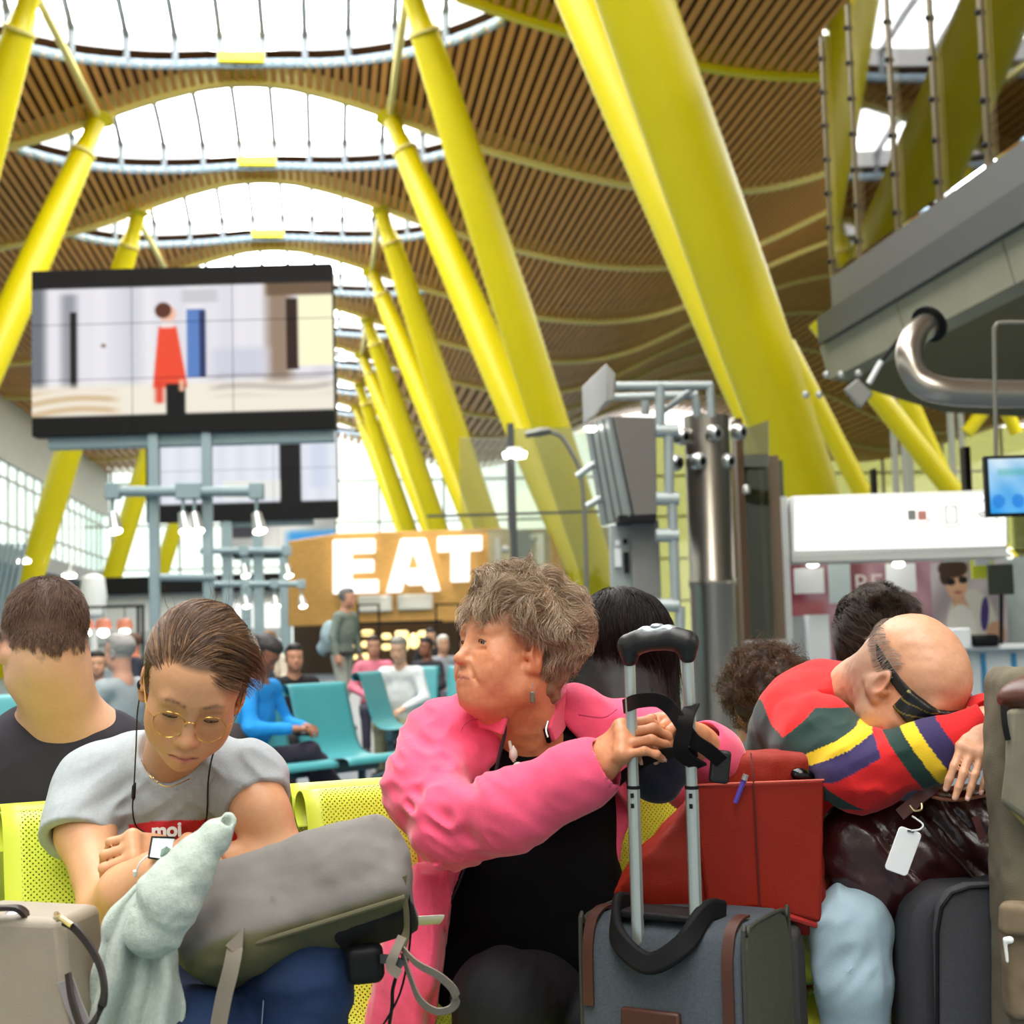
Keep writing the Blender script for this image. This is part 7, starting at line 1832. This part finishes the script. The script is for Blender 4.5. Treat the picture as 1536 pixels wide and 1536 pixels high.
def figure(label, px, d, pose, face, top, legs, hair, skin_c=(206, 156, 124), sc=1.0, lean=0.0, phone=False, group=None, headtop=None, cross=False, look=0.0, bald=False, bag=None, vox=.012):
    """simple but complete clothed figure; face = heading in degrees (0 = towards the camera, 90 = image right)"""
    p = W(px, 960, d); a = math.radians(face); f = np.array([math.sin(a), -math.cos(a), 0]); r = np.array([-f[1]*-1, f[0]*-1, 0]); r = np.cross(f, [0, 0, 1.0])
    base = np.array([p[0], p[1], 0.0])
    if headtop is not None:
        zt = W(px, headtop, d)[2]; sc = zt/(1.74 if pose == 'stand' else 1.27)
    def L(x, y, z): return base+sc*(r*x+f*y+np.array([0, 0, z]))
    if pose == 'stand': hz, hy_ = .93, 0
    else: hz, hy_ = .50, -.0
    ly = lean
    sh = (hy_+ly, hz+.50); hd = (hy_+ly*1.25+.02, hz+.70); 
    hdz = nrm(f*math.cos(look)-np.array([0, 0, math.sin(look)]))
    h = HF(L(0, hd[0], hd[1]-.0), hdz, 0, sc*.98)
    S = SDF(); build_head(S, h, eyes=False, male=True); S.cap(h.w((0, -.03, -.05)), L(0, sh[0]-.01, sh[1]), .052*sc, .06*sc, .03); S.cap(L(0, sh[0]-.01, sh[1]), L(0, .0, hz+.1), .07*sc, .08*sc, .03)
    hands = []
    for x in (-1, 1):
        if pose == 'stand': el, wr_ = (x*.24, sh[0]-.03, sh[1]-.27), (x*.25, sh[0]+.03, sh[1]-.50)
        else: el, wr_ = (x*.25, sh[0]+.06, sh[1]-.27), (x*.10, sh[0]+.28, sh[1]-.28 if phone else sh[1]-.36)
        hands.append((el, wr_)); w_ = L(*wr_)
        S.chain([L(0, sh[0], sh[1]-.06), L(x*.16, sh[0], sh[1]-.06), L(*el), w_], [.05*sc, .04*sc, .032*sc, .024*sc], .02)
        hand_parts(S, w_, (L(*wr_)-L(*el)), f*.3+np.array([0, 0, .9]) if pose != 'stand' else r*x, -x, ((30, 35, 25),)*4, (25, 20, 20), sc*.95, 5)
    body = skin('person', [(S, .006)], M_skin, None, lambda V: skin_color(V, h, skin_c, blush=.3, brow_a=.5, scalp=hair, hairmask=lambda q: np.maximum(np.clip((.03-q[:, 1])/.03, 0, 1)*np.clip((q[:, 2]+.05)/.03, 0, 1), np.clip((q[:, 2]-.062)/.012, 0, 1)) if not bald else q[:, 0]*0))
    person(label, body, group)
    S = SDF()
    S.ell(L(0, sh[0]*.6, hz+.30), (.175*sc, .12*sc, .24*sc), np.stack([r, f, [0, 0, 1]], 1), .05); S.ell(L(0, .0, hz+.06), (.17*sc, .13*sc, .12*sc), np.stack([r, f, [0, 0, 1]], 1), .05); S.cap(L(-.15, sh[0], sh[1]-.03), L(.15, sh[0], sh[1]-.03), .065*sc, .065*sc, .05)
    for (el, wr_), x in zip(hands, (-1, 1)):
        s0 = L(x*.17, sh[0], sh[1]-.04); e = L(*el); w_ = L(*wr_); S.chain([s0, e, e+(w_-e)*.92], [.062*sc, .05*sc, .038*sc], .03)
    S.disp(lambda P: .005*vnoise(P*26), 0)
    skin('shirt', [(S, vox)], mat('cloth_%02x%02x%02x' % top, top, .85), body)
    S = SDF(); feet = []
    for x in (-1, 1):
        if pose == 'stand': hip, kn_, an = (x*.09, 0, hz), (x*.10, .02+x*.06, .48), (x*.11, -.03+x*.09, .09)
        elif cross and x == 1: hip, kn_, an = (x*.09, .02, hz-.02), (-.0, .45, .56), (-.16, .62, .26)
        else: hip, kn_, an = (x*.09, .02, hz-.02), (x*.12, .45, .48), (x*.12, .47, .09)
        S.chain([L(*hip), L(*kn_), L(*an)], [.095*sc, .068*sc, .05*sc], .04); feet.append((L(*an), L(an[0], an[1]+.17, max(.035, an[2]-.05)) if not (cross and x == 1) else L(an[0]-.05, an[1]+.16, an[2]-.03)))
    S.disp(lambda P: .004*vnoise(P*22), 0)
    skin('trousers', [(S, vox)], mat('cloth_%02x%02x%02x' % legs, legs, .85), body)
    S = SDF()
    for a_, b_ in feet: S.cap(a_-np.array([0, 0, .045*sc]), b_, .045*sc, .038*sc, .02)
    S.cut((0, 0, 0), (0, 0, -1))
    skin('shoes', [(S, .01)], mat('dark_shoe', (24, 24, 30), .5), body)
    S = SDF(); h.e(S, (0, -.03, .045), (.081, .1, .082)); h.e(S, (0, .018, .082), (.067, .07, .048), .02); h.e(S, (0, .1, -.05), (.09, .058, .108), .01, 's'); h.e(S, (0, .03, -.10), (.1, .12, .06), .01, 's')
    if bald: h.e(S, (0, .02, .1), (.055, .075, .05), .01, 's')
    S.disp(lambda P: .004*vnoise(P*50), 0)
    skin('hair', [(S, .007)], mat('hair_%02x%02x%02x' % hair, hair, .6), body)
    return body, L, f, r
crowd = 'seated travellers in the distance'
b1, L1, f1, r1 = figure('man in a bright blue sweater seated with crossed legs on a teal bench', 368, 8.7, 'sit', 72, (30, 150, 232), (40, 34, 50), (40, 34, 34), (150, 96, 70), lean=.10, phone=True, headtop=966, cross=True, look=.7)
MB().box(L1(0, .42, .70), (.07, .09, .012), Matrix.Rotation(.5, 3, 'X')).build('phone', M_black); ph = bpy.data.objects['phone.001'] if 'phone.001' in bpy.data.objects else bpy.data.objects['phone']; tag(ph, 'black phone in the hands of the man in bright blue', 'phone')
S = SDF(); S.ell(L1(.25, .05, .55), (.12, .15, .2), None, .05); S.disp(lambda P: .01*vnoise(P*14), 0)
o = skin('coat', [(S, .012)], mat('dark_brown_coat', (44, 32, 30), .8)); tag(o, 'dark brown coat piled beside the man in bright blue', 'coat')
b2, L2, f2, r2 = figure('grey-haired man in a sage jacket and pale trousers standing in the aisle', 513, 18.4, 'stand', 62, (122, 134, 124), (176, 176, 166), (104, 104, 104), (206, 150, 124), lean=.06, headtop=884)
S = SDF(); S.ell(L2(.0, -.17, 1.16), (.13, .12, .2), None, .05); S.ell(L2(.0, -.24, 1.02), (.12, .09, .1), None, .05); S.disp(lambda P: .01*vnoise(P*12), 0)
o = skin('day_pack', [(S, .012)], mat('pale_blue_grey_pack', (150, 172, 178), .8)); tag(o, 'pale blue-grey day pack on the back of the standing man', 'backpack')
o = MB().box(L2(0, .0, .95), (.37, .3, .045), Matrix.Rotation(math.radians(62), 3, 'Z')).build('belt', mat('dark_belt', (40, 34, 32), .5), b2, .02)
figure('man in a white shirt and khaki trousers leaning forward on a teal seat', 606, 12.5, 'sit', -12, (228, 232, 232), (132, 132, 104), (150, 144, 132), (214, 168, 140), lean=.14, headtop=962, look=.2)
figure('man in a pink shirt seated left of the white-shirted man', 560, 15.0, 'sit', 8, (222, 120, 140), (52, 50, 66), (60, 40, 34), (190, 140, 112), headtop=960)
figure('woman in black with dark hair seated behind the empty teal seat', 437, 11.2, 'sit', 20, (22, 20, 22), (26, 26, 30), (26, 18, 18), (196, 140, 110), headtop=974, lean=.08)
figure('grey-haired man in a pale grey jacket seated behind the young woman', 182, 8.8, 'sit', -118, (150, 160, 164), (62, 70, 90), (150, 146, 142), (206, 152, 128), headtop=962)
figure('person in navy with dark hair seated beyond the man with cropped hair', 146, 11.5, 'sit', 10, (36, 66, 120), (30, 32, 44), (30, 26, 24), headtop=984)
figure('person in dark grey seated at the foot of the far ladder frame', 377, 15.5, 'sit', 30, (58, 60, 70), (40, 40, 50), (60, 44, 36), headtop=958)
figure('person in a cream top seated before the honey wood fascia', 404, 17.5, 'sit', -20, (210, 196, 176), (70, 66, 60), (130, 96, 66), headtop=952)
figure('person in dark clothes with black hair right of the white-shirted man', 640, 15.6, 'sit', -30, (44, 44, 52), (36, 36, 44), (24, 20, 20), (150, 100, 76), headtop=962)
figure('white-haired person in grey near the face of the woman in pink', 664, 17.4, 'sit', 20, (150, 152, 160), (60, 60, 70), (224, 216, 206), headtop=958)
figure('dark-haired person in black seated beyond the white-haired one', 646, 20, 'sit', 0, (24, 24, 28), (30, 30, 34), (20, 18, 18), headtop=948)
figure('tiny figure with orange face beside the booth pendant lamps', 200, 17, 'sit', -60, (40, 40, 54), (40, 40, 50), (90, 60, 46), (232, 140, 110), headtop=956)
